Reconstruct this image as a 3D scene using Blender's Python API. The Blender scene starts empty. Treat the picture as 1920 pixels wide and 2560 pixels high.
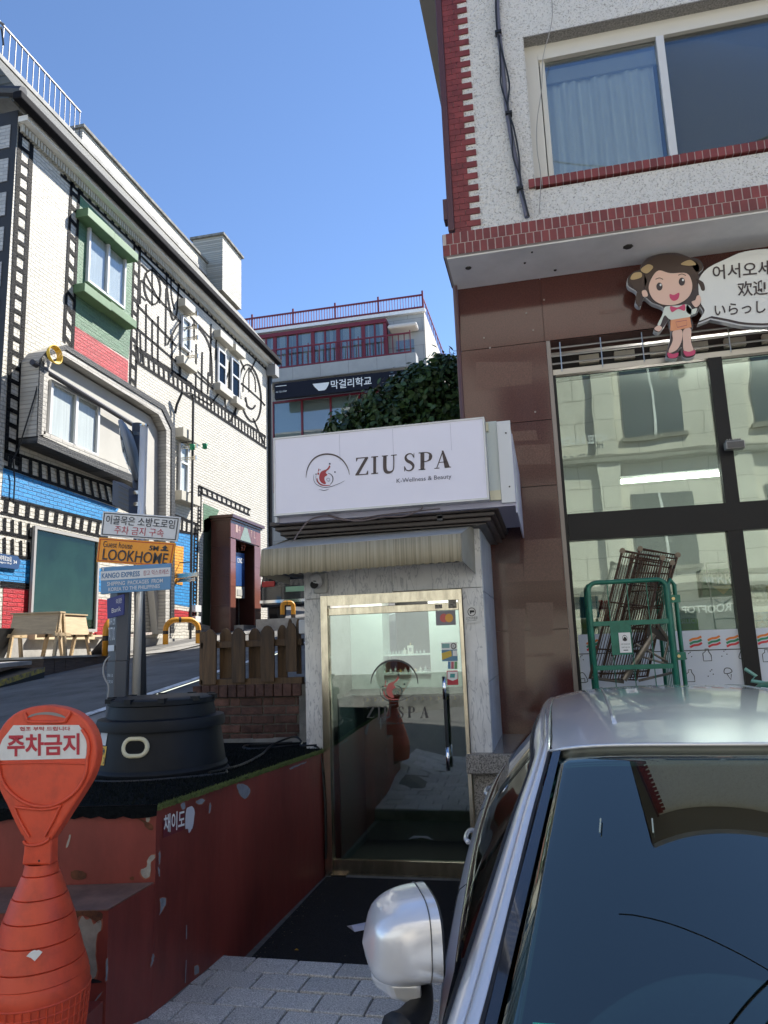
import bpy, math, random
from math import sin, cos, pi, radians
from mathutils import Vector, Matrix
random.seed(7)
scn = bpy.context.scene
COL = scn.collection
H = 1.62                      # eye height above the kiosk floor
FPX = 1810.0
PIT, ROL, YAW = radians(10.395), radians(-2.081), radians(12.334)
_cy, _sy, _cp, _sp = cos(YAW), sin(YAW), cos(PIT), sin(PIT)
CF = Vector((-_sy*_cp, _cy*_cp, _sp)); _R = Vector((_cy, _sy, 0)); _U = _R.cross(CF)
CA = cos(ROL)*_R + sin(ROL)*_U
CB = -sin(ROL)*_R + cos(ROL)*_U
# ---------------- camera
cd = bpy.data.cameras.new('camera'); cam = bpy.data.objects.new('camera', cd); COL.objects.link(cam)
m = Matrix((CA, CB, -CF)).transposed().to_4x4(); m.translation = Vector((0, 0, H)); cam.matrix_world = m
cd.sensor_fit = 'VERTICAL'; cd.sensor_height = 24; cd.lens = FPX/2560*24
cd.clip_start = 0.05; cd.clip_end = 2000
scn.camera = cam
# ---------------- sky, sun, exposure
SUN = Vector((0.48, 0.53, 0.70)).normalized()
w = bpy.data.worlds.new('World'); scn.world = w; w.use_nodes = True
nt = w.node_tree; bg = nt.nodes['Background']; sk = nt.nodes.new('ShaderNodeTexSky')
sk.sky_type = 'NISHITA'; sk.sun_disc = False
sk.sun_elevation = math.asin(SUN.z); sk.sun_rotation = math.atan2(SUN.x, SUN.y)
sk.altitude = 2600; sk.air_density = 1.0; sk.dust_density = 0.1; sk.ozone_density = 4.2
nt.links.new(sk.outputs[0], bg.inputs[0]); bg.inputs[1].default_value = 0.112
sl = bpy.data.lights.new('sun', 'SUN'); sl.energy = 4.4; sl.angle = radians(0.53); sl.color = (1, .95, .86)
so = bpy.data.objects.new('sun', sl); COL.objects.link(so); so.rotation_euler = SUN.to_track_quat('Z', 'Y').to_euler()
so.location = (5, 5, 30)
scn.view_settings.view_transform = 'Standard'; scn.view_settings.look = 'None'
scn.view_settings.exposure = 1.28; scn.view_settings.gamma = 1; scn.view_settings.use_curve_mapping = False
scn.render.engine = 'CYCLES'
try:
    scn.cycles.max_bounces = 8; scn.cycles.transparent_max_bounces = 16; scn.cycles.caustics_reflective = False
    scn.cycles.sample_clamp_indirect = 6
except Exception: pass

# ---------------- points on real planes of the place
def _ray(x, y): return CF + CA*((x-960)/FPX) - CB*((y-1280)/FPX)
def AY(x, y, Y): d = _ray(x, y); return d*(Y/d.y) + Vector((0, 0, H))
def AX(x, y, X): d = _ray(x, y); return d*(X/d.x) + Vector((0, 0, H))
def AZ(x, y, Z): d = _ray(x, y); return d*((Z-H)/d.z) + Vector((0, 0, H))
V = Vector

# ---------------- mesh builder
class MB:
    def __init__(s): s.v = []; s.f = []; s.uv = None
    def add(s, vs, fs):
        n = len(s.v); s.v += [tuple(p) for p in vs]; s.f += [tuple(i+n for i in f) for f in fs]; return s
    def box(s, a, b):
        x0, y0, z0 = [min(p, q) for p, q in zip(a, b)]; x1, y1, z1 = [max(p, q) for p, q in zip(a, b)]
        return s.add([(x0,y0,z0),(x1,y0,z0),(x1,y1,z0),(x0,y1,z0),(x0,y0,z1),(x1,y0,z1),(x1,y1,z1),(x0,y1,z1)],
                     [(0,3,2,1),(4,5,6,7),(0,1,5,4),(1,2,6,5),(2,3,7,6),(3,0,4,7)])
    def prism(s, pts, vec):
        """pts polygon is the visible face, vec points to the back"""
        pts = [V(p) for p in pts]; vec = V(vec); n = len(pts)
        nm = V((0, 0, 0))
        for i in range(n): a = pts[i]; b = pts[(i+1) % n]; nm += a.cross(b)
        if nm.dot(vec) > 0: pts.reverse()
        vs = pts + [p+vec for p in pts]
        fs = [tuple(range(n)), tuple(range(2*n-1, n-1, -1))] + [(i, i+n, (i+1) % n+n, (i+1) % n) for i in range(n)]
        return s.add(vs, fs)
    def poly(s, pts): return s.add(pts, [tuple(range(len(pts)))])
    def tube(s, path, r, n=8, cap=True, rs=None):
        path = [V(p) for p in path]; m_ = len(path); rings = []
        prev = None
        for i, p in enumerate(path):
            t = (path[min(i+1, m_-1)] - path[max(i-1, 0)]).normalized()
            if prev is None:
                u = t.cross(V((0, 0, 1)));
                if u.length < .05: u = t.cross(V((1, 0, 0)))
                u.normalize()
            else:
                u = (prev - t*prev.dot(t)).normalized()
            prev = u; w_ = t.cross(u); rr = rs[i] if rs else r
            rings.append([p + (u*cos(2*pi*k/n) + w_*sin(2*pi*k/n))*rr for k in range(n)])
        vs = [q for rg in rings for q in rg]
        fs = [(i*n+k, i*n+(k+1) % n, (i+1)*n+(k+1) % n, (i+1)*n+k) for i in range(m_-1) for k in range(n)]
        if cap: fs += [tuple(range(n-1, -1, -1)), tuple((m_-1)*n+k for k in range(n))]
        return s.add(vs, fs)
    def lathe(s, c, prof, n=32, sx=1, sy=1, a0=0, a1=2*pi, cap=False):
        c = V(c); full = abs(a1-a0-2*pi) < 1e-6; k_ = n if full else n+1
        vs = []
        for (r, z) in prof:
            for k in range(k_):
                a = a0+(a1-a0)*k/n; vs.append(c + V((r*cos(a)*sx, r*sin(a)*sy, z)))
        fs = []
        for i in range(len(prof)-1):
            for k in range(n):
                k2 = (k+1) % k_; fs.append((i*k_+k, i*k_+k2, (i+1)*k_+k2, (i+1)*k_+k))
        if cap: fs += [tuple(range(k_-1, -1, -1)), tuple((len(prof)-1)*k_+k for k in range(k_))]
        return s.add(vs, fs)
    def grid(s, rows):
        n = len(rows[0]); vs = [p for r in rows for p in r]
        return s.add(vs, [(i*n+k, i*n+k+1, (i+1)*n+k+1, (i+1)*n+k) for i in range(len(rows)-1) for k in range(n-1)])
    def gridc(s, rows):
        n = len(rows[0]); vs = [p for r in rows for p in r]
        return s.add(vs, [(i*n+k, i*n+(k+1) % n, (i+1)*n+(k+1) % n, (i+1)*n+k) for i in range(len(rows)-1) for k in range(n)])
    def build(s, name, mat, parent=None, smooth=False, bevel=0, sub=0, label=None, kind=None, solid=0, fixn=False):
        me = bpy.data.meshes.new(name); me.from_pydata(s.v, [], s.f); me.update()
        if fixn:
            import bmesh
            b = bmesh.new(); b.from_mesh(me); bmesh.ops.recalc_face_normals(b, faces=b.faces); b.to_mesh(me); b.free()
        if mat: me.materials.append(mat)
        if smooth:
            for p in me.polygons: p.use_smooth = True
        o = bpy.data.objects.new(name, me); COL.objects.link(o)
        if parent: o.parent = parent; o.matrix_parent_inverse = INV(parent)
        if solid: md = o.modifiers.new('solid', 'SOLIDIFY'); md.thickness = solid; md.offset = -1
        if sub: md = o.modifiers.new('sub', 'SUBSURF'); md.levels = sub; md.render_levels = sub
        if bevel: md = o.modifiers.new('bevel', 'BEVEL'); md.width = bevel; md.segments = 2; md.limit_method = 'ANGLE'
        if label: o['label'] = label
        if kind: o['kind'] = kind
        return o
_inv = {}
def INV(p):
    if p.name not in _inv:
        M = Matrix.LocRotScale(p.location, p.rotation_euler, p.scale)
        q = p.parent
        if q: M = (INV(q).inverted() @ Matrix()) if False else M
        _inv[p.name] = M.inverted() if p.type == 'EMPTY' else Matrix()
    return _inv[p.name]
def thing(name, label, cat, loc=(0, 0, 0), group=None):
    o = bpy.data.objects.new(name, None); COL.objects.link(o); o.location = loc
    o.empty_display_size = .1; o['label'] = label; o['category'] = cat
    if group: o['group'] = group
    return o
def tag(o, label, cat, group=None, kind=None):
    if label: o['label'] = label
    if cat: o['category'] = cat
    if group: o['group'] = group
    if kind: o['kind'] = kind
    return o
def B(a, b, name, mat, parent=None, **k): return MB().box(a, b).build(name, mat, parent, **k)
def P(pts, vec, name, mat, parent=None, **k): return MB().prism(pts, vec).build(name, mat, parent, **k)
def link_copy(o, parent=None, name=None):
    c = o.copy(); COL.objects.link(c)
    if parent: c.parent = parent
    return c

# ---------------- materials
_M = {}
def mat(name, col, rough=.6, metal=0, nscale=0, namt=0, bump=0, bscale=40, rnd=0, spec=.5, emit=0, stretch=None, coat=0, col2=None, nlo=.35, nhi=.65):
    if name in _M: return _M[name]
    m = bpy.data.materials.new(name); m.use_nodes = True; t = m.node_tree; N = t.nodes; L = t.links
    b = N['Principled BSDF']; b.inputs['Roughness'].default_value = rough; b.inputs['Metallic'].default_value = metal
    b.inputs['Specular IOR Level'].default_value = spec; b.inputs['Coat Weight'].default_value = coat
    c4 = (*col, 1); b.inputs['Base Color'].default_value = c4
    geo = N.new('ShaderNodeNewGeometry'); mp = N.new('ShaderNodeMapping'); L.new(geo.outputs['Position'], mp.inputs[0])
    if stretch: mp.inputs['Scale'].default_value = stretch
    out = None
    if nscale:
        n = N.new('ShaderNodeTexNoise'); n.inputs['Scale'].default_value = nscale; n.inputs['Detail'].default_value = 6
        n.inputs['Roughness'].default_value = .65; L.new(mp.outputs[0], n.inputs[0])
        r = N.new('ShaderNodeValToRGB'); r.color_ramp.elements[0].position = nlo; r.color_ramp.elements[1].position = nhi
        lo = col2 if col2 else tuple(c*(1-namt) for c in col); hi = col if col2 else tuple(min(1, c*(1+namt)) for c in col)
        r.color_ramp.elements[0].color = (*lo, 1); r.color_ramp.elements[1].color = (*hi, 1)
        L.new(n.outputs[0], r.inputs[0]); out = r.outputs[0]
    if rnd:
        oi = N.new('ShaderNodeObjectInfo'); mr = N.new('ShaderNodeMapRange'); mr.inputs[3].default_value = 1-rnd; mr.inputs[4].default_value = 1+rnd
        L.new(oi.outputs['Random'], mr.inputs[0]); hs = N.new('ShaderNodeHueSaturation'); L.new(mr.outputs[0], hs.inputs['Value'])
        if out: L.new(out, hs.inputs['Color'])
        else: hs.inputs['Color'].default_value = c4
        out = hs.outputs[0]
    if out: L.new(out, b.inputs['Base Color'])
    if bump:
        n2 = N.new('ShaderNodeTexNoise'); n2.inputs['Scale'].default_value = bscale; n2.inputs['Detail'].default_value = 5
        L.new(mp.outputs[0], n2.inputs[0]); bp = N.new('ShaderNodeBump'); bp.inputs['Strength'].default_value = min(1, bump); bp.inputs['Distance'].default_value = .01*max(1, bump)
        L.new(n2.outputs[0], bp.inputs['Height']); L.new(bp.outputs[0], b.inputs['Normal'])
    if emit:
        b.inputs['Emission Color'].default_value = c4; b.inputs['Emission Strength'].default_value = emit
    _M[name] = m; return m
def glass(name, tint=(.6, .7, .7), refl=.3, gcol=(1, 1, 1), rough=0.0, wob=0, fk=1.0):
    if name in _M: return _M[name]
    m = bpy.data.materials.new(name); m.use_nodes = True; t = m.node_tree; N = t.nodes; L = t.links
    for n in list(N): N.remove(n)
    o = N.new('ShaderNodeOutputMaterial'); tr = N.new('ShaderNodeBsdfTransparent'); tr.inputs[0].default_value = (*tint, 1)
    g = N.new('ShaderNodeBsdfGlossy'); g.inputs['Color'].default_value = (*gcol, 1); g.inputs['Roughness'].default_value = rough
    mx = N.new('ShaderNodeMixShader'); fr = N.new('ShaderNodeFresnel'); fr.inputs[0].default_value = 1.5
    ma = N.new('ShaderNodeMath'); ma.operation = 'MULTIPLY_ADD'; ma.use_clamp = True; ma.inputs[1].default_value = fk; ma.inputs[2].default_value = refl
    L.new(fr.outputs[0], ma.inputs[0]); L.new(ma.outputs[0], mx.inputs[0]); L.new(tr.outputs[0], mx.inputs[1]); L.new(g.outputs[0], mx.inputs[2]); L.new(mx.outputs[0], o.inputs[0])
    if wob:
        n2 = N.new('ShaderNodeTexNoise'); n2.inputs['Scale'].default_value = 1.3; ge = N.new('ShaderNodeNewGeometry'); L.new(ge.outputs['Position'], n2.inputs[0])
        bp = N.new('ShaderNodeBump'); bp.inputs['Strength'].default_value = wob; bp.inputs['Distance'].default_value = .02; L.new(n2.outputs[0], bp.inputs['Height'])
        L.new(bp.outputs[0], g.inputs['Normal']); L.new(bp.outputs[0], fr.inputs['Normal'])
    _M[name] = m; return m
def brickmat(name, col, u='Y', v='Z', bw=.21, bh=.067, mortar=.008, bump=.6, rough=.55, mcol=None, var=.12, dirt=.15, wav=.012, col2=None, dist=.02):
    """laid-brick relief (painted or stone joints) in world metres on the plane u,v"""
    if name in _M: return _M[name]
    m = bpy.data.materials.new(name); m.use_nodes = True; t = m.node_tree; N = t.nodes; L = t.links
    b = N['Principled BSDF']; b.inputs['Roughness'].default_value = rough
    geo = N.new('ShaderNodeNewGeometry'); sp = N.new('ShaderNodeSeparateXYZ'); L.new(geo.outputs['Position'], sp.inputs[0])
    cb = N.new('ShaderNodeCombineXYZ'); L.new(sp.outputs[u], cb.inputs[0]); L.new(sp.outputs[v], cb.inputs[1])
    nz = N.new('ShaderNodeTexNoise'); nz.inputs['Scale'].default_value = 6; L.new(cb.outputs[0], nz.inputs[0])
    vm = N.new('ShaderNodeVectorMath'); vm.operation = 'SCALE'; vm.inputs['Scale'].default_value = wav; L.new(nz.outputs['Color'], vm.inputs[0])
    va = N.new('ShaderNodeVectorMath'); L.new(cb.outputs[0], va.inputs[0]); L.new(vm.outputs[0], va.inputs[1])
    bt = N.new('ShaderNodeTexBrick'); bt.inputs['Scale'].default_value = 1; bt.inputs['Brick Width'].default_value = bw
    bt.inputs['Row Height'].default_value = bh; bt.inputs['Mortar Size'].default_value = mortar; bt.inputs['Mortar Smooth'].default_value = .5; bt.inputs['Bias'].default_value = 0
    c1 = tuple(min(1, c*(1+var)) for c in col); c2 = col2 or tuple(c*(1-var) for c in col)
    bt.inputs['Color1'].default_value = (*c1, 1); bt.inputs['Color2'].default_value = (*c2, 1); bt.inputs['Mortar'].default_value = (*(mcol or tuple(c*.72 for c in col)), 1)
    L.new(va.outputs[0], bt.inputs[0])
    n2 = N.new('ShaderNodeTexNoise'); n2.inputs['Scale'].default_value = 1.7; n2.inputs['Detail'].default_value = 8; n2.inputs['Roughness'].default_value = .7; L.new(cb.outputs[0], n2.inputs[0])
    mr = N.new('ShaderNodeMapRange'); mr.inputs[1].default_value = .3; mr.inputs[2].default_value = .7; mr.inputs[3].default_value = 1-dirt; mr.inputs[4].default_value = 1+dirt*.4; L.new(n2.outputs[0], mr.inputs[0])
    hs = N.new('ShaderNodeHueSaturation'); L.new(bt.outputs[0], hs.inputs['Color']); L.new(mr.outputs[0], hs.inputs['Value']); L.new(hs.outputs[0], b.inputs['Base Color'])
    inv = N.new('ShaderNodeMath'); inv.operation = 'SUBTRACT'; inv.inputs[0].default_value = 1; L.new(bt.outputs['Fac'], inv.inputs[1])
    n3 = N.new('ShaderNodeTexNoise'); n3.inputs['Scale'].default_value = 45; n3.inputs['Detail'].default_value = 4; L.new(cb.outputs[0], n3.inputs[0])
    ma = N.new('ShaderNodeMath'); ma.operation = 'MULTIPLY_ADD'; ma.inputs[1].default_value = .5; L.new(n3.outputs[0], ma.inputs[0]); L.new(inv.outputs[0], ma.inputs[2])
    bp = N.new('ShaderNodeBump'); bp.inputs['Strength'].default_value = bump; bp.inputs['Distance'].default_value = dist; L.new(ma.outputs[0], bp.inputs['Height']); L.new(bp.outputs[0], b.inputs['Normal'])
    _M[name] = m; return m

# ---------------- lettering (flat print or cut letters)
_T = {}
def textdata(s, bold=0):
    k = (s, bold)
    if k in _T: return _T[k]
    c = bpy.data.curves.new('t', 'FONT'); c.body = s; c.offset = bold; c.resolution_u = 3
    o = bpy.data.objects.new('t', c); COL.objects.link(o)
    bpy.context.view_layer.update()
    dg = bpy.context.evaluated_depsgraph_get(); me = bpy.data.meshes.new_from_object(o.evaluated_get(dg))
    vs = [v.co.copy() for v in me.vertices]; fs = [tuple(p.vertices) for p in me.polygons]
    bpy.data.objects.remove(o); bpy.data.curves.remove(c); bpy.data.meshes.remove(me)
    x0 = min(v.x for v in vs); x1 = max(v.x for v in vs); y0 = min(v.y for v in vs); y1 = max(v.y for v in vs)
    _T[k] = ([((v.x-x0)/(x1-x0), (v.y-y0)/(y1-y0)) for v in vs], fs, (x1-x0)/(y1-y0)); return _T[k]
def bil(q, u, v):
    """q = TL,TR,BR,BL world points; u right, v UP"""
    tl, tr, br, bl = q; return (bl*(1-u)+br*u)*(1-v) + (tl*(1-u)+tr*u)*v
def lettering(s, q, box, matl, parent, off, name='lettering', bold=0, keep=False, skew=0):
    """write s in box (u0,v0,u1,v1) of quad q, lifted by vector off"""
    uv, fs, asp = textdata(s, bold); u0, v0, u1, v1 = box
    if keep:
        W = (q[1]-q[0]).length; Hh = (q[0]-q[3]).length; w_ = (v1-v0)*Hh*asp/W
        if w_ < u1-u0: c_ = (u0+u1)/2; u0, u1 = c_-w_/2, c_+w_/2
    vs = [bil(q, u0+(u1-u0)*(u+skew*v), v0+(v1-v0)*v)+V(off) for u, v in uv]
    mb = MB(); mb.add(vs, fs); return mb.build(name, matl, parent)
def crom(pts, closed=True, n=6):
    out = []; m_ = len(pts)
    rng = range(m_) if closed else range(m_-1)
    for i in rng:
        g = (lambda j: pts[j % m_]) if closed else (lambda j: pts[max(0, min(m_-1, j))])
        p0, p1, p2, p3 = g(i-1), g(i), g(i+1), g(i+2)
        for k in range(n):
            t = k/n; t2 = t*t; t3 = t2*t
            out.append(tuple(.5*(2*b_+(c_-a_)*t+(2*a_-5*b_+4*c_-d_)*t2+(-a_+3*b_-3*c_+d_)*t3) for a_, b_, c_, d_ in zip(p0, p1, p2, p3)))
    if not closed: out.append(tuple(pts[-1]))
    return out
def ribbon(mb, pts, wd, plane, off=(0, 0, 0), closed=False):
    """flat painted line of width(s) wd (plane px units) following 2D pts; plane maps 2D to 3D"""
    n = len(pts); L_ = []; R_ = []
    for i in range(n):
        a = pts[(i-1) % n] if closed else pts[max(0, i-1)]; b = pts[(i+1) % n] if closed else pts[min(n-1, i+1)]
        dx, dy = b[0]-a[0], b[1]-a[1]; l = math.hypot(dx, dy) or 1; w_ = (wd[i] if isinstance(wd, (list, tuple)) else wd)/2
        L_.append((pts[i][0]-dy/l*w_, pts[i][1]+dx/l*w_)); R_.append((pts[i][0]+dy/l*w_, pts[i][1]-dx/l*w_))
    vs = [V(plane(*p))+V(off) for p in L_] + [V(plane(*p))+V(off) for p in R_]
    rg = range(n) if closed else range(n-1)
    mb.add(vs, [(i, (i+1) % n, (i+1) % n+n, i+n) for i in rg]); return mb
def ell(cx, cy, rx, ry, n=28, a0=0, a1=360, rot=0):
    out = []
    for k in range(n+(0 if a1-a0 == 360 else 1)):
        a = radians(a0+(a1-a0)*k/n); x = rx*cos(a); y = ry*sin(a); c, s = cos(rot), sin(rot); out.append((cx+x*c-y*s, cy+x*s+y*c))
    return out

# shared colours
WHITE = mat('white_paint', (.78, .78, .76), .5, nscale=8, namt=.04)
BLACK = mat('black_paint', (.012, .013, .015), .45)
STEEL = mat('brushed_steel', (.62, .58, .50), .22, 1, nscale=3, namt=.12, stretch=(30, 30, 1))
CHROME = mat('polished_steel', (.75, .75, .76), .08, 1)
DGREY = mat('dark_grey_paint', (.055, .058, .068), .45)
def refl_w(t_, vs=None): pass
# ================= GROUND
def court(Y): return .1+.04*(3.74-max(min(Y, 3.74), -3))
def roadz(X, Y):
    y = max(-10, min(Y, 60)); return .62+.1*y+.05*(max(-9, X)+3.6)
def gz(X, Y):
    s = max(0, min(1, (Y-2.3)/.8)); x0 = -1.35*(1-s)-1.80*s
    if X >= x0: return court(Y)
    if X <= -3.6: return roadz(X, Y)
    t = (X-x0)/(-3.6-x0); return court(Y)*(1-t)+roadz(-3.6, Y)*t
ASPH = mat('asphalt', (.125, .122, .117), .88, nscale=1.3, namt=.38, bump=.6, bscale=120)
CONC = mat('concrete', (.34, .33, .31), .85, nscale=3, namt=.22, bump=.4, bscale=60)
CONCD = mat('weathered_concrete', (.2, .195, .18), .9, nscale=5, namt=.35, bump=.6, bscale=50)
xs = [-150, -60, -30, -16, -12, -10, -9, -8, -7, -6, -5, -4.3, -3.6]
ys = [-1.9, -1, 0, 1, 2, 3, 4, 5, 6, 8, 10, 12, 14, 17, 20, 24, 28, 34, 45, 60, 200]
mb = MB(); mb.grid([[(x, y, gz(x, y)) for x in xs] for y in ys]); mb.build('road', ASPH, kind='structure')
mb = MB(); mb.grid([[(x, y, gz(x, y)) for x in xs] for y in (-150, -60, -25, -10, -6, -3, -1.9)]); mb.build('unseen_lower_road', mat('pale_bounce_road', (.42, .40, .36), .9, nscale=2, namt=.2), kind='structure')  # unseen stretch, coloured pale to bounce sunlight into the shade
PAVBASE = mat('pavement_bed', (.16, .155, .15), .9, nscale=30, namt=.2)
mb = MB(); mb.grid([[(x, y, gz(x, y)-.012) for x in (-3.6, -3.1, -2.6, -2.1, -1.7, -1.35, -1, -.7, -.42)] for y in (-10, -6, -3, -1, 0, .5, 1, 1.5, 2, 2.5, 3, 3.4, 3.74)]); mb.build('pavement', PAVBASE, kind='structure')
pave = bpy.data.objects['pavement']
mb = MB(); mb.grid([[(x, y, -.11-.01*min(x, 8)) for x in (-.42, 1, 4, 8, 20, 60, 150)] for y in (-150, -60, -25, -10, -5, 0, 3, 6.5, 60, 200)]); mb.build('street', mat('pale_bounce_road', (.42, .40, .36), .9, nscale=2, namt=.2), kind='structure')
mb = MB(); mb.grid([[(x, y, gz(x, y)-.01) for x in (-3.6, -2.6, -1.7, -.42)] for y in (3.74, 5, 6.0, 8, 12, 16, 22, 30, 45, 60, 200)])
# only behind the kiosk and brick wall
mb = MB(); mb.grid([[(x, y, gz(-3.6, y)-.01) for x in (-3.6, -3.0, -2.0, -.6)] for y in (6.02, 8, 12, 16, 22, 30, 45, 60, 200)]); mb.build('lane', ASPH, kind='structure')
mb = MB(); mb.grid([[(x, y, gz(x, y)) for x in (-3.6, -3.3, -3.0)] for y in (3.74, 5, 6.05)]); mb.build('lane_edge', CONC, kind='structure')
FLOORM = mat('sunken_floor', (.12, .12, .12), .9, nscale=20, namt=.2)
B((-1.78, 3.70, -.15), (-.40, 5.40, -.004), 'entrance_floor', FLOORM, kind='structure')
# kerb between pavement and street, edge of the step down to the mat
KERB = mat('granite_kerb', (.36, .35, .34), .8, nscale=120, namt=.3, rnd=.08)
kr = None
mb = MB()
for i in range(11):
    y0 = 3.72-i*.62
    o = MB().box((-.42, y0-.61, -.16), (-.30, y0, court(y0-.3)+.004)).build('kerb_stone', KERB, pave, bevel=.008)
o = B((-1.74, 3.69, -.1), (-.42, 3.745, .088), 'step_riser', CONCD, pave)
# granite setts of the pavement, running bond, each a stone of its own
SETT = mat('granite_sett', (.55, .54, .52), .85, nscale=170, namt=.55, rnd=.14, bump=.5, bscale=220)
row = 0; y = 3.735; meshes = {}
while y > 1.25:
    dy = .178; off = (row % 2)*.115+random.uniform(-.012, .012)
    x = -1.78-off*1
    while x < -.43:
        wd = .232+random.uniform(-.012, .012); x1 = min(x+wd, -.43); x0 = max(x, -1.775)
        if x1-x0 > .03:
            g = .0045; z = gz((x0+x1)/2, y-dy/2)
            def zz(a, b): return gz(a, b)+random.uniform(-.0015, .0015)
            tl = random.uniform(-.003, .003)
            pts = [(x0+g, y-g, gz(x0, y)+tl), (x1-g, y-g, gz(x1, y)+tl), (x1-g, y-dy+g, gz(x1, y-dy)-tl), (x0+g, y-dy+g, gz(x0, y-dy)-tl)]
            P(pts, (0, 0, -.05), 'sett', SETT, pave, bevel=.005)
        x = x+wd
    y -= dy; row += 1
# painted line and lit concrete gutter along the alley
LINE = mat('road_line', (.55, .55, .55), .8, nscale=14, namt=.35, nlo=.4, nhi=.5)
road = bpy.data.objects['road']
def strip(pts2, mname, mt, dz=.008, par=None):
    mb = MB(); rows = []
    for (xa, xb, y) in pts2: rows.append([(xa, y, gz(xa, y)+dz), (xb, y, gz(xb, y)+dz)])
    mb.grid(rows); return mb.build(mname, mt, par or road)
strip([(-3.72, -3.60, y) for y in (4, 5, 6, 8, 10, 12, 14, 17, 20, 24)], 'white_line', LINE)
strip([(-6.95, -6.2, y) for y in (11.3, 12, 14, 17, 20, 24)], 'gutter', mat('gutter_concrete', (.28, .27, .25), .85, nscale=6, namt=.2), .02)
strip([(-3.55, -3.0, y) for y in (2.6, 3, 4, 5, 6)], 'kerbside_slab', CONC, .03)

# ================= GUEST HOUSE ON THE LEFT, painted brick
XL = -8.0
def L3(x, y, e=0.): p = AX(x, y, XL); return V((XL+e, p.y, p.z))
PW = brickmat('painted_brick_white', (.58, .55, .485), wav=.04, bump=1, mortar=.009, mcol=(.40, .38, .32), var=.05, dist=.03, dirt=.08)
PK = brickmat('painted_brick_black', (.007, .007, .009), wav=.03, bump=1, var=.5, mcol=(.028, .028, .028), dist=.03)
PK.node_tree.nodes['Principled BSDF'].inputs['Specular IOR Level'].default_value = .08
PB = brickmat('painted_brick_blue', (.010, .24, .56), wav=.03, bump=1, var=.12, mcol=(.008, .12, .32), dist=.03)
PR = brickmat('painted_brick_red', (.42, .010, .02), wav=.03, bump=1, var=.14, mcol=(.26, .008, .014), dist=.03)
PG = brickmat('painted_brick_green', (.075, .17, .095), wav=.03, bump=1, var=.14, mcol=(.13, .25, .15), dist=.03)
PO = brickmat('painted_brick_orange', (.75, .33, .015), wav=.03, bump=1, mcol=(.5, .2, .01), dist=.03)
PWF = brickmat('painted_brick_white_gable', (.42, .42, .41), u='X', wav=.02, bump=.6)
GREENP = mat('green_ledge_paint', (.10, .19, .095), .6, nscale=5, namt=.12)
CREAM = mat('cream_ledge', (.46, .44, .38), .7, nscale=6, namt=.08)
CURT = mat('net_curtain', (.62, .62, .60), .8, nscale=3, namt=.1, stretch=(1, 8, .3))
PVC = mat('white_window_frame', (.62, .63, .64), .35)
WG = glass('window_glass', (.93, .95, .95), .01, fk=.06)
WGD = glass('dark_window_glass', (.35, .38, .40), .02, fk=.15)
ROOM = mat('room_dark', (.03, .033, .035), .9)
gh = thing('guest_house', 'long white painted brick guest house with black ladder mural, blue, red and green fields', 'building', (XL, 9.15, 1.8))
z0, zE = 1.0, 10.62
y0, y1 = 9.15, 20.35
B((XL-6, y0, z0), (XL, y1, zE), 'wall', PW, gh)
EP = .012
def Lq(tl, tr, br, bl, e=EP): return [L3(*tl, e), L3(*tr, e), L3(*br, e), L3(*bl, e)]
def field(pts, name, mt, e=.006): return P([L3(*p, e) for p in pts], (-.005, 0, 0), name, mt, gh)
def ladder(q, n, horiz=True, bw=.14, rw=.3, name='painted_ladder', mt=None, rails=(1, 1), par=None, jit=.04):
    """black painted ladder in the quad: rails of relative width bw, n rungs of relative width rw"""
    mb = MB(); bw *= 1.2; rw *= 1.12
    def Q(u0, v0, u1, v1):
        j = lambda: random.uniform(-jit, jit)*.25
        mb.poly([bil(q, u0, v0), bil(q, u1, v0), bil(q, u1, v1), bil(q, u0, v1)])
    if horiz:
        if rails[0]: Q(0, 1-bw, 1, 1)
        if rails[1]: Q(0, 0, 1, bw)
        for i in range(n):
            c = (i+.5)/n; h = rw/n/2; d = random.uniform(-jit, jit)/n; Q(c-h+d, bw*.9, c+h+d, 1-bw*.9)
    else:
        if rails[0]: Q(0, 0, bw, 1)
        if rails[1]: Q(1-bw, 0, 1, 1)
        for i in range(n):
            c = (i+.5)/n; h = rw/n/2; d = random.uniform(-jit, jit)/n; Q(bw*.9, c-h+d, 1-bw*.9, c+h+d)
    return mb.build(name, mt or PK, par or gh)
# colour fields
field([(200, 489), (338, 632), (321, 897), (187, 816)], 'green_field', PG)
field([(187, 815), (320, 902), (318, 983), (183, 893)], 'red_field', PR)
field([(8, 1170), (297, 1272), (272, 1306), (3, 1242)], 'blue_field', PB)
field([(0, 1395), (80, 1401), (77, 1459), (-10, 1452)], 'blue_field', PB)
field([(8, 1467), (74, 1475), (70, 1592), (3, 1589)], 'red_field', PR)
field([(70, 1575), (240, 1583), (240, 1602), (70, 1592)], 'red_field', PR)
field([(236, 1496), (270, 1500), (268, 1592), (236, 1592)], 'red_field', PR)
field([(240, 1420), (270, 1424), (270, 1482), (240, 1478)], 'blue_field', PB)
field([(391, 1322), (496, 1339), (488, 1520), (391, 1503)], 'blue_field', PB)
field([(391, 1516), (487, 1531), (486, 1558), (391, 1546)], 'red_field', PR)
field([(508, 1258), (548, 1276), (520, 1330), (508, 1330)], 'green_field', PG)
field([(428, 1362), (458, 1367), (455, 1463), (428, 1458)], 'orange_field', PO, .016)
field([(509, 1300), (528, 1290), (524, 1565), (505, 1560)], 'dark_green_field', mat('dark_green_paint', (.012, .035, .018), .5))
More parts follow.
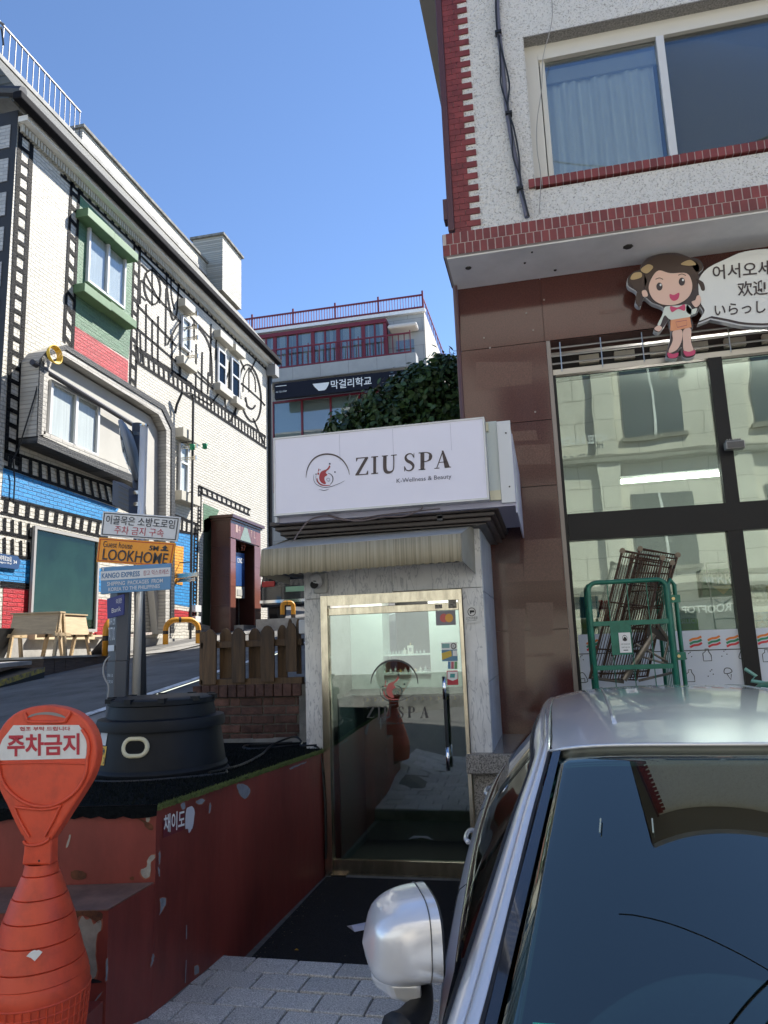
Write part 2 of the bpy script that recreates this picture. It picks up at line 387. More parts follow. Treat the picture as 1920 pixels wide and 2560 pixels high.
# vertical ladders left of the white strip and beside it
ladder(Lq((45, 314), (84, 345), (45, 1166), (8, 1150)), 24, False, .22, .28)
ladder(Lq((176, 425), (201, 447), (183, 893), (156, 850)), 12, False, .2, .28)
ladder(Lq((333, 592), (352, 614), (340, 978), (322, 962)), 11, False, .2, .24)
# along the eaves
zc1, zc0 = L3(178, 425).z, L3(178, 466).z
ladder([V((XL+EP, 10.25, zc1)), V((XL+EP, y1-.15, zc1)), V((XL+EP, y1-.15, zc0)), V((XL+EP, 10.25, zc0))], 40, True, .14, .34)
# second row
ladder(Lq((336, 866), (664, 1089), (665, 1124), (338, 906)), 34, True, .16, .3)
ladder(Lq((300, 1040), (352, 1070), (352, 1085), (300, 1058)), 1, True, .3, 0)
# rows round the blue band
ladder(Lq((12, 1122), (285, 1214), (297, 1270), (8, 1170)), 13, True, .13, .34)
ladder(Lq((3, 1240), (274, 1306), (268, 1348), (0, 1284)), 12, True, .13, .34)
ladder(Lq((0, 1284), (80, 1303), (79, 1350), (0, 1334)), 4, True, .14, .3, rails=(0, 1))
ladder(Lq((0, 1334), (79, 1350), (80, 1400), (0, 1393)), 4, True, .12, .3, rails=(0, 1))
ladder(Lq((0, 1452), (77, 1459), (75, 1474), (0, 1468)), 1, True, .4, 0)
ladder(Lq((3, 1586), (272, 1594), (272, 1602), (3, 1596)), 1, True, .45, 0)
ladder(Lq((400, 1270), (495, 1309), (494, 1340), (396, 1322)), 8, True, .15, .3)
ladder(Lq((496, 1212), (626, 1272), (624, 1290), (500, 1234)), 11, True, .18, .25)
ladder(Lq((495, 1212), (504, 1216), (502, 1330), (493, 1326)), 12, False, .22, .3)
ladder(Lq((484, 1318), (496, 1322), (490, 1560), (480, 1556)), 26, False, .25, .3)
# mural grid between the windows, figures
flat = lambda x, y: L3(x, y, EP)
mb = MB()
for a, b, wd in [((352, 660), (372, 680), 2.8), ((395, 690), (415, 712), 2.8), ((352, 740), (365, 752), 2.6), ((485, 800), (485, 850), 2.4), ((540, 850), (538, 900), 2.6), ((552, 880), (551, 930), 2.2), ((480, 930), (560, 995), 2.6), ((460, 860), (480, 880), 2.6), ((520, 930), (519, 985), 2.4), ((480, 985), (530, 1015), 2.2), ((350, 700), (350, 760), 2.6), ((380, 800), (380, 905), 2.6), ((448, 905), (447, 945), 2.4), ((600, 900), (612, 925), 2.6), ((352, 700), (450, 805), 3.2), ((340, 760), (440, 865), 3.2), ((335, 815), (470, 930), 3.4), ((333, 862), (480, 960), 3.2),
                 ((352, 640), (480, 770), 3.0), ((415, 720), (413, 865), 3), ((395, 790), (394, 905), 2.8), ((365, 760), (364, 880), 2.8),
                 ((470, 800), (470, 920), 2.8), ((505, 880), (503, 990), 3), ((490, 860), (489, 975), 2.6), ((527, 810), (525, 940), 3),
                 ((440, 935), (545, 1010), 3), ((470, 905), (530, 965), 2.6), ((350, 830), (352, 905), 2.6), ((430, 840), (429, 940), 2.8),
                 ((450, 860), (450, 940), 2.4), ((475, 790), (530, 850), 2.6), ((640, 895), (625, 930), 3), ((632, 1045), (660, 1110), 2.6),
                 ((560, 985), (565, 1030), 3.2), ((590, 1020), (575, 1055), 3.6), ((527, 1010), (545, 985), 3.2), ((590, 995), (587, 1045), 2.6),
                 ((573, 905), (570, 1000), 2.6), ((583, 900), (560, 960), 2.6)]:
    ribbon(mb, [a, ((a[0]+b[0])/2, (a[1]+b[1])/2), b], wd*1.25, flat)
ribbon(mb, ell(380, 718, 20, 43, 36, rot=-.12), 4.2, flat, closed=True)
ribbon(mb, [(362, 682), (400, 758)], 3, flat); ribbon(mb, [(380, 670), (380, 765)], 3, flat)
ribbon(mb, crom([(414, 650), (418, 730), (428, 790), (436, 798), (443, 770), (446, 700)], False), 4, flat)
ribbon(mb, crom([(426, 662), (428, 735), (436, 775)], False), 3, flat)
ribbon(mb, crom([(455, 830), (482, 812), (505, 830), (522, 862), (528, 900), (530, 960)], False), 4, flat)
ribbon(mb, crom([(418, 862), (440, 818), (458, 800)], False), 4, flat)
ribbon(mb, ell(625, 983, 26, 72, 40, rot=-.12), 4.2, flat, closed=True)
for xx in (612, 622, 633): ribbon(mb, crom([(622, 918), (xx+.3*(xx-622), 945), (xx+.5*(xx-622), 980)], False), 2.2, flat)
ribbon(mb, crom([(602, 958), (622, 975), (652, 1002), (662, 1014)], False), 3.4, flat)
ribbon(mb, crom([(613, 993), (618, 1015), (630, 1022), (638, 1013)], False), 4.5, flat)
mb.build('painted_figures', PK, gh)
# gable side facing the street: black with pale squares
B((XL-6, y0-.006, z0), (XL+.004, y0-.001, zE), 'gable_black_paint', mat('gable_black', (.02, .02, .022), .6), gh)
for j in range(14):
    for i in range(4):
        zc = 10.15-j*.62; xc = XL-.32-i*.62
        wz = .21
        B((xc-.23, y0-.02, zc-wz), (xc+.2, y0-.007, zc+wz), 'painted_square', PWF, gh)
# plinth, roof, gutter, parapet, rail, chimney
B((XL+.0, y0-.05, z0), (XL+.05, y1, 1.92), 'plinth', CONC, gh)
SH = brickmat('roof_shingle', (.10, .10, .085), u='Y', v='Z', bw=.5, bh=.16, mortar=.02, bump=1, dirt=.25, wav=.02, var=.16, mcol=(.06, .06, .05))
rf = P([(XL+.30, y0-.3, 10.62), (XL+.30, y1+.15, 10.62), (-9.55, y1+.15, 13.05), (-9.55, y0-.3, 13.05)], (-.15, 0, -.12), 'roof', SH, gh)
B((-14, y0-.2, 12.9), (-9.4, y1+.1, 13.0), 'roof_deck', CONC, gh)
B((XL+.22, y0-.4, 10.46), (XL+.38, y1+.2, 10.60), 'gutter', mat('black_gutter', (.012, .012, .015), .8, spec=.1), gh, bevel=.02)
B((XL, y0, 10.40), (XL+.19, y1, 10.50), 'soffit', WHITE, gh)
mb = MB()
for i in range(150): yy = y0+.05+i*.0745; mb.box((XL+.0, yy, 10.25), (XL+.07, yy+.045, 10.395))
mb.build('dentil_course', CREAM, gh, kind='stuff')
# rolled verge at the gable corner
mb = MB(); mb.tube([(XL+.35, y0-.32, 10.62), (XL-.2, y0-.32, 10.75), (XL-.6, y0-.32, 11.3), (-9.55, y0-.32, 13.0)], .09, 8); mb.build('verge_trim', mat('verge_black', (.025, .025, .03), .5), gh)
a = AX(191, 340, -9.5); PW2 = brickmat('painted_brick_parapet', (.45, .43, .38), wav=.02, bump=.9, mortar=.013, mcol=(.32, .31, .27))
B((-9.75, 12.75, 12.95), (-9.42, 20.35, 13.33), 'parapet', PW2, gh)
B((-9.8, 12.7, 13.33), (-9.36, 20.4, 13.40), 'parapet_coping', CONCD, gh)
rl = MB(); zt = 13.42
GALV = mat('galvanised_rail', (.16, .16, .18), .5, .3)
B((-9.52, 8.6, zt+.32), (-9.48, 12.75, zt+.345), 'roof_rail', GALV, gh)
B((-9.52, 8.6, zt-.40), (-9.47, 12.75, zt-.37), 'roof_rail', GALV, gh)
yy = 8.65
while yy < 12.75:
    B((-9.51, yy, zt-.4), (-9.493, yy+.012, zt+.32), 'rail_baluster', GALV, gh); yy += .17
# small dark emblem hung on the rail
mb = MB()
for pp in (((-9.46, 10.05, 13.35), (-9.46, 10.25, 13.62)), ((-9.46, 10.25, 13.62), (-9.46, 10.33, 13.3)), ((-9.46, 10.1, 13.66), (-9.46, 10.3, 13.74))): mb.tube(pp, .02, 6)
mb.build('rail_bracket', BLACK, gh)
chw = B((-9.9, 18.9, 12.4), (-8.9, 20.3, 14.2), 'chimney', PW2, gh)
B((-9.97, 18.83, 14.2), (-8.83, 20.37, 14.27), 'chimney_coping', CONCD, chw)
# downspout on the far corner, with hopper
mb = MB(); mb.tube([(XL+.07, y1-.05, 10.4), (XL+.07, y1-.05, 1.9)], .07, 8); ds = mb.build('downspout', BLACK, gh)
B((XL+.0, y1-.2, 10.0), (XL+.3, y1+.12, 10.35), 'hopper', mat('hopper_grey', (.3, .3, .3), .5), ds)

def winL(pts, name, curtain=True, split=1, deep=.12, gl=None, mull=None, par=None, fw=.05):
    """window in the left wall: pts = px corners TL,TR,BR,BL -> frame, panes, curtain"""
    q = [L3(*p) for p in pts]; ya = (q[0].y+q[3].y)/2; yb = (q[1].y+q[2].y)/2; zt_ = (q[0].z+q[1].z)/2; zb = (q[2].z+q[3].z)/2
    e = .02
    wn = MB(); x0, x1 = XL+e, XL+e+.05
    wn.box((x0, ya, zb), (x1, ya+fw, zt_)); wn.box((x0, yb-fw, zb), (x1, yb, zt_)); wn.box((x0, ya+fw, zt_-fw), (x1, yb-fw, zt_)); wn.box((x0, ya+fw, zb), (x1, yb-fw, zb+fw))
    w_ = wn.build('window', PVC, gh)
    B((XL+.008, ya, zb), (XL+.012, yb, zt_), 'blind', CURT if curtain else ROOM, w_)
    n = split+1; st = (yb-ya-2*fw)/n
    for i in range(n):
        a_ = ya+fw+i*st
        P([(x0+.025, a_, zb+fw), (x0+.025, a_+st, zb+fw), (x0+.025, a_+st, zt_-fw), (x0+.025, a_, zt_-fw)], (-.006, 0, 0), 'pane', gl or WG, w_)
        if i: B((x0+.002, a_-fw*.6, zb+fw), (x1+.012, a_+fw*.6, zt_-fw), 'mullion', PVC, w_)
    if mull:
        zz_ = zb+(zt_-zb)*mull; B((x0+.003, ya+fw, zz_-.025), (x1+.004, yb-fw, zz_+.025), 'transom_bar', PVC, w_)
    return w_, (ya, yb, zb, zt_)
def ledge(p0, p1, h, d, name, mt, par=gh):
    a_ = L3(*p0); b_ = L3(*p1)
    z = (a_.z+b_.z)/2; return B((XL, a_.y, z-h), (XL+d, b_.y, z), name, mt, par, bevel=.01)
winL([(217, 565), (309, 640), (306, 775), (212, 705)], 'window', split=1, gl=glass('window_glass_a', (.90, .93, .94), .04, fk=.15))
# stepped green lintels and sills
ledge((189, 532), (258, 577), .17, .26, 'window_lintel', GREENP); ledge((257, 586), (318, 640), .17, .26, 'window_lintel', GREENP)
ledge((183, 712), (252, 760), .17, .24, 'window_sill', GREENP); ledge((250, 762), (316, 802), .17, .24, 'window_sill', GREENP)
# upper slim windows
winL([(452, 790), (473, 808), (470, 885), (449, 865)], 'window', split=0, fw=.04)
ledge((444, 742), (470, 775), .2, .2, 'window_lintel', CREAM); ledge((440, 890), (475, 915), .2, .2, 'window_sill', CREAM)
for (p, q_) in (((541, 868), (561, 962)), ((575, 892), (596, 995))):
    winL([p, (q_[0], p[1]+19), (q_[0]-2, q_[1]+8), (p[0]-1, q_[1]-8)], 'window', split=0, mull=.55, fw=.05, gl=WGD, curtain=False)
ledge((534, 828), (566, 852), .2, .2, 'window_lintel', CREAM); ledge((573, 862), (598, 882), .2, .2, 'window_lintel', CREAM)
ledge((533, 960), (566, 980), .2, .2, 'window_sill', CREAM); ledge((575, 992), (598, 1008), .2, .2, 'window_sill', CREAM)
# lower slim window with ledges
winL([(446, 1108), (466, 1118), (464, 1236), (443, 1230)], 'window', split=0, mull=.62, fw=.04)
ledge((436, 1072), (481, 1092), .22, .22, 'window_lintel', CREAM); ledge((432, 1228), (480, 1244), .22, .22, 'window_sill', CREAM)
# empty sign brackets on the wall
def bracket(px, py, L_=.42, r=.012, nm='sign_bracket'):
    a_ = L3(px, py); mb = MB()
    mb.tube([a_, a_+V((L_, 0, 0))], r); mb.tube([a_+V((0, 0, -.05)), a_+V((L_, 0, -.04))], r); mb.box(a_+V((L_-.03, -.02, -.07)), a_+V((L_+.02, .02, .03)))
    return mb.build(nm, STEEL, gh)
for p in ((452, 788), (452, 820), (452, 847), (452, 893), (449, 1117), (446, 1146)): bracket(*p)
# bay window framed with brick, its right pilaster running down to the ground
BAYP = mat('bay_plaster', (.44, .43, .40), .8, nscale=2, namt=.05)
bay = [(58, 925), (78, 880), (112, 875), (372, 1022), (398, 1075), (392, 1580)]
outer = [(44, 1095), (52, 905), (70, 884), (120, 868), (374, 1018), (401, 1075), (397, 1585)]
inner = [(68, 1090), (76, 935), (88, 905), (116, 895), (360, 1040), (380, 1080), (376, 1585)]
JB = brickmat('bay_brick_edge', (.008, .008, .009), u='Y', v='Z', bw=.07, bh=.07, mortar=.008, bump=1, mcol=(.06, .06, .06), var=.6)
GB = brickmat('bay_brick_soffit', (.45, .43, .39), u='Y', v='Z', bw=.3, bh=.07, mortar=.01, bump=.6)
PROJ = .34
for k in range(len(outer)-1):
    a_, b_, c_, d_ = outer[k], outer[k+1], inner[k+1], inner[k]
    P([L3(*a_, PROJ), L3(*b_, PROJ), L3(*c_, PROJ), L3(*d_, PROJ)], (-PROJ, 0, 0), 'bay_frame', GB, gh)
    a2 = (a_[0]*.55+d_[0]*.45, a_[1]*.55+d_[1]*.45); b2 = (b_[0]*.55+c_[0]*.45, b_[1]*.55+c_[1]*.45)
    P([L3(*a_, PROJ+.02), L3(*b_, PROJ+.02), L3(*b2, PROJ+.02), L3(*a2, PROJ+.02)], (-.019, 0, 0), 'bay_frame_edge', JB, gh)
# lower sill of the bay
P([L3(62, 1096, PROJ), L3(318, 1210, PROJ), L3(318, 1194, PROJ), L3(64, 1082, PROJ)], (-PROJ, 0, 0), 'bay_sill', GB, gh)
P([L3(44, 1112, PROJ+.02), L3(318, 1222, PROJ+.02), L3(318, 1203, PROJ+.02), L3(46, 1094, PROJ+.02)], (-PROJ-.01, 0, 0), 'bay_sill_edge', JB, gh)
P([L3(66, 1092, .17), L3(340, 1210, .17), L3(376, 1585, .17), L3(376, 1080, .17), L3(358, 1044, .17), L3(116, 900, .17), L3(88, 910, .17), L3(76, 938, .17)], (-.15, 0, 0), 'bay_panel', BAYP, gh)
# pilaster fill below the bay (plain wall) is left open; bay window
def winX(xw, pts, par, gl, split=1, fw=.05, curtain=CURT, mc=PVC):
    q = [AX(x, y, xw) for x, y in pts]; ya = (q[0].y+q[3].y)/2; yb = (q[1].y+q[2].y)/2; zt_ = (q[0].z+q[1].z)/2; zb = (q[2].z+q[3].z)/2
    wn = MB(); x0, x1 = xw, xw+.05
    wn.box((x0, ya, zb), (x1, ya+fw, zt_)); wn.box((x0, yb-fw, zb), (x1, yb, zt_)); wn.box((x0, ya+fw, zt_-fw), (x1, yb-fw, zt_)); wn.box((x0, ya+fw, zb), (x1, yb-fw, zb+fw))
    w_ = wn.build('window', mc, par); n = split+1; st = (yb-ya-2*fw)/n
    B((x0-.012, ya, zb), (x0-.004, yb, zt_), 'blind', curtain, w_)
    for i in range(n):
        a_ = ya+fw+i*st
        B((x0+.012, a_, zb+fw), (x0+.02, a_+st, zt_-fw), 'pane', gl, w_)
        if i: B((x0+.022, a_-fw*.6, zb+fw), (x1+.012, a_+fw*.6, zt_-fw), 'mullion', mc, w_)
    return w_
winX(XL+.19, [(121, 945), (246, 1015), (240, 1145), (118, 1092)], gh, WG, 1, .055)
# green glazed shop window with timber sill
SHOPG = glass('green_shop_glass', (.75, .85, .78), .0, wob=.15, fk=.07)
SHOPB = mat('green_shop_backing', (.020, .036, .026), .9, spec=.05, nscale=1.5, namt=.5)
sw = winX(XL+.03, [(80, 1313), (243, 1350), (239, 1576), (70, 1582)], gh, SHOPG, 0, .05, SHOPB, mat('shop_window_frame', (.35, .34, .33), .5))
B((XL, AX(66, 1584, XL).y, 1.90), (XL+.16, AX(243, 1576, XL).y, 1.975), 'window_sill', mat('pale_timber', (.62, .50, .32), .7), gh)
q = [L3(*p, .07) for p in ((109, 1412), (130, 1412), (130, 1452), (109, 1452))]
# street name plate (blue arrow plate)
PLB = mat('street_plate_blue', (.02, .06, .16), .4)
q = [L3(*p, .05) for p in ((-30, 1380), (38, 1391), (38, 1424), (-30, 1416))]
sp_ = P([L3(*p, .05) for p in ((-30, 1380), (38, 1391), (45, 1405), (38, 1424), (-30, 1416))], (-.02, 0, 0), 'street_name_plate', PLB)
tag(sp_, 'dark blue arrow-shaped street name plate on the lower blue painted band', 'sign')
lettering('세계로20길', q, (.3, .5, .75, .88), WHITE, sp_, (.002, 0, 0)); lettering('Segyero 20-gil', q, (.3, .28, .75, .45), WHITE, sp_, (.002, 0, 0)); lettering('34', q, (.82, .4, .95, .65), WHITE, sp_, (.002, 0, 0))
# rolled awning tube and coiled yellow cable at the bay's left end
mb = MB(); mb.tube([AX(80, 905, XL+.3), AX(330, 1060, XL+.3)], .05, 10); mb.build('rolled_awning', mat('awning_tube', (.03, .03, .04), .5), gh)
c_ = L3(75, 895, .42); mb = MB()
YELL = mat('yellow_cable', (.75, .5, .05), .5)
for k in range(4):
    r_ = .13+.012*k; mb.tube([c_+V((.02*k, r_*cos(t), r_*1.0*sin(t)*.9)) for t in [i*2*pi/20 for i in range(21)]], .012, 6, False)
tag(mb.build('cable_coil', YELL), 'coil of yellow cable hanging at the left end of the bay window', 'cable')
mb = MB(); mb.tube([L3(62, 905, .36), L3(45, 1000, .3), L3(34, 1120, .1), L3(24, 1150, .06), L3(30, 1200, .05), L3(27, 1260, .05)], .012, 5); mb.build('hanging_wire', BLACK, gh)
# two-tone loop pipe standing off the wall (thin black conduit) with green lamp
mb = MB(); pA = AX(503, 990, XL+.5)
mb.tube([V((XL+.3, pA.y, 1.9)), V((XL+.3, pA.y, pA.z-.05)), V((XL+.3, pA.y-.1, pA.z+.05)), V((XL+.2, pA.y-.35, pA.z)), V((XL+.1, pA.y-.4, pA.z-.3)), V((XL+.06, pA.y-.4, pA.z-.5))], .03, 8)
for zz_ in (2.3, 3.6, 5.2, 6.4): mb.tube([V((XL, pA.y, zz_)), V((XL+.3, pA.y, zz_))], .012, 6)
tag(mb.build('conduit_pipe', BLACK), 'tall thin black conduit pipe with a looped top on the white brick wall', 'pipe')
mb = MB(); c2 = AX(482, 1115, XL+.3); GR = mat('green_lamp', (.01, .25, .12), .4)
mb.lathe(AX(481, 1116, XL+.42), [(.0, -.09), (.06, -.07), (.05, 0), (.07, .04), (0, .06)], 12); mb.lathe(AX(512, 1114, XL+.5), [(.0, -.09), (.06, -.07), (.05, 0), (.07, .04), (0, .06)], 12)
tag(mb.build('spot_lamps', GR, smooth=True), 'pair of small green spot lamps beside the slim lower window of the white brick wall', 'lamp')
# meter cupboards beside the porch
for i, (p, q_) in enumerate((((489, 1512), (503, 1530)), ((489, 1540), (502, 1556)))):
    B(AX(p[0], p[1], XL+.12), AX(q_[0], q_[1], XL+.12)+V((-.1, .0, 0)), 'meter_box', PVC, gh)
# steel brackets across the orange panel
for p, L_ in (((436, 1437), .55), ((440, 1448), .45)): bracket(*p, L_=L_, r=.03)

# ---------------- granite porch of the guest house
GRN = mat('red_granite_tile', (.19, .070, .052), .3, nscale=40, namt=.25, rnd=.14)
GRD = mat('dark_red_granite', (.085, .034, .026), .28, nscale=40, namt=.25, rnd=.15)
pc = thing('entrance_porch', 'reddish brown granite doorway porch standing out from the white brick wall', 'porch', (-7.7, 17.3, 2.2))
XP = -7.46; ya, yb = 16.39, 18.3; zb, zt_ = 2.0, 4.85
oa, ob, oz = 16.68, 17.88, 4.35
B((XL+.01, ya+.01, zb), (XP-.03, ya+.2, zt_), 'porch_wall', GRD, pc); B((XL+.01, yb-.2, zb), (XP-.03, yb-.01, zt_), 'porch_wall', GRD, pc)
B((XL+.01, ya+.01, oz), (XP-.03, yb-.01, zt_-.01), 'porch_wall', GRD, pc)
for j in range(4):
    for i in range(1):
        xa = XL+.02; za = zb+j*.71
        B((xa+.003, ya-.01, za+.003), (XP-.032, ya+.009, za+.707), 'granite_tile', GRD, pc)
for j in range(4):
    za = zb+j*.585
    B((XP-.029, ya-.01, za+.003), (XP, oa, za+.582), 'granite_tile', GRN, pc); B((XP-.029, ob, za+.003), (XP, yb, za+.582), 'granite_tile', GRN, pc)
n = 6; st = (yb-ya+.01)/n
for i in range(n): B((XP-.029, ya-.01+i*st+.003, oz+.015), (XP, ya-.01+(i+1)*st-.003, zt_-.005), 'granite_tile', GRN, pc)
B((XL+.01, ya-.09, zt_), (XP+.09, yb+.09, zt_+.07), 'porch_cornice', GRD, pc); B((XL+.01, ya-.04, zt_-.05), (XP+.04, yb+.04, zt_-.002), 'porch_cornice', GRD, pc)
P([(XP+.004, 16.95, 4.37), (XP+.004, 17.65, 4.37), (XP+.004, 17.33, 4.80), (XP+.004, 17.25, 4.80)], (-.006, 0, 0), 'inlay_triangle', mat('grey_green_inlay', (.2, .26, .23), .5, nscale=20, namt=.2), pc)
q = [V((XP+.003, y_, z_)) for y_, z_ in ((16.6, 4.78), (18.0, 4.78), (18.0, 4.5), (16.6, 4.5))]
for s_, b_ in (('1', (.05, .1, .14, .8)), ('4', (.16, .1, .25, .8)), ('Y', (.72, .1, .80, .8)), ('L', (.88, .1, .95, .8))): lettering(s_, q, b_, mat('engraved_pale', (.45, .3, .26), .5), pc, (.001, 0, 0))
B((XL+.03, oa, 1.9), (XL+.07, ob, oz), 'inner_door', mat('porch_inside', (.05, .018, .02), .5), pc)
B((XP-.3, oa-.1, 1.85), (XP+.25, ob+.1, 2.22), 'door_step', CONC, pc)
po = P([V((XP-.25, 17.25, 4.1)), V((XP-.25, 17.8, 4.13)), V((XP-.25, 17.8, 3.27)), V((XP-.25, 17.25, 3.24))], (-.01, 0, 0), 'poster', mat('poster_blue', (.02, .07, .22), .4))
tag(po, 'small dark blue poster hanging inside the reddish granite porch', 'poster')
q = [V((XP-.245, 17.25, 4.1)), V((XP-.245, 17.8, 4.13)), V((XP-.245, 17.8, 3.1)), V((XP-.245, 17.25, 3.08))]
lettering('CINDY', q, (.12, .74, .88, .86), WHITE, po, (.002, 0, 0))
po2 = P([V((XP-.25, 17.25, 3.22)), V((XP-.25, 17.8, 3.25)), V((XP-.25, 17.8, 2.95)), V((XP-.25, 17.25, 2.93))], (-.01, 0, 0), 'notice', mat('notice_cream', (.6, .58, .5), .6)); po2.parent = po
B((XP-.243, 17.32, 3.0), (XP-.24, 17.72, 3.16), 'notice_panel', mat('notice_grey', (.4, .4, .38), .6), po)
lettering('17', [V((XP-.2, y_, z_)) for y_, z_ in ((17.5, 4.33), (17.75, 4.33), (17.75, 4.18), (17.5, 4.18))], (0, 0, 1, 1), mat('orange_digits', (.7, .12, .03), .5), po, (0, 0, 0))
# ---------------- terrace deck, bench boards, stools, hoops, ramp
DK = mat('dark_deck_timber', (.085, .06, .045), .7, nscale=4, namt=.4, stretch=(1, 1, 20))
dk = thing('timber_deck', 'low dark timber deck along the foot of the painted guest house', 'deck', (-7.3, 9.6, 1.3))
B((-7.9, 9.1, 1.1), (-7.0, 12.8, 1.6), 'deck_body', DK, dk); B((-7.92, 9.05, 1.6), (-6.95, 12.85, 1.63), 'deck_top', mat('deck_top', (.4, .38, .34), .8, nscale=4, namt=.2), dk)
for i in range(15): B((-7.0, 9.1+i*.245, 1.12), (-6.975, 9.1+i*.245+.235, 1.595), 'plank', DK, dk)
PINE = mat('pale_pine', (.42, .31, .18), .6, nscale=5, namt=.15, stretch=(1, 1, 8))
def aboard(x, y, z, ry, lab, s=1.0):
    t = thing('folding_easel_bench', lab, 'bench', (x, y, z), 'pale wooden trestle benches on the deck'); M = Matrix.Translation((x, y, z)) @ Matrix.Rotation(ry, 4, 'Z')
    def pr(pts, vec, nm): P([M @ V(p) for p in pts], M.to_3x3() @ V(vec), nm, PINE, t)
    for sy_ in (-.42*s, .42*s):
        pr([(.18*s, sy_, 0), (.24*s, sy_, 0), (.08*s, sy_, .78*s), (.02*s, sy_, .78*s)], (0, .04, 0), 'leg'); pr([(-.24*s, sy_, 0), (-.18*s, sy_, 0), (-.02*s, sy_, .78*s), (-.08*s, sy_, .78*s)], (0, .04, 0), 'leg')
        pr([(-.34*s, sy_, .36*s), (.26*s, sy_, .36*s), (.26*s, sy_, .42*s), (-.34*s, sy_, .42*s)], (0, .04, 0), 'side_rail')
    pr([(.17*s, -.42*s, .40*s), (.17*s, .44*s, .40*s), (.06*s, .44*s, .78*s), (.06*s, -.42*s, .78*s)], (.02, 0, 0), 'back_board')
    pr([(-.08*s, -.46*s, .78*s), (.12*s, -.46*s, .78*s), (.12*s, .48*s, .78*s), (-.08*s, .48*s, .78*s)], (0, 0, .02), 'top_board')
    return t
aboard(-7.35, 9.42, 1.63, radians(-80), 'pale pine trestle bench seen from its end, left one on the deck', .80)
aboard(-7.35, 10.1, 1.63, radians(0), 'pale pine trestle bench with a broad front board, right one on the deck', .80)
HY = mat('hoop_yellow', (.58, .26, .015), .45, nscale=8, namt=.1)
def hoop(x, y, z, wd, h, ang, lab, r=.05):
    t = thing('hoop_barrier', lab, 'bollard', (x, y, z), 'yellow and black hoop barriers'); u = V((cos(ang), sin(ang), 0)); c = V((x, y, z))
    cr = wd*.3; pts = [c-u*wd/2, c-u*wd/2+V((0, 0, h-cr))]+[c-u*(wd/2-cr+cr*cos(a_))+V((0, 0, h-cr+cr*sin(a_))) for a_ in [k*pi/2/5 for k in range(1, 6)]]
    pts += [c+u*(wd/2-cr+cr*sin(a_))+V((0, 0, h-cr+cr*cos(a_))) for a_ in [k*pi/2/5 for k in range(6)]]+[c+u*wd/2]
    MB().tube(pts, r, 12).build('hoop_tube', HY, t, smooth=True)
    for s_ in (-1, 1): MB().tube([c+u*s_*wd/2+V((0, 0, h*.42)), c+u*s_*wd/2+V((0, 0, h*.56))], r*1.03, 12).build('black_band', BLACK, t)
    MB().tube([c-u*wd*.12+V((0, 0, h)), c-u*wd*.05+V((0, 0, h))], r*1.03, 12).build('black_band', BLACK, t)
p = AX(455, 1610, -6.6); hoop(-6.6, p.y, p.z, .60, .44, .75, 'wide yellow and black hoop barrier in front of the grey plinth left of the porch')
p = AX(258, 1640, -6.9); hoop(-6.9, p.y+.35, p.z, .6, .56, pi/2, 'yellow and black hoop barrier half hidden behind the dark sign pillar')
p = AX(720, 1562, -5.6); hoop(p.x, p.y, p.z-.1, .24, .58, .5, 'narrow yellow hoop barrier behind the picket fence, by the parked dark car', .05)
# dark wheel ramp with yellow stripe at the left edge
t = thing('wheel_ramp', 'dark wheel ramp with a yellow striped top edge at the left road side', 'ramp', (-6.7, 8.3, 1.2))
a_, b_ = AX(-40, 1712, -6.75), AX(112, 1668, -6.75)
P([a_, b_, b_+V((0, 0, -.2)), a_+V((0, 0, -.26))], (-.5, 0, 0), 'ramp_body', BLACK, t)
P([a_+V((.004, 0, 0)), b_+V((.004, 0, 0)), b_+V((.004, 0, -.06)), a_+V((.004, 0, -.08))], (-.004, 0, 0), 'yellow_stripe', mat('worn_yellow', (.55, .45, .05), .6, nscale=12, namt=.5, col2=(.1, .1, .1)), t)
a_, b_ = AX(-40, 1664, -7.0), AX(80, 1652, -7.0)
tag(P([a_, b_, b_+V((-.9, .1, 0)), a_+V((-.9, .1, 0))], (0, 0, -.05), 'slab_shelf', CONC), 'pale flat slab lying beside the deck at the left picture edge', 'slab')
# open menu board and low pots on the deck
t = thing('tilted_board', 'dark tilted board leaning by the right end of the deck', 'board', (-7.4, 11.3, 1.6))
P([(-7.5, 10.95, 1.63), (-7.5, 11.75, 1.63), (-7.25, 11.85, 2.0), (-7.25, 11.1, 2.0)], (-.03, 0, .01), 'board_panel', BLACK, t)
P([(-7.6, 11.2, 1.93), (-7.1, 11.2, 1.93), (-7.1, 12.2, 2.0), (-7.6, 12.2, 2.0)], (0, 0, -.04), 'board_shelf', mat('mottled_shelf', (.35, .3, .27), .8, nscale=12, namt=.5), t)
tag(P([(-7.75, 8.7, 1.63), (-7.75, 9.25, 1.63), (-7.6, 9.35, 2.05), (-7.6, 8.8, 2.05)], (-.03, 0, 0), 'leaning_panel', BLACK), 'black square panel leaning on the plinth at the far left', 'panel')
# ================= FAR BUILDING with red rails
YF = 28.0
def F3(x, y, e=0.): p = AY(x, y, YF); return V((p.x, YF-e, p.z))
fb = thing('rear_building', 'grey stone building behind the lane with red roof railing and long red-framed windows', 'building', (-8, YF, 3))
STONE = brickmat('grey_stone_cladding', (.34, .34, .33), u='X', v='Z', bw=1.2, bh=.6, mortar=.012, bump=.3, mcol=(.2, .2, .2), var=.05)
STC = brickmat('cream_side_wall', (.48, .43, .35), u='Y', v='Z', bw=1.2, bh=.6, mortar=.012, bump=.2, var=.04)
REDP = mat('red_metal', (.15, .011, .022), .45)
zr = F3(1055, 776).z; xr = F3(1058, 776).x
B((-22, YF, 2), (xr, YF+14, zr), 'wall', STONE, fb)
B((xr+.001, YF+.01, 2), (xr+.03, YF+13.9, zr-.01), 'side_wall', STC, fb)
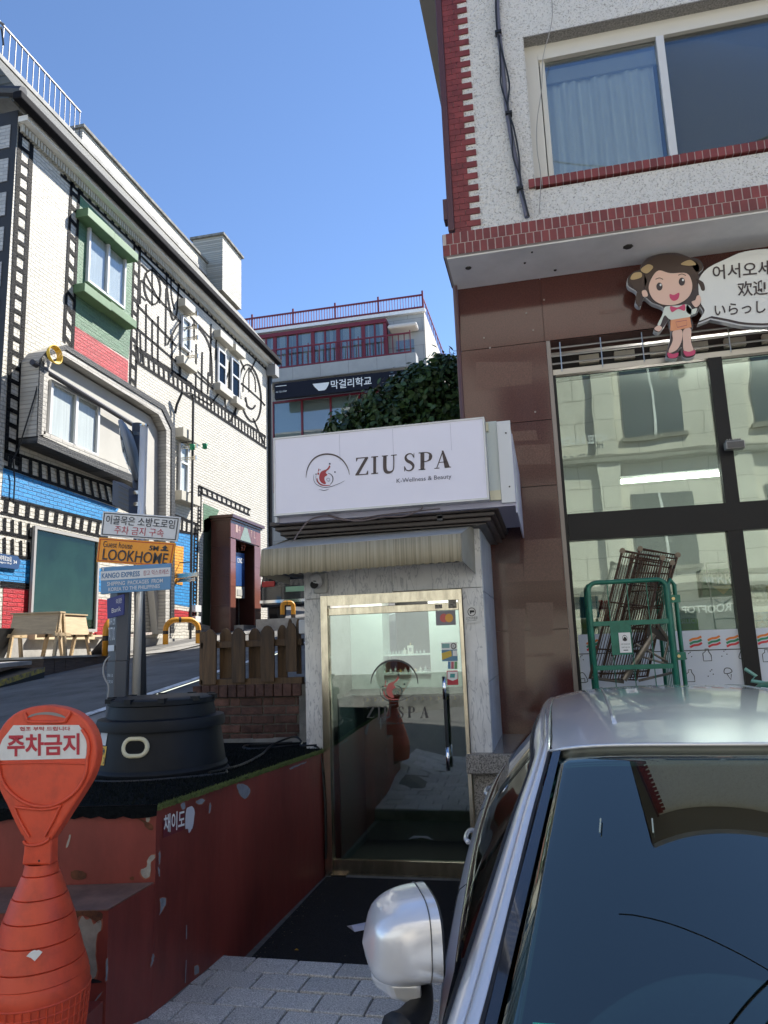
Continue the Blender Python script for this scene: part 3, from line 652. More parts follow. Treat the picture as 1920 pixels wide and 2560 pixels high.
# projecting floor slabs / bands
def band(y_px, h, d, name, x0=640, x1=1055, mt=None): a_ = F3(x0, y_px); b_ = F3(x1, y_px); return
zb4 = F3(683, 845).z
zz1 = AY(683, 840, YF-1.2).z
B((-22, YF-.18, zr-.12), (xr+.1, YF-.001, zr+.02), 'roof_edge', WHITE, fb)
# top rail
zR = zr+.02; n = 0; zt_ = zR+.66
for zz_ in (zR+.12, zt_): B((-22, YF-.05, zz_-.035), (xr, YF, zz_+.035), 'roof_rail', REDP, fb)
x = xr
while x > -17:
    main = n % 16 == 0; r_ = .035 if main else .008
    B((x-r_, YF-.06, zR), (x+r_, YF+.0, zt_+(.18 if main else 0)), 'rail_post' if main else 'rail_baluster', REDP, fb); x -= .119; n += 1
for i in range(24): B((xr-.03, YF+.3+i*.55, zR), (xr, YF+.34+i*.55, zt_), 'rail_baluster', REDP, fb)
B((xr-.04, YF, zt_-.03), (xr, YF+13.8, zt_+.03), 'roof_rail', REDP, fb)
# glazed balcony in red frames standing proud
YB = YF-.55
def G3(x, y, e=0.): p = AY(x, y, YB); return V((p.x, YB-e, p.z))
a_ = G3(662, 840); b_ = G3(963, 806); xa, xb = -16, b_.x; zlo = (G3(700, 925).z+G3(960, 895).z)/2; zhi = b_.z
B((xa, YB+.06, zlo), (xb-.06, YF-.001, zhi), 'balcony_room', mat('balcony_room', (.25, .25, .24), .8), fb)
B((xa, YB-.05, zhi), (xb+.05, YF-.002, zhi+.16), 'balcony_roof', REDP, fb)
B((xa, YB-.3, zlo-.62), (F3(1048, 895).x, YF-.002, zlo-.05), 'balcony_slab', STONE, fb)
FG = glass('far_window_glass', (.82, .86, .86), .08, wob=.1, fk=.6)
xsb = [G3(x, 870).x for x in (665, 687, 719, 743, 782, 813, 846, 876, 909, 938, 961)]
for i in range(len(xsb)-1):
    main = i in (1, 4, 6, 8)
    B((xsb[i]+.02, YB+.03, zlo), (xsb[i+1], YB+.035, zhi), 'window_pane', FG, fb)
    B((xsb[i]-(.08 if main else .035), YB-.0, zlo), (xsb[i]+(.08 if main else .035), YB+.05, zhi), 'window_mullion', REDP, fb)
    B((xsb[i]+.2, YB+.05, zlo), (xsb[i+1]-.3*((i*37) % 3)*.4, YB+.058, zhi), 'blind', mat('blind_pale', (.5, .5, .48), .8), fb)
B((xb-.1, YB+.0, zlo), (xb+.04, YB+.1, zhi), 'window_mullion', REDP, fb)
B((xb-.04, YB+.1, zlo), (xb, YF-.01, zlo+.15), 'side_rail', REDP, fb)
for k in range(3): B((xb-.03, YB+.1+k*.3, zlo), (xb+.01, YB+.14+k*.3, zhi), 'side_mullion', REDP, fb)
for zz_ in (zlo+.0, zlo+.82): B((xa, YB-.29, zz_-.03), (F3(1035, 880).x, YB-.25, zz_+.03), 'balcony_rail', REDP, fb)
x = F3(1035, 880).x; n = 0
while x > -15: B((x-.02, YB-.28, zlo), (x+.02, YB-.26, zlo+.82+(.12 if n % 9 == 0 else 0)), 'rail_baluster', REDP, fb); x -= .24; n += 1
B((F3(975, 800).x, YB-.1, F3(975, 838).z), (F3(1048, 820).x, YF-.001, F3(1050, 818).z), 'door_canopy', mat('canopy_pale', (.6, .55, .5), .7), fb, bevel=.08)
B((F3(990, 850).x, YF-.02, F3(1000, 893).z), (F3(1035, 850).x, YF-.003, F3(1000, 852).z), 'balcony_window', FG, fb)
# sign band
sgp = [(685, 960), (1040, 921), (1040, 958), (687, 998)]
sg = P([(lambda v: V((v.x, YF-1.05, v.z)))(AY(*p, YF-1.05)) for p in sgp], (0, .18, 0), 'signboard', mat('navy_sign', (.008, .009, .018), .6, spec=.2))
tag(sg, 'long navy signboard with a white bowl and Korean lettering on the rear grey building', 'sign')
q = [AY(*p, YF-1.06) for p in sgp]
sx = lambda x: (x-686)/354
lettering('막걸리학교', q, (sx(831), .22, sx(932), .82), WHITE, sg, (0, -.005, 0), bold=.012); lettering('MAKGEOLLI', q, (sx(976), .60, sx(1035), .74), WHITE, sg, (0, -.005, 0))
lettering('02-722-3337', q, (sx(690), .40, sx(718), .50), WHITE, sg, (0, -.005, 0)); ribm = MB()
pl = lambda u, v: bil(q, u, v)+V((0, -.006, 0))
ribm.poly([pl(*p) for p in ((sx(785), .72), (sx(790), .50), (sx(797), .30), (sx(800), .22), (sx(815), .22), (sx(819), .30), (sx(824), .50), (sx(827), .72))]); ribm.build('bowl_emblem', WHITE, sg)
MB().poly([pl(*p) for p in ((sx(690), .80), (sx(718), .80), (sx(718), .84), (sx(690), .84))]).build('sign_rule', WHITE, sg)
# lower window row
zu = F3(760, 1000).z-.02; zl = F3(760, 1110).z-2
zu = (F3(690, 1010).z+F3(930, 985).z)/2
lw = [F3(x, 1050).x for x in (685, 757, 829, 901, 973, 1040)]
B((lw[0]-.1, YF-.03, zl), (lw[-1], YF-.001, zu+.1), 'window_surround', mat('window_shade', (.05, .055, .06), .8), fb)
for i in range(len(lw)-1):
    B((lw[i]+.03, YF-.08, zl), (lw[i+1]-.03, YF-.07, zu), 'window_pane', FG, fb)
    if i in (1, 3): B((lw[i]+.05, YF-.06, zl), (lw[i+1]-.05, YF-.05, zu), 'blind', mat('blind_white', (.5, .5, .5), .8), fb)
    else: B((lw[i]+.05, YF-.06, zl), (lw[i+1]-.05, YF-.05, zu), 'blind', mat('blind_pale2', (.45, .52, .52), .8), fb)
    B((lw[i]-.04, YF-.12, zl), (lw[i]+.04, YF-.04, zu+.02), 'window_mullion', REDP, fb)
B((lw[0]-.1, YF-.13, zu), (lw[-1], YF-.04, zu+.08), 'window_head', REDP, fb)
# antenna masts on the skyline
mb = MB()
for x_, h_ in ((1124, 870), (1150, 880)): a_ = AY(x_, 905, 40); b_ = AY(x_, h_, 40); mb.tube([a_+V((0, 0, -6)), b_], .03, 5)
tag(mb.build('antenna_masts', GALV), 'two thin antenna masts on the skyline just left of the brown granite wall', 'antenna')

# ================= DARK CAR parked up the lane
def carseg():
    t = thing('parked_car', 'dark parked car seen through the gap under the awning, rear end with green plate', 'car', (-5.9, 17.5, 2.1))
    CP = mat('black_car_paint', (.012, .014, .02), .15, 0, coat=1)
    c = AY(742, 1472, 16.5); z = c.z-.76; x0, x1 = c.x-.95, c.x+.95; y0_ = 16.5
    prof = [(0, .35), (0, .85), (.08, 1.0), (.35, 1.45), (2.6, 1.5), (3.4, 1.05), (4.4, .95), (4.5, .4)]
    MB().prism([(x0, y0_+a, z+b) for a, b in prof], (x1-x0, 0, 0)).build('body', CP, t, bevel=.06)
    P([(x0+.2, y0_+.09, z+1.05), (x1-.2, y0_+.09, z+1.05), (x1-.3, y0_+.29, z+1.4), (x0+.3, y0_+.29, z+1.4)], (0, .02, 0), 'rear_window', mat('black_glass', (.01, .01, .012), .05), t).location = (0, -.03, 0)
    for s in (-1, 1): B((c.x+s*.72-.16, y0_-.02, z+.84), (c.x+s*.72+.16, y0_+.05, z+.98), 'tail_light', mat('tail_red', (.4, .02, .02), .2), t, bevel=.02)
    B((c.x-.27, y0_-.03, z+.70), (c.x+.27, y0_+.01, z+.82), 'number_plate', mat('plate_green', (.25, .45, .3), .5), t)
    B((x0+.02, y0_-.04, z+.45), (x1-.02, y0_+.05, z+.52), 'bumper_trim', CHROME, t)
    for s in (-1, 1):
        for yy in (.8, 3.6): MB().tube([(c.x+s*.8-.11, y0_+yy, z+.33), (c.x+s*.8+.11, y0_+yy, z+.33)], .33, 18).build('wheel', BLACK, t)
carseg()
a_ = AY(660, 1555, 15.2); b_ = AY(775, 1555, 15.2)
tag(B((a_.x-.15, 15.1, 1.6), (b_.x+1.5, 15.3, a_.z+.06), 'low_wall', CONC), 'low pale concrete wall in front of the dark parked car', 'wall')

# ================= TREE behind the kiosk
def tree():
    t = thing('garden_tree', 'dense dark green broadleaf tree rising behind the white spa signboard', 'tree', (-1.7, 11.5, 1.6))
    BARK = mat('bark', (.09, .065, .045), .9, nscale=8, namt=.4)
    top = V((-1.7, 11.6, 5.0))
    mb = MB(); mb.tube([(-1.7, 11.5, 1.5), (-1.65, 11.5, 3), top], .1, 8, rs=[.12, .09, .06])
    rnd = random.Random(3)
    cl = []
    for (px_, py_, Y, r_) in ((1095, 955, 11.6, .50), (1130, 985, 11.9, .55), (1040, 985, 11.4, .48), (1000, 1010, 11.6, .48), (955, 1030, 11.3, .5), (915, 1050, 11.5, .45), (870, 1072, 11.2, .38), (1080, 1030, 11.5, .6), (1135, 1050, 11.7, .55),
                             (1000, 1070, 11.3, .55), (1060, 960, 11.2, .35), (850, 1088, 11.0, .22), (1150, 925, 12, .35), (1110, 920, 11.7, .28), (960, 1090, 11.4, .6), (1040, 1110, 11.6, .6), (1110, 1110, 11.5, .6), (880, 1120, 11.3, .5), (1000, 960, 11.6, .22), (1040, 935, 11.5, .2)):
        c = AY(px_, py_, Y); cl.append((c, r_)); mb.tube([top, (top+c)/2+V((0, 0, -.1)), c], .02, 5, rs=[.04, .025, .01])
    mb.build('trunk', BARK, t)
    LF = mat('leaf_green', (.060, .115, .030), .45, nscale=4, namt=.5, col2=(.012, .030, .010), bump=0, spec=.4)
    n_tot = 0; vs = []; fs = []
    for c, r_ in cl:
        for k in range(int(900*r_)):
            d = V((rnd.gauss(0, 1), rnd.gauss(0, 1), rnd.gauss(0, 1))).normalized(); rr = r_*(.55+.5*rnd.random())
            if rnd.random() < .10: rr *= 1.12+.28*rnd.random()
            p_ = c+V((d.x*rr*1.05, d.y*rr, d.z*rr*.9)); s = .045+.03*rnd.random()
            nrm = (d+V((rnd.gauss(0, .5), rnd.gauss(0, .5), rnd.gauss(.3, .5)))).normalized(); u = nrm.cross(V((0, 0, 1))).normalized(); w_ = nrm.cross(u)
            a = rnd.random()*6.28; uu = u*cos(a)+w_*sin(a); ww = nrm.cross(uu)
            i = len(vs); vs += [p_-uu*s, p_+ww*s*.55-uu*.3*s, p_+ww*s*.5+uu*s*.4, p_+uu*s*1.1-nrm*.01, p_-ww*s*.5+uu*s*.4, p_-ww*s*.55-uu*.3*s]; fs.append(tuple(range(i, i+6)))
    me = bpy.data.meshes.new('crown'); me.from_pydata([tuple(v) for v in vs], [], fs); me.materials.append(LF); o = bpy.data.objects.new('crown', me); COL.objects.link(o); o.parent = t; o.matrix_parent_inverse = INV(t)
tree()

# ================= RIGHT BUILDING: granite shopfront, tiled ledge, stuccoed storey
YW = 6.41; YU = 5.95
rb = thing('corner_building', 'corner building with brown granite ground floor, dark red tiled ledge and speckled white stucco above', 'building', (3, YW, 0))
def W3(x, y, e=0.): p = AY(x, y, YW); return V((p.x, YW-e, p.z))
def U3(x, y, e=0.): p = AY(x, y, YU); return V((p.x, YU-e, p.z))
XC = -.60; zL = 4.93
STU = mat('stucco', (.68, .67, .645), .95, nscale=72, namt=.3, bump=2.6, bscale=36, col2=(.27, .26, .24), nlo=.34, nhi=.47)
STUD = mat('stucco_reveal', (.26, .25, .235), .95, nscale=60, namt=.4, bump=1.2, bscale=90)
xw0 = W3(1365, 853).x; zh = W3(1365, 853).z    # shop opening left edge, head height
XE = 9.0
B((XC, YW+.03, -.3), (xw0-.005, 17.8, zL), 'wall', mat('wall_core', (.1, .05, .045), .7), rb)
B((xw0-.004, YW+.03, zh+.0), (XE, YW+.3, zL-.001), 'wall', mat('wall_core', (.1, .05, .045), .7), rb)
B((xw0-.004, YW+6.0, -.3), (XE, 17.8, zL-.002), 'wall', mat('shop_back_wall', (.5, .5, .48), .8), rb)
B((XE, YW+.03, -.3), (XE+4, 17.8, zL-.001), 'wall', mat('wall_core', (.1, .05, .045), .7), rb)
B((xw0-.003, YW+.031, zh+.3), (XE-.001, YW+5.99, zh+.35), 'shop_ceiling', mat('shop_ceiling', (.6, .6, .58), .8), rb)
B((xw0-.003, YW+.06, -.31), (XE-.001, YW+5.99, -.1), 'shop_floor', mat('shop_floor', (.4, .4, .39), .4), rb)
# granite panels
GP = mat('brown_granite', (.086, .031, .024), .11, nscale=90, namt=.28, rnd=.08, spec=.6)
zj = [-.3, .62, 1.70, 2.95, 3.55, zh, zL]
xm = (XC+xw0)/2
for j in range(4):
    B((XC-.01, YW, zj[j]+.003), (xw0-.002, YW+.028, zj[j+1]-.003), 'granite_panel', GP, rb)
B((XC-.01, YW, zj[4]+.003), (xw0-.002, YW+.028, zj[5]-.003), 'granite_panel', GP, rb)
x = XC-.01
while x < XE:
    x1 = x+ (xw0-XC if x < 0 else 1.18); B((x+.002, YW, zj[5]+.003), (x1-.002, YW+.028, zL-.003), 'granite_panel', GP, rb); x = x1
# screw holes on the granite
for p in ((1316, 783), (1333, 826), (1210, 845), (1225, 870), (1338, 1030), (1360, 750)): c = W3(*p, .002); MB().tube([c, c+V((0, -.004, 0))], .009, 8).build('screw_hole', mat('filler', (.3, .25, .22), .9), rb)
# hotel reflections painted as flat tinted squares on the granite
RFL = mat('granite_reflection', (.110, .045, .033), .22, nscale=90, namt=.25, spec=.6); RFD = mat('granite_reflection_dark', (.062, .028, .025), .16, nscale=90, namt=.25, spec=.6)
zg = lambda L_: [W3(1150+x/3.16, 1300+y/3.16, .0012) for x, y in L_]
for L_, mt in (([(520, 655), (735, 650), (742, 905), (560, 925)], RFL), ([(370, 705), (512, 700), (520, 1350), (410, 1350)], RFL), ([(362, 350), (495, 350), (505, 485), (362, 495)], RFL), ([(505, 160), (800, 140), (815, 475), (505, 485)], RFL), ([(528, 1060), (748, 1048), (745, 1075), (530, 1082)], RFL), ([(270, 60), (480, 60), (470, 340), (280, 340)], RFD)): MB().poly(zg(L_)).build('reflection_patch', mt, rb)
for L_ in ([(1190, 905), (1330, 905), (1330, 960), (1190, 975)], [(1185, 1085), (1340, 1075), (1345, 1100), (1188, 1108)], [(1175, 1120), (1375, 1110), (1378, 1160), (1178, 1165)], [(1500, 775), (1560, 770), (1562, 780), (1500, 786)]): MB().poly([W3(x, y, .0016) for x, y in L_]).build('reflection_patch', RFL, rb)
# ledge tiles
TILE = mat('red_ceramic_tile', (.185, .035, .032), .35, nscale=8, namt=.18, rnd=.16)
GROUT = mat('grout', (.48, .42, .40), .9)
YL = 5.80
xl0 = AY(1107, 630, YL).x; zt0, zt1 = AY(1108, 642, YL).z, AY(1105, 586, YL).z
B((xl0+.004, YL+.004, zt0+.003), (XE, YW+.03, zt1-.002), 'ledge_core', GROUT, rb)
B((xl0+.03, YL+.03, zt0-.012), (XE, YW+.028, zt0+.002), 'ledge_soffit', mat('grey_soffit', (.78, .78, .78), .8, nscale=2, namt=.08), rb)
hh = (zt1-zt0)/2; n = 0
x = xl0
while x < 3.6:
    for r_ in range(2):
        off = .03*r_
        B((x+.0045+off, YL, zt0+r_*hh+.004), (x+.0605+off, YL+.012, zt0+(r_+1)*hh-.003), 'tile', TILE, rb)
    n += 1; x += .065
for r_ in range(2):
    for k in range(9): B((xl0, YL+.012+k*.065+.003, zt0+r_*hh+.003), (xl0+.01, YL+.012+k*.065+.062, zt0+(r_+1)*hh-.003), 'tile', TILE, rb)
# broken fixings in the soffit
for p, s in (((1570, 617), .045), ((1171, 670), .03), ((1312, 657), .012), ((1388, 675), .015), ((1330, 630), .01)):
    c = AZ(p[0], p[1], zt0-.014); MB().lathe(c, [(s, 0), (s*.7, -.008), (0, -.01)], 7).build('fixing_scar', mat('scar', (.04, .035, .03), .9), rb)
# stucco wall with window opening
wz0 = U3(1370, 470).z; wtop = U3(1320, 90).z; wx0 = U3(1318, 250).x; wx1 = 4.4
zTOP = 9.15; xq = U3(1160, 300).x
XU = U3(1120, 300).x
xu0 = -.545
B((xu0, YU, zt1-.001), (wx0, YU+.3, zTOP), 'upper_wall', STU, rb)
B((wx0+.0, YU+.0, zt1-.001), (wx1, YU+.3, wz0), 'upper_wall', STU, rb)
B((wx0, YU, wtop), (wx1, YU+.3, zTOP), 'upper_wall', STU, rb)
B((wx1, YU, zt1-.001), (XE+3, YU+.3, zTOP), 'upper_wall', STU, rb)
B((xu0+.002, YU+.301, zt1), (XE+3, 17.8, zTOP), 'upper_core', mat('core_plain', (.35, .34, .32), .9), rb) if False else None
B((xu0+.001, 9.5, zt1), (XE+3, 17.8, 11.3), 'upper_core', mat('core_plain', (.35, .34, .32), .9), rb)
B((xu0+.001, YU+.3, zt1), (xu0+.2, 9.499, zTOP-.001), 'side_wall', mat('core_plain', (.35, .34, .32), .9), rb)
B((-.95, 5.62, zTOP), (XE+3, 9.499, zTOP+.14), 'roof_eave', mat('eave_pale', (.30, .28, .26), .8), rb)
B((xu0+.2, YU+2.4, zt1+.1), (XE+3, YU+2.5, zTOP-.001), 'room_wall', mat('room_grey', (.12, .13, .13), .9), rb)
# reveal lining
B((wx0+.001, YU+.17, wtop-.20), (wx1, YU+.18, wtop), 'reveal', STUD, rb) if False else None
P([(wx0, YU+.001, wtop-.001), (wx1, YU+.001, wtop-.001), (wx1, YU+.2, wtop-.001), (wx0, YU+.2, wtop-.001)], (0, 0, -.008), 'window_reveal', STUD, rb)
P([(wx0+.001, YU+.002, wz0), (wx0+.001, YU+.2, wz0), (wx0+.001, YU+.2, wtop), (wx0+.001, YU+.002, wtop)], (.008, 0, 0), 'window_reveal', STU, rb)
# sill bricks
x = U3(1330, 470).x-.03; szt, szb = U3(1331, 452).z, U3(1331, 472).z
while x < 3.4: B((x+.003, YU-.03, szb), (x+.055, YU+.1, szt), 'sill_brick', TILE, rb); x += .06
B((U3(1330, 470).x-.02, YU-.026, szb+.003), (3.4, YU+.099, szt-.003), 'sill_grout', GROUT, rb)
# sliding window
yw = YU+.14
def UW(x, y): return AY(x, y, yw)
fx0 = UW(1345, 300).x; ftop = UW(1345, 133).z; fbot = szt-.02; mx = UW(1670, 250).x
CRF = mat('cream_aluminium', (.62, .60, .54), .45)
wn = MB()
wn.box((wx0+.005, yw-.02, fbot), (fx0+.045, yw+.06, ftop+.2)); wn.box((fx0, yw-.015, ftop-.04), (wx1, yw+.06, wtop-.01)); wn.box((fx0+.046, yw-.03, ftop-.10), (wx1, yw+.05, ftop-.05)); wn.box((fx0+.055, yw+.0, fbot), (fx0+.10, yw+.05, ftop-.1))
uw = wn.build('window', CRF, rb)
B((mx-.045, yw-.03, fbot), (mx+.02, yw+.04, ftop-.1), 'window_mullion', PVC, uw)
B((3.3, yw-.03, fbot), (3.36, yw+.04, ftop-.1), 'window_mullion', PVC, uw)
g1 = glass('upper_glass', (.90, .95, .97), .09, wob=.05); g2 = glass('upper_glass_dark', (.74, .76, .76), .03, wob=.05, fk=.7)
B((fx0+.10, yw+.02, fbot), (mx-.045, yw+.026, ftop-.1), 'pane', g1, uw)
B((mx+.02, yw+.012, fbot), (3.3, yw+.018, ftop-.1), 'pane', g2, uw)
# curtain folds behind the left pane
CUR2 = mat('pale_blue_curtain', (.72, .76, .74), .85)
rows = []; 
for zc in (fbot, ftop-.22):
    r_ = []
    for i in range(60): xx = fx0+.1+(mx-fx0-.16)*i/59; r_.append((xx, yw+.14+.018*sin(i*1.1)+.012*sin(i*.37), zc))
    rows.append(r_)
MB().grid(rows).build('curtain', CUR2, uw, smooth=True)
B((fx0+.1, yw+.1, ftop-.26), (mx, yw+.13, ftop-.12), 'curtain_rail', mat('pelmet', (.4, .42, .40), .7), uw)
B((fx0+.1, YU+1.2, fbot-.3), (4.3, YU+1.25, wtop), 'room_back', mat('room_grey', (.12, .13, .13), .9), rb)
B((mx+.03, yw+.10, fbot), (3.3, yw+.104, ftop-.1), 'grey_blind', mat('grey_blind', (.36, .37, .36), .9), uw)
# red brick quoins at the corner
QB = mat('quoin_brick', (.19, .035, .032), .5, nscale=10, namt=.2, rnd=.14)
z = zt1+.004; k = 0
while z < 9.08:
    h_ = .058; long_ = (k % 2 == 0); x = xu0-.012
    wl = [.115, .12] if long_ else [.075, .0]
    tot = .235 if long_ else .145
    cuts = [0, .105, tot] if long_ else [0, .055, tot]
    for a_, b_ in zip(cuts, cuts[1:]): B((x+a_+.0015, YU-.014, z+.001), (x+b_-.0015, YU+.01, z+h_-.0025), 'quoin_brick', QB, rb)
    z += h_; k += 1
# brown downspout on the side and box at its foot
DBR = mat('brown_downspout', (.085, .035, .04), .4)
mb = MB(); mb.box((xu0-.07, YU-.03, zt1+.1), (xu0-.012, YU+.05, zTOP-.01)); mb.build('downspout', DBR, rb, bevel=.01)
B((xu0-.105, YU-.02, zt1+.22), (xu0-.013, YU+.1, zt1+.42), 'pipe_box', DBR, rb)
a_ = AY(1108, 560, YU+.3)
mb = MB(); c_ = V((XC-.03, YW-.02, 4.6)); mb.tube([(XC-.02, 6.3, 4.9), (XC-.03, YW+.0, 4.4), (XC-.03, YW+.0, 2.6)], .022, 8); mb.build('side_pipe', DBR, rb)
# side eave running back along the flank
o1, o2 = AX(1050, 0, -1.0), AX(1136, 352, -1.0); dv = (o2-o1).normalized(); A0 = o1-dv*2.2; A1 = o2+dv*.9
EV = mat('eave_dark', (.07, .065, .07), .7)
P([A0, A1, A1+V((.0, 0, .16)), A0+V((0, 0, .16))], (.10, 0, 0), 'side_eave', EV, rb)
P([A0+V((.1, 0, .03)), A1+V((.1, 0, .03)), V((xu0-.03, A1.y, A1.z+.1)), V((xu0-.03, A0.y, A0.z+.1))], (0, 0, .05), 'eave_soffit', mat('soffit_beige', (.42, .39, .33), .8), rb)
# cable bundle pinned to the stucco
CBL = mat('grey_cable', (.06, .06, .075), .5)
def wallcable(pts, r, nm, mt, Y=YU, e=.03, par=None, lab=None):
    p3 = [AY(x, y, Y)+V((0, -e, 0)) for x, y in crom(pts, False, 5)]; o = MB().tube(p3, r, 7).build(nm, mt, par, smooth=True)
    return o
cb_ = thing('cable_bundle', 'bundle of dark cables running down the speckled stucco left of the upper window', 'cable', (0, YU, 7))
wallcable([(1243, -40), (1244, 40), (1248, 90), (1258, 180), (1268, 280), (1281, 360), (1296, 440), (1305, 490), (1318, 548)], .022, 'conduit', mat('conduit_grey', (.12, .12, .16), .4), par=cb_)
wallcable([(1240, -40), (1243, 80), (1256, 140), (1274, 220), (1270, 280), (1285, 330), (1298, 400), (1303, 470), (1323, 550)], .008, 'thin_cable', BLACK, e=.055, par=cb_)
wallcable([(1250, 100), (1252, 190), (1254, 225), (1273, 290), (1281, 350), (1283, 400), (1300, 450), (1302, 480), (1318, 530)], .007, 'thin_cable', BLACK, e=.05, par=cb_)
for p in ((1246, 83), (1272, 285), (1300, 473)): c = AY(p[0], p[1], YU-.04); B(c-V((.03, .03, .012)), c+V((.03, .03, .012)), 'cable_clip', BLACK, cb_)
w2 = wallcable([(1376, -30), (1381, 40), (1374, 90), (1358, 150), (1354, 230), (1343, 310), (1343, 380), (1352, 450), (1348, 540)], .004, 'thin_wire', mat('pale_wire', (.3, .29, .27), .6), e=.04)
tag(w2, 'thin pale wire hanging loosely in front of the left side of the upper window', 'wire')

# ================= SHOP FRONT
sf = rb
YG = YW+.05
def S3(x, y, e=0.): p = AY(x, y, YG); return V((p.x, YG-e, p.z))
BF = mat('black_frame', (.006, .0065, .008), .4, spec=.3)
zg1 = S3(1407, 1288).z; zg0 = S3(1417, 1354).z; zrail = S3(1378, 947).z; ztb = -.1
xj = S3(1412, 1290).x
B((xw0, YW+.0, ztb), (xw0+.035, YW+.06, zh), 'steel_trim', mat('grey_trim', (.25, .22, .2), .4, .5), sf)
B((xw0+.036, YG-.03, ztb), (xj+.02, YG+.07, zrail+.02), 'frame_post', BF, sf)
mx1 = S3(1808, 1086).x
B((mx1-.055, YG-.035, zg1), (mx1+.055, YG+.07, zrail+.02), 'frame_post', BF, sf)
mx2 = S3(1858, 1511).x
B((mx2-.06, YG-.035, ztb), (mx2+.06, YG+.07, zg0), 'frame_post', BF, sf)
B((xj+.021, YG-.04, zg0), (XE, YG+.08, zg1), 'transom', BF, sf)
B((4.0, YG-.035, ztb), (4.12, YG+.07, zg0-.001), 'frame_post', BF, sf); B((4.0, YG-.035, zg1+.001), (4.12, YG+.07, zrail+.02), 'frame_post', BF, sf); B((6.6, YG-.035, ztb), (6.7, YG+.07, zg0-.001), 'frame_post', BF, sf)
SG = glass('shop_glass', (.76, .84, .80), .11, gcol=(.76, .86, .80), wob=.10)
for xa, xb, za, zb in ((xj+.02, mx1-.055, zg1, zrail), (mx1+.055, 4.0, zg1, zrail), (xj+.02, mx2-.06, ztb, zg0), (mx2+.06, 4.0, ztb, zg0), (4.12, XE, ztb, zg0), (4.12, XE, zg1, zrail)):
    B((xa, YG, za), (xb, YG+.01, zb), 'pane', SG, sf)
# grille above the glass
CHR = mat('grille_steel', (.42, .40, .36), .3, .8)
mb = MB()
B((xw0+.04, YG-.03, zrail+.02), (XE, YG+.03, zrail+.07), 'head_rail', CHR, sf)
for i, z_ in enumerate([zrail+.13+k*.075 for k in range(6)]):
    if z_ < zh: MB().tube([(xw0+.04, YG-.02, z_), (XE, YG-.02, z_)], .009, 6).build('grille_bar', CHR, sf)
x = xw0+.12
while x < 4.2: MB().tube([(x, YG-.035, zrail+.05), (x, YG-.035, zh-.02)], .006, 6).build('grille_upright', CHR, sf); x += .355
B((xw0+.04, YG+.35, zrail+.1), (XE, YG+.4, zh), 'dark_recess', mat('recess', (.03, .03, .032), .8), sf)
for i in range(22): B((xw0+.3+i*.32, YG+.28, zrail+.22), (xw0+.48+i*.32, YG+.33, zrail+.30), 'vent_slat', mat('vent_cream', (.5, .47, .4), .6), sf)
# film at the foot
FILM = mat('white_film', (.62, .66, .72), .5)
zf = S3(1441, 1587).z
for xa, xb in ((xj+.025, mx2-.065), (mx2+.065, 3.95)):
    B((xa, YG-.004, ztb), (xb, YG-.001, zf), 'printed_film', FILM, sf); B((xa, YG-.007, zf-.165), (xb, YG-.0045, zf-.158), 'film_rule', BLACK, sf)
SO = mat('stripe_orange', (.75, .2, .03), .5); SGR = mat('stripe_green', (.02, .25, .12), .5); SRD = mat('stripe_red', (.6, .04, .05), .5)
def stripes(px_, py_):
    c = S3(px_, py_); 
    for k, mt in enumerate((SO, SGR, SRD)):
        mb = MB(); pl_ = lambda u, v: V((c.x+u, YG-.0065, c.z+v))
        ribbon(mb, crom([(-.045, .008-.026*k), (-.015, .022-.026*k), (.02, .026-.026*k), (.05, .04-.026*k)], False, 4), .017, pl_); mb.build('film_stripe', mt, sf)
for p in ((1738, 1604), (1784, 1603), (1830, 1602), (1908, 1596), (1480, 1612)): stripes(*p)
def icon(px_, py_, kind):
    c = S3(px_, py_); pl_ = lambda u, v: V((c.x+u, YG-.0065, c.z+v)); mb = MB(); w_ = .006
    if kind == 'onigiri': ribbon(mb, crom([(-.04, -.03), (-.02, .03), (0, .045), (.02, .03), (.04, -.03)], True, 4), w_, pl_, closed=True); ribbon(mb, [(-.018, -.03), (-.018, -.005), (.018, -.005), (.018, -.03)], w_, pl_)
    if kind == 'bottle': ribbon(mb, [(-.03, -.045), (-.03, .015), (-.01, .03), (-.01, .05), (.015, .05), (.015, .03), (.032, .0), (.032, -.045)], w_, pl_, closed=True)
    if kind == 'cone': ribbon(mb, crom([(-.03, 0), (-.02, .035), (.015, .035), (.03, .01), (.0, -.005)], True, 4), w_, pl_, closed=True); ribbon(mb, [(-.01, -.01), (.015, -.055), (.022, -.01)], w_, pl_)
    if kind == 'dots':
        for u, v in ((0, .02), (.02, -.005), (-.02, -.02), (.012, .03)): mb.poly([pl_(u-.004, v-.004), pl_(u+.004, v-.004), pl_(u+.004, v+.004), pl_(u-.004, v+.004)])
    mb.build('film_icon', BLACK, sf)
for p in ((1767, 1638, 'bottle'), (1860, 1636, 'onigiri'), (1456, 1695, 'onigiri'), (1820, 1682, 'cone'), (1725, 1690, 'bottle'), (1810, 1634, 'dots'), (1776, 1684, 'dots'), (1722, 1640, 'dots'), (1452, 1648, 'dots'), (1880, 1690, 'dots'), (1916, 1640, 'bottle')): icon(*p)
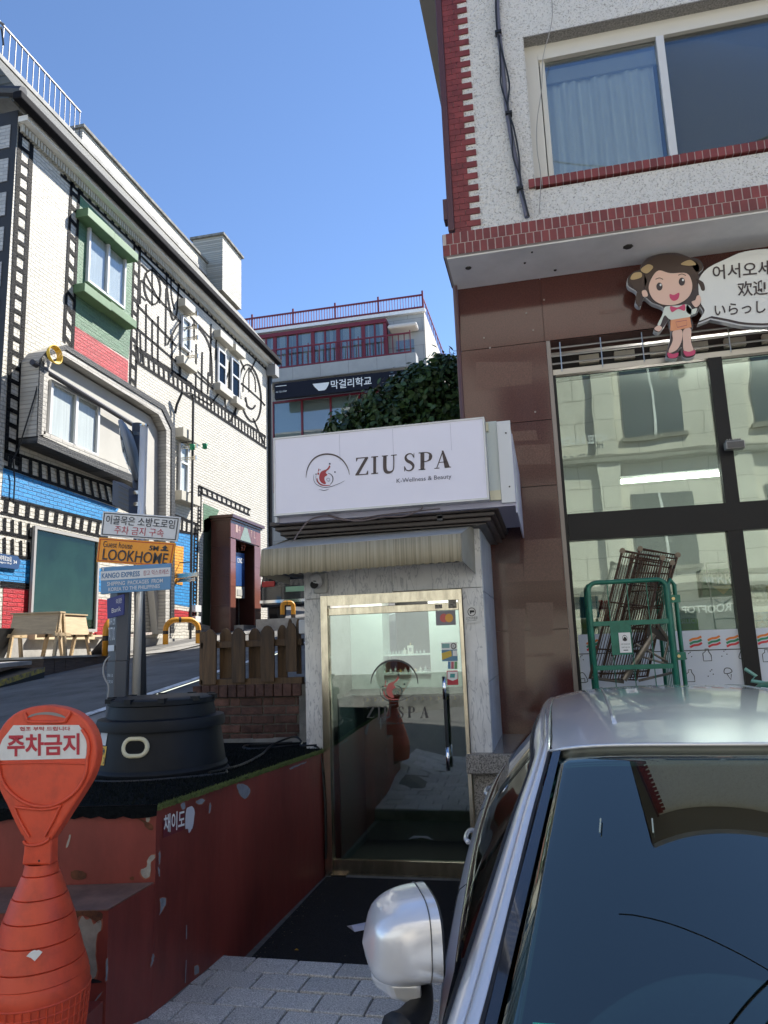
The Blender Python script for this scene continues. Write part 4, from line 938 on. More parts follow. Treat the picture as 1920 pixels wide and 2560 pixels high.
# hose hook & speaker lamp: flood light on the upper mullion
fl = thing('flood_light', 'small grey flood light fixed on the black post between the upper shop panes', 'lamp', (mx1, YG, 3))
c = S3(1828, 1122, .12)
B(c-V((.075, .03, .035)), c+V((.075, .05, .035)), 'lamp_body', mat('lamp_grey', (.3, .29, .27), .5, .4), fl, bevel=.01)
B(c+V((-.065, -.034, -.028)), c+V((.065, -.031, .024)), 'lens', mat('lens_dark', (.08, .08, .08), .2), fl)
for i in range(6): B(c+V((-.06+i*.02, -.02, .036)), c+V((-.052+i*.02, .045, .052)), 'cooling_fin', mat('lamp_grey', (.3, .29, .27), .5), fl)
B(c+V((-.02, .05, -.02)), c+V((.02, .09, .02)), 'lamp_bracket', BF, fl)
# fluorescent tube inside the shop
TUBE = mat('lit_tube', (1, .98, .92), .4, emit=16)
for i, (p, q_) in enumerate((((1552, 1205), (1812, 1180)),)):
    a_ = AY(p[0], p[1], YW+2.5); b_ = AY(q_[0], q_[1], YW+2.5); b_.z = a_.z
    t = thing('strip_light', 'lit white fluorescent tube glowing inside the shop behind the upper pane', 'lamp', a_)
    MB().tube([a_, b_], .022, 8).build('tube', TUBE, t); B(a_+V((0, -.03, .025)), b_+V((0, .03, .06)), 'housing', WHITE, t)
t = thing('added_fill_tube', 'added lit tube out of sight behind the grille, brightening the shop inside', 'lamp', (3, YW+1.4, 4.45)); B((1.2, YW+1.4, 4.45), (4.5, YW+1.46, 4.48), 'tube', mat('hidden_fill_tube', (1, .98, .92), emit=90), t); B((1.2, YW+1.38, 4.481), (4.5, YW+1.48, 4.52), 'housing', WHITE, t)  # added tube, kept out of sight, to brighten the goods inside
# shelving and goods inside
SHV = mat('shelf_metal', (.35, .35, .34), .4)
sv = thing('shop_shelving', 'grey metal shelving inside the shop right of the trolley', 'shelf', (3, YW+.8, 0))
for z_ in (.9, 1.25, 1.55, 1.85, 2.15): B((1.75, YW+.6, z_), (4.2, YW+1.0, z_+.025), 'shelf', SHV, sv)
for x_ in (1.75, 2.95, 4.18): B((x_, YW+.98, 0), (x_+.04, YW+1.02, 2.3), 'upright', SHV, sv)
pal = [((.05, .2, .06), 'green'), ((.02, .14, .3), 'blue'), ((.45, .04, .04), 'red'), ((.6, .55, .5), 'cream'), ((.5, .35, .05), 'yellow')]
rg = random.Random(5)
for z_, lev in ((1.275, 'lowest'), (1.575, 'middle'), (1.875, 'top')):
    x = 1.8
    while x < 3.6:
        wd = rg.uniform(.09, .2); cc, nm = rg.choice(pal); hh_ = rg.uniform(.12, .22)
        o = B((x, YW+.62, z_), (x+wd-.01, YW+.85, z_+hh_), 'carton', mat('carton_'+nm, cc, .5, nscale=25, namt=.5), bevel=.006)
        tag(o, 'small %s carton standing on the %s shelf inside the shop window' % (nm, lev), 'carton', 'mixed cartons on the shop shelves'); x += wd
c = AY(1805, 1455, YW+.5); MKG = mat('beer_green', (.03, .17, .06), .4)
o = B(c-V((.17, 0, .12)), c+V((.17, .2, .12)), 'beer_carton', MKG, bevel=.006); tag(o, 'green drink carton with white brand lettering on the top shelf of the shop', 'carton')
q = [c+V(p) for p in ((-.15, -.003, .09), (.15, -.003, .09), (.15, -.003, -.02), (-.15, -.003, -.02))]; lettering('TERRA', q, (0, 0, 1, 1), WHITE, o, (0, 0, 0), bold=.02)
MB().prism([c+V(p) for p in ((-.09, -.003, -.03), (.09, -.003, -.03), (0, -.003, -.11))], (0, -.002, 0)).build('emblem', mat('gold_print', (.5, .38, .1), .4), o)
o = B(AY(1700, 1545, YW+.3)+V((0, 0, -.27)), AY(1745, 1545, YW+.3)+V((0, .25, .0)), 'washing_pack', mat('lime_pack', (.25, .45, .03), .4, nscale=4, namt=.2), bevel=.015); tag(o, 'lime green refill pack standing behind the film right of the green trolley', 'packet')
a_, b_ = AY(1700, 1545, YW+.295), AY(1745, 1545, YW+.295); lettering('SELECT', [a_, b_, b_+V((0, 0, -.05)), a_+V((0, 0, -.05))], (.05, .1, .95, .9), WHITE, o, (0, -.003, 0))
a_ = AY(1700, 1527, YW+.29); b_ = AY(1742, 1545, YW+.29); tag(B(V((a_.x, YW+.29, b_.z+.002)), V((b_.x, YW+.5, a_.z)), 'white_pack', mat('pack_white', (.6, .62, .6), .5)), 'white box top above the lime green refill pack', 'packet')
o = B(AY(1440, 1545, YW+.4), AY(1495, 1490, YW+.4)+V((0, .2, 0)), 'blue_pack', mat('pack_blue', (.02, .16, .30), .5, nscale=6, namt=.2)); tag(o, 'blue pack at the left end of the lower shop window', 'packet')
o = B(AY(1440, 1600, YW+.38), AY(1495, 1547, YW+.38)+V((0, .2, 0)), 'pale_pack', mat('pack_lime', (.3, .38, .12), .5, nscale=6, namt=.5, col2=(.5, .55, .58))); tag(o, 'pale green and grey pack below the blue pack at the left of the shop window', 'packet')
for i in range(2): o = B(AY(1500+i*14, 1556, YW+.45), AY(1508+i*14, 1500, YW+.45)+V((0, .06, 0)), 'red_bottle', mat('bottle_red', (.4, .02, .03), .3), bevel=.01); tag(o, 'slim dark red bottle behind the green trolley, one of a pair', 'bottle', 'pair of red bottles behind the trolley')
# display rack frame lines on the glass side
mb = MB(); c0 = AY(1765, 1408, YW+.35)
t = thing('wire_stand', 'thin white wire display stand behind the lower shop glass', 'stand', AY(1790, 1600, YW+.35))
for p, q_ in (((1765, 1408), (1792, 1590)), ((1765, 1408), (1850, 1402)), ((1786, 1497), (1808, 1512)), ((1832, 1490), (1808, 1512)), ((1790, 1548), (1850, 1545))): MB().tube([AY(p[0], p[1], YW+.35), AY(q_[0], q_[1], YW+.35)], .006, 6).build('wire', WHITE, t)
# ================= CUT-OUT WELCOME SIGNS over the shopfront
YS = 6.22
def Z(x, y): return (1550+x/4.484, 620+y/4.484)        # sign drawing coordinates
def SP(e=0.):
    return lambda x, y: (lambda p: V((p.x, YS-e, p.z)))(AY(*Z(x, y), YS))
gs = thing('greeter_cutout', 'flat cut-out board of a cartoon child greeter with dark bun hair above the shop window', 'sign', (2, YS, 4.4))
def sh(pts, e, nm, mt, n=5, par=gs, th=.003, smooth=True):
    pts = crom(pts, True, n) if smooth else pts
    f = SP(e); return P([f(*p) for p in pts], (0, th, 0), nm, mt, par)
OUT = mat('board_outline', (.05, .035, .035), .5); PALE = mat('board_edge', (.5, .5, .5), .4)
HAIR = mat('print_hair', (.055, .032, .022), .5); SKIN = mat('print_skin', (.72, .48, .38), .5); TAN = mat('print_tan', (.45, .32, .16), .5)
PINK = mat('print_pink', (.55, .06, .14), .5); APR = mat('print_orange', (.70, .30, .15), .5); SHRT = mat('print_white', (.62, .66, .58), .5); BRO = mat('print_maroon', (.3, .04, .12), .5)
sil = [(250, 175), (330, 110), (480, 70), (640, 66), (780, 110), (880, 135), (930, 190), (925, 250), (880, 300), (950, 400), (930, 490), (870, 470), (905, 560), (900, 640), (870, 720), (790, 760), (820, 860), (800, 950), (805, 1080), (850, 1190), (780, 1240), (700, 1220), (690, 1120), (650, 1160), (640, 1240), (540, 1240), (520, 1190), (560, 1040), (575, 940), (545, 820), (560, 780), (500, 870), (440, 950), (380, 930), (400, 880), (470, 800), (490, 680), (360, 620), (270, 560), (230, 660), (170, 620), (185, 500), (90, 430), (85, 340), (150, 275), (215, 250)]
sh(sil, 0, 'board_edge', PALE, th=.06); sh([(x+(450-x)*.008+2, y-6) for x, y in sil], .004, 'board_face', OUT, th=.003)
sh([(300, 180), (420, 100), (600, 85), (780, 120), (880, 200), (870, 330), (820, 480), (640, 400), (400, 420), (300, 500), (270, 340)], .008, 'hair', HAIR)
sh([(110, 400), (100, 330), (160, 280), (250, 280), (300, 380), (250, 470), (180, 470)], .008, 'hair_bun', HAIR); sh([(800, 180), (860, 150), (915, 190), (905, 250), (850, 270)], .008, 'hair_bun', HAIR)
sh([(115, 350), (150, 290), (230, 280), (240, 330), (160, 360)], .011, 'hair_highlight', TAN); sh([(230, 250), (310, 190), (370, 220), (300, 290)], .011, 'hair_highlight', TAN); sh([(680, 185), (780, 140), (850, 190), (760, 205)], .011, 'hair_highlight', TAN)
sh([(190, 500), (240, 490), (220, 600), (215, 670), (175, 600)], .008, 'pigtail', HAIR); sh([(850, 350), (930, 390), (950, 470), (915, 480), (890, 420)], .008, 'pigtail', HAIR)
sh([(245, 490), (290, 480), (310, 540), (260, 550)], .010, 'ear', SKIN)
sh([(430, 260), (560, 290), (740, 290), (800, 380), (800, 490), (740, 580), (620, 640), (480, 640), (370, 580), (320, 460), (350, 350)], .012, 'face', SKIN)
for cx, cy in ((440, 440), (690, 385)):
    sh([(cx+a, cy+b) for a, b in ell(0, 0, 34, 44, 12)], .015, 'eye', OUT); sh([(cx+12+a, cy-16+b) for a, b in ell(0, 0, 11, 13, 10)], .018, 'eye_glint', WHITE)
mb = MB(); f = SP(.015); ribbon(mb, crom([(395, 360), (440, 345), (480, 362)], False), 8, f); ribbon(mb, crom([(650, 315), (690, 300), (735, 318)], False), 8, f); mb.build('eyebrows', HAIR, gs)
sh([(555, 525), (600, 535), (660, 510), (650, 575), (600, 600), (560, 570)], .015, 'mouth', PINK)
sh([(520, 660), (640, 650), (750, 640), (800, 690), (760, 800), (570, 810), (500, 760), (450, 870), (420, 860), (470, 760), (490, 690)], .010, 'shirt', SHRT)
sh([(750, 640), (800, 690), (860, 680), (840, 740), (780, 750), (740, 710)], .010, 'sleeve', SHRT)
sh([(800, 610), (840, 590), (860, 545), (890, 540), (905, 590), (890, 640), (850, 670), (820, 650)], .013, 'hand', SKIN); sh([(385, 905), (430, 875), (470, 900), (440, 940), (400, 930)], .013, 'hand', SKIN)
sh([(560, 660), (640, 675), (720, 640), (720, 710), (650, 690), (580, 725)], .015, 'neck_bow', PINK)
sh([(565, 815), (780, 780), (800, 895), (560, 940)], .014, 'apron', APR, smooth=False)
mb = MB(); ribbon(mb, [(620, 840), (745, 820), (745, 875), (640, 900)], 5, SP(.019), closed=True); mb.build('apron_pocket', BRO, gs)
sh([(590, 940), (690, 925), (690, 1040), (640, 1140), (560, 1180), (545, 1150), (590, 1040)], .010, 'leg', SKIN); sh([(710, 925), (790, 910), (795, 1060), (820, 1150), (720, 1160), (705, 1050)], .010, 'leg', SKIN)
sh([(530, 1180), (590, 1195), (650, 1180), (635, 1230), (550, 1240)], .014, 'shoe', PINK); sh([(710, 1160), (770, 1170), (835, 1150), (830, 1200), (740, 1220)], .014, 'shoe', PINK)
# speech bubble
bb = thing('speech_bubble_sign', 'white oval speech bubble sign with Korean, Chinese and Japanese greetings right of the cut-out child', 'sign', (2.7, YS, 4.5))
bp_ = [(1200, 110), (1400, 30), (1750, 0), (2150, 60), (2400, 200), (2450, 420), (2350, 640), (2050, 800), (1700, 855), (1400, 850), (1200, 810), (1040, 780), (1020, 776), (960, 800), (880, 830), (900, 790), (940, 710), (900, 640), (880, 560), (870, 450), (880, 340), (980, 220)]
sh([(x-6, y+26) for x, y in bp_], -.002, 'sign_edge', PALE, 3, bb, .06); sh([(x-6, y+8) for x, y in bp_], .002, 'sign_rim', OUT, 3, bb)
sh([(x+(1600-x)*.012, y+(430-y)*.03) for x, y in bp_], .006, 'sign_face', mat('bubble_white', (.70, .70, .66), .35), 3, bb)
f = SP(.009)
q = [f(1030, 205), f(1880, 120), f(1880, 290), f(1040, 365)]; lettering('어서오세요', q, (0, 0, 1, 1), OUT, bb, (0, -.002, 0), bold=.012)
q = [f(1310, 385), f(2000, 330), f(2000, 500), f(1320, 555)]; lettering('欢迎光临', q, (0, 0, 1, 1), OUT, bb, (0, -.002, 0), bold=.012)
q = [f(1055, 640), f(2250, 540), f(2250, 690), f(1060, 775)]; lettering('いらっしゃいませ', q, (0, 0, 1, 1), OUT, bb, (0, -.002, 0), bold=.012)
B((2.6, YS+.06, 4.5), (2.65, YW, 4.55), 'sign_bracket', CHR, bb); B((2.0, YS+.06, 4.55), (2.05, YW, 4.6), 'sign_bracket', CHR, gs)

# ================= GREEN ROLL CAGE with racks
YT = 5.75
TG = mat('green_enamel', (.015, .15, .095), .4, nscale=12, namt=.2)
tr = thing('roll_cage', 'green tubular roll cage trolley full of rusty racks standing before the shop window', 'trolley', (1.1, YT, -.1))
def T3(x, y, Y=YT): return AY(x, y, Y)
def vert(x, ytop, Y=YT, r=.015):
    a_ = T3(x, ytop, Y); return a_
tl, tr_ = T3(1473, 1455), T3(1672, 1450); zt_ = (tl.z+tr_.z)/2+.0; xa, xb = T3(1478, 1560).x, T3(1676, 1560).x; zb = .02
def arch(Y, xa, xb, zt_, nm, r=.017):
    c = .06; pts = [(xa, Y, zb), (xa, Y, zt_-c)]+[(xa+c-c*cos(t), Y, zt_-c+c*sin(t)) for t in (.4, .8, 1.2)]+[(xa+c, Y, zt_), (xb-c, Y, zt_)]+[(xb-c+c*sin(t), Y, zt_-c+c*cos(t)) for t in (.4, .8, 1.2)]+[(xb, Y, zt_-c), (xb, Y, zb)]
    return MB().tube(pts, r, 8).build(nm, TG, tr, smooth=True)
arch(YT, xa, xb, zt_, 'front_hoop')
YT2 = YT+.5
for x_, nm in ((xa+.005, 'side'), (xb-.005, 'side')):
    c = .06; pts = [(x_, YT+.03, zb), (x_, YT+.03, zt_-.02-c), (x_, YT+.05, zt_-.03), (x_, YT+.09, zt_-.015), (x_, YT2-.05, zt_-.015), (x_, YT2, zt_-.05), (x_, YT2, zb)]
    MB().tube(pts, .015, 8).build('side_hoop', TG, tr, smooth=True)
    for k in range(1, 6): MB().tube([(x_, YT+.03+k*.08, zb+.05), (x_, YT+.03+k*.08, zt_-.02)], .004, 5).build('side_wire', TG, tr)
za, zc_ = T3(1570, 1556).z, T3(1570, 1667).z
for z_ in (za, zc_, zb+.1, ): B((xa, YT-.012, z_-.02), (xb, YT+.004, z_+.015), 'cross_bar', TG, tr)
for z_ in (zc_, za): B((xb-.015, YT+.0, z_-.02), (xb+.005, YT2, z_+.01), 'side_bar', TG, tr)
for k in range(1, 4): x_ = xa+(xb-xa)*k/4; MB().tube([(x_, YT, zb), (x_, YT, zt_)], .004, 5).build('front_wire', TG, tr)
for k in range(1, 7):
    if k not in (3,): MB().tube([(xa, YT+.004, zb+k*.17), (xb, YT+.004, zb+k*.17)], .003, 5).build('front_wire', TG, tr)
B((xa, YT, zb), (xb, YT2, zb+.04), 'base', TG, tr)
pa, pb = T3(1524, 1562, YT-.02), T3(1582, 1636, YT-.02)
B((pa.x, YT-.025, pb.z), (pb.x, YT-.014, pa.z), 'notice_plate', TG, tr)
na, nb = T3(1546, 1582, YT-.03), T3(1580, 1631, YT-.03); np_ = B((na.x, YT-.03, nb.z), (nb.x, YT-.0255, na.z), 'notice_sticker', WHITE, tr)
q = [V((na.x, YT-.0305, na.z)), V((nb.x, YT-.0305, na.z)), V((nb.x, YT-.0305, nb.z)), V((na.x, YT-.0305, nb.z))]
mb = MB(); pl_ = lambda u, v: bil(q, u, v); ribbon(mb, ell(.5, .72, .2, .14, 20), .03, pl_, closed=True); mb.poly([pl_(*p) for p in ((.3, .6), (.7, .6), (.62, .74), (.5, .8), (.4, .74))]); mb.poly([pl_(*p) for p in ((.3, .1), (.7, .1), (.7, .14), (.3, .14))]); mb.build('sticker_print', BLACK, np_)
lettering('사용 후 제자리에', q, (.12, .38, .88, .46), BLACK, np_, (0, -.001, 0)); lettering('부탁드립니다', q, (.15, .22, .85, .30), BLACK, np_, (0, -.001, 0))
for px_, py_ in ((1682, 1497), (1696, 1640)):
    c = T3(px_, py_, YT+.02); B(c-V((.035, .02, .028)), c+V((.05, .02, .028)), 'hinge', TG, tr); MB().tube([c+V((0, -.03, 0)), c+V((0, .0, 0))], .012, 8).build('hinge_bolt', mat('brass', (.6, .5, .25), .3, .8), tr)
x2 = T3(1703, 1500, YT+.05).x
MB().tube([(xb+.02, YT+.06, zb), (xb+.02, YT+.06, zt_-.04), (xb+.04, YT+.07, zt_+.0), (xb+.07, YT+.09, zt_-.04), (xb+.085, YT+.1, zb)], .016, 8).build('gate_hoop', TG, tr, smooth=True)
# rusty wire racks leaning in it
RUST = mat('rusty_wire', (.085, .05, .032), .6, .5, nscale=30, namt=.5)
def rack(tlp, trp, brp, blp, Y, lab, nx=14, ny=22, lean=.1, dz=.2):
    t = thing('wire_rack', lab, 'rack', AY(*tlp, Y), 'rusty wire racks standing in the roll cage')
    q = [AY(*tlp, Y+lean), AY(*trp, Y+lean), AY(*brp, Y), AY(*blp, Y)]
    fr = MB(); fr.tube([q[0], q[1], q[2], q[3], q[0]], .012, 6); fr.build('rack_frame', RUST, t)
    mb = MB()
    for i in range(1, nx): mb.tube([bil(q, i/nx, 0), bil(q, i/nx, 1)], .0032, 4, False)
    mb.build('rack_wires', RUST, t, kind='stuff')
    mb = MB()
    for j in range(1, ny, 4): mb.tube([bil(q, 0, j/ny), bil(q, 1, j/ny)], .006, 5, False)
    mb.build('rack_crossbars', RUST, t)
    for a_ in (q[0], q[1]): mb = MB().tube([a_+V((-.0, -.02, 0)), a_+V((.0, .03, 0))], .022, 8).build('rack_foot', mat('rack_cap', (.16, .13, .1), .4, .5), t)
rack((1556, 1377), (1656, 1395), (1590, 1700), (1474, 1697), YT+.12, 'rusty wire rack leaning furthest left in the green roll cage', 16)
rack((1600, 1372), (1694, 1388), (1632, 1600), (1530, 1640), YT+.26, 'rusty wire rack with the highest corner in the green roll cage', 16, lean=.12)
rack((1580, 1392), (1680, 1407), (1618, 1690), (1500, 1700), YT+.20, 'rusty wire rack standing between the other two in the green roll cage', 18, lean=.05)
PIPE = mat('dull_pipe', (.22, .19, .15), .35, .7, nscale=15, namt=.3)
for i, (p, q_, r_) in enumerate((((1634, 1585), (1560, 1700), .022), ((1590, 1610), (1670, 1655), .009), ((1600, 1640), (1672, 1662), .008), ((1640, 1555), (1672, 1600), .012), ((1672, 1600), (1655, 1670), .009), ((1596, 1702), (1680, 1682), .010), ((1480, 1695), (1560, 1705), .012))):
    o = MB().tube([AY(p[0], p[1], YT+.06+i*.01), AY(q_[0], q_[1], YT+.06+i*.01)], r_, 8).build('loose_pipe', PIPE)
    tag(o, ['thick dull steel pipe slanting across the lower half of the green roll cage', 'thin pipe running down to the right from the thick pipe in the roll cage', 'thin pipe just below the other thin slanting one in the roll cage', 'short dark pipe at the upper right of the loose pipes in the roll cage', 'short pipe falling steeply at the right post of the roll cage', 'pipe lying low at the right bottom of the roll cage', 'pipe lying at the left bottom of the roll cage'][i], 'pipe')
P([AY(*p, YT+.14) for p in ((1622, 1560), (1672, 1592), (1668, 1605), (1616, 1590))], (0, .03, 0), 'dark_tray', mat('dark_tray', (.05, .04, .035), .5)); tag(bpy.data.objects['dark_tray'], 'dark sheet metal tray wedged high among the pipes of the roll cage', 'tray')
# green parasol edge at right, behind the car
gp = MB(); c = AY(1935, 1715, 5.0); gp.lathe(c+V((.05, 0, -.1)), [(0, .13), (.12, .11), (.2, .05), (.22, 0)], 18)
gp.build('tarp', None) if False else None
tp = thing('green_cover', 'rounded dark green cover poking up behind the silver roof at the right edge', 'cover', c)
gp.build('cover_shell', TG, tp, smooth=True, solid=.01)
MB().tube([c+V((.05, 0, .0)), V((c.x+.05, c.y, -.12))], .02, 8).build('cover_post', TG, tp)
MB().tube([c+V((.05, 0, .0)), AY(1878, 1702, 5.05), AY(1890, 1690, 5.05), AY(1862, 1672, 5.05)], .012, 6).build('curl', mat('pale_green', (.2, .4, .33), .4), tp)

# ================= SPA KIOSK
YK = 5.38
def K3(x, y, e=0.): p = AY(x, y, YK); return V((p.x, YK-e, p.z))
ks = thing('spa_kiosk', 'small marble-clad kiosk with a steel framed glass door and beige awning brackets', 'kiosk', (-1.1, YK, 0))
def marble(name, base, vein, sc=1.0):
    m = mat(name, base, .35, nscale=3, namt=.08); t = m.node_tree; N = t.nodes; L = t.links; b = N['Principled BSDF']
    geo = N.new('ShaderNodeNewGeometry'); mp = N.new('ShaderNodeMapping'); mp.inputs['Rotation'].default_value = (0, radians(50), 0); mp.inputs['Scale'].default_value = (12*sc, 8, 2.6*sc); L.new(geo.outputs['Position'], mp.inputs[0])
    n = N.new('ShaderNodeTexNoise'); n.inputs['Scale'].default_value = 1.6; n.inputs['Detail'].default_value = 7; n.inputs['Distortion'].default_value = 1.2; L.new(mp.outputs[0], n.inputs[0])
    r = N.new('ShaderNodeValToRGB'); e = r.color_ramp.elements; e[0].position = .47; e[1].position = .53; e[0].color = (1, 1, 1, 1); e[1].color = (1, 1, 1, 1); x = r.color_ramp.elements.new(.5); x.color = (0, 0, 0, 1)
    L.new(n.outputs[0], r.inputs[0]); mx = N.new('ShaderNodeMix'); mx.data_type = 'RGBA'; mx.inputs[6].default_value = (*vein, 1); mx.inputs[7].default_value = (*base, 1); L.new(r.outputs[0], mx.inputs[0])
    n4 = N.new('ShaderNodeTexNoise'); n4.inputs['Scale'].default_value = 7; n4.inputs['Detail'].default_value = 6; L.new(geo.outputs['Position'], n4.inputs[0])
    mr = N.new('ShaderNodeMapRange'); mr.inputs[1].default_value = .35; mr.inputs[2].default_value = .7; mr.inputs[3].default_value = .86; mr.inputs[4].default_value = 1.06; L.new(n4.outputs[0], mr.inputs[0])
    hs = N.new('ShaderNodeHueSaturation'); L.new(mx.outputs[2], hs.inputs['Color']); L.new(mr.outputs[0], hs.inputs['Value']); L.new(hs.outputs[0], b.inputs['Base Color']); return m
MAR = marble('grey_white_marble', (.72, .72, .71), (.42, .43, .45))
xkl, xkr = -1.835, -.455; zdt = K3(980, 1482).z; ztop = 2.53; zsh = .845
xfl = K3(806, 1600).x; xfr = K3(1172, 1800).x
# frame and posts; core walls then marble panels
B((xkl+.01, YK+.02, .86), (xfl-.004, YK+.2, ztop), 'wall', CONC, ks); B((xkr-.2, YK+.2, -.1), (xkr-.012, YW-.02, ztop), 'wall', CONC, ks)
B((xkl+.01, YK+.2, -.1), (xkl+.1, 7.5, ztop), 'wall', CONC, ks); B((xkl+.011, YK+.02, -.1), (xfl-.004, YK+.199, .859), 'wall', CONC, ks)
B((xfl-.003, YK+.02, zdt+.01), (xkr-.012, YK+.2, ztop-.001), 'lintel', CONC, ks)
B((xkl-.02, YK-.05, ztop), (xkr+.01, 7.6, ztop+.03), 'roof_slab', CONC, ks)
B((xkl, YK, .86), (xfl-.003, YK+.018, zdt-.02), 'marble_panel', MAR, ks)
B((xkl, YK, zdt-.014), (K3(980, 1450).x-.002, YK+.018, ztop-.003), 'marble_panel', MAR, ks); B((K3(980, 1450).x+.002, YK, zdt+.011), (xkr, YK+.018, ztop-.003), 'marble_panel', MAR, ks)
B((xfr+.004, YK, zsh), (xkr, YK+.018, zdt+.006), 'marble_panel', MAR, ks)
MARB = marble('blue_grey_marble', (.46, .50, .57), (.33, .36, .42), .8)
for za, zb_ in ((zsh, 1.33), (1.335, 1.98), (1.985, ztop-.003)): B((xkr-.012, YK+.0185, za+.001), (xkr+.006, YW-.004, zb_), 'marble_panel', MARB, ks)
B((xkr-.19, YK+.021, zsh), (xkr-.013, YK+.199, zdt+.008), 'wall', CONC, ks)
# granite base under the right pier
GBS = mat('speckled_granite', (.36, .34, .31), .55, nscale=130, namt=.75, col2=(.07, .065, .06), nlo=.42, nhi=.52)
GBP = mat('polished_granite_cap', (.22, .21, .20), .12, nscale=130, namt=.5)
B((xfr+.01, YK-.0, -.1), (.3, YW-.002, .70), 'granite_base', GBS, ks)
B((xfr-.03, YK-.06, .705), (.34, YW-.003, .842), 'granite_cap', GBS, ks, bevel=.012)
B((xfr-.025, YK-.055, .8425), (.335, YW-.004, .845), 'granite_cap_top', GBP, ks)
# stainless door frame
BR_ = mat('champagne_steel', (.60, .54, .42), .24, 1, nscale=2.5, namt=.25, stretch=(8, 8, 2))
fw = .055; xdl, xdr = xfl, xfr
B((xdl, YK-.035, -.0), (K3(826, 1700).x-.004, YK+.05, zdt), 'door_frame', BR_, ks); B((K3(1147, 1520).x+.004, YK-.035, 0), (xdr, YK+.05, zdt), 'door_frame', BR_, ks)
zft = K3(980, 1507).z
B((K3(826, 1700).x-.003, YK-.03, zft), (K3(1147, 1520).x+.003, YK+.05, zdt-.001), 'door_frame', BR_, ks)
dl, dr = K3(826, 1700).x, K3(1147, 1520).x; dt = zft-.02
zg = K3(985, 1532).z; zbt = K3(985, 2152).z; zdb = .008
dr_ = MB().box((dl, YK-.012, zg), (dr, YK+.03, dt)).build('glass_door', BR_, ks, bevel=.003)
B((dl, YK-.012, zdb), (dr, YK+.03, zbt), 'bottom_rail', BR_, dr_)
DG = glass('door_glass', (.62, .72, .69), .15)
B((dl+.002, YK+.002, zbt), (dr-.002, YK+.014, zg), 'pane', DG, dr_)
B((xdl+.0, YK-.05, -.003), (xdr, YK+.1, .004), 'threshold', CONCD, ks)
B((dl-.01, YK-.06, .0), (dl+.1, YK-.015, .02), 'hinge_plate', STEEL, ks)
# handle: two steel ends and dark middle
ht, hb = K3(1112, 1690), K3(1122, 1922); xh = ht.x+.003
hd = MB().tube([(xh, YK-.07, hb.z), (xh, YK-.07, hb.z+.16)], .014, 12).build('door_handle', CHROME, dr_, smooth=True)
MB().tube([(xh, YK-.07, ht.z-.16), (xh, YK-.07, ht.z)], .014, 12).build('handle_end', CHROME, dr_, smooth=True); MB().tube([(xh, YK-.07, hb.z+.161), (xh, YK-.07, ht.z-.161)], .0125, 12).build('handle_grip', BLACK, dr_)
for z_ in (hb.z+.08, ht.z-.08): MB().tube([(xh, YK-.07, z_), (xh, YK, z_)], .008, 8).build('handle_mount', STEEL, dr_)
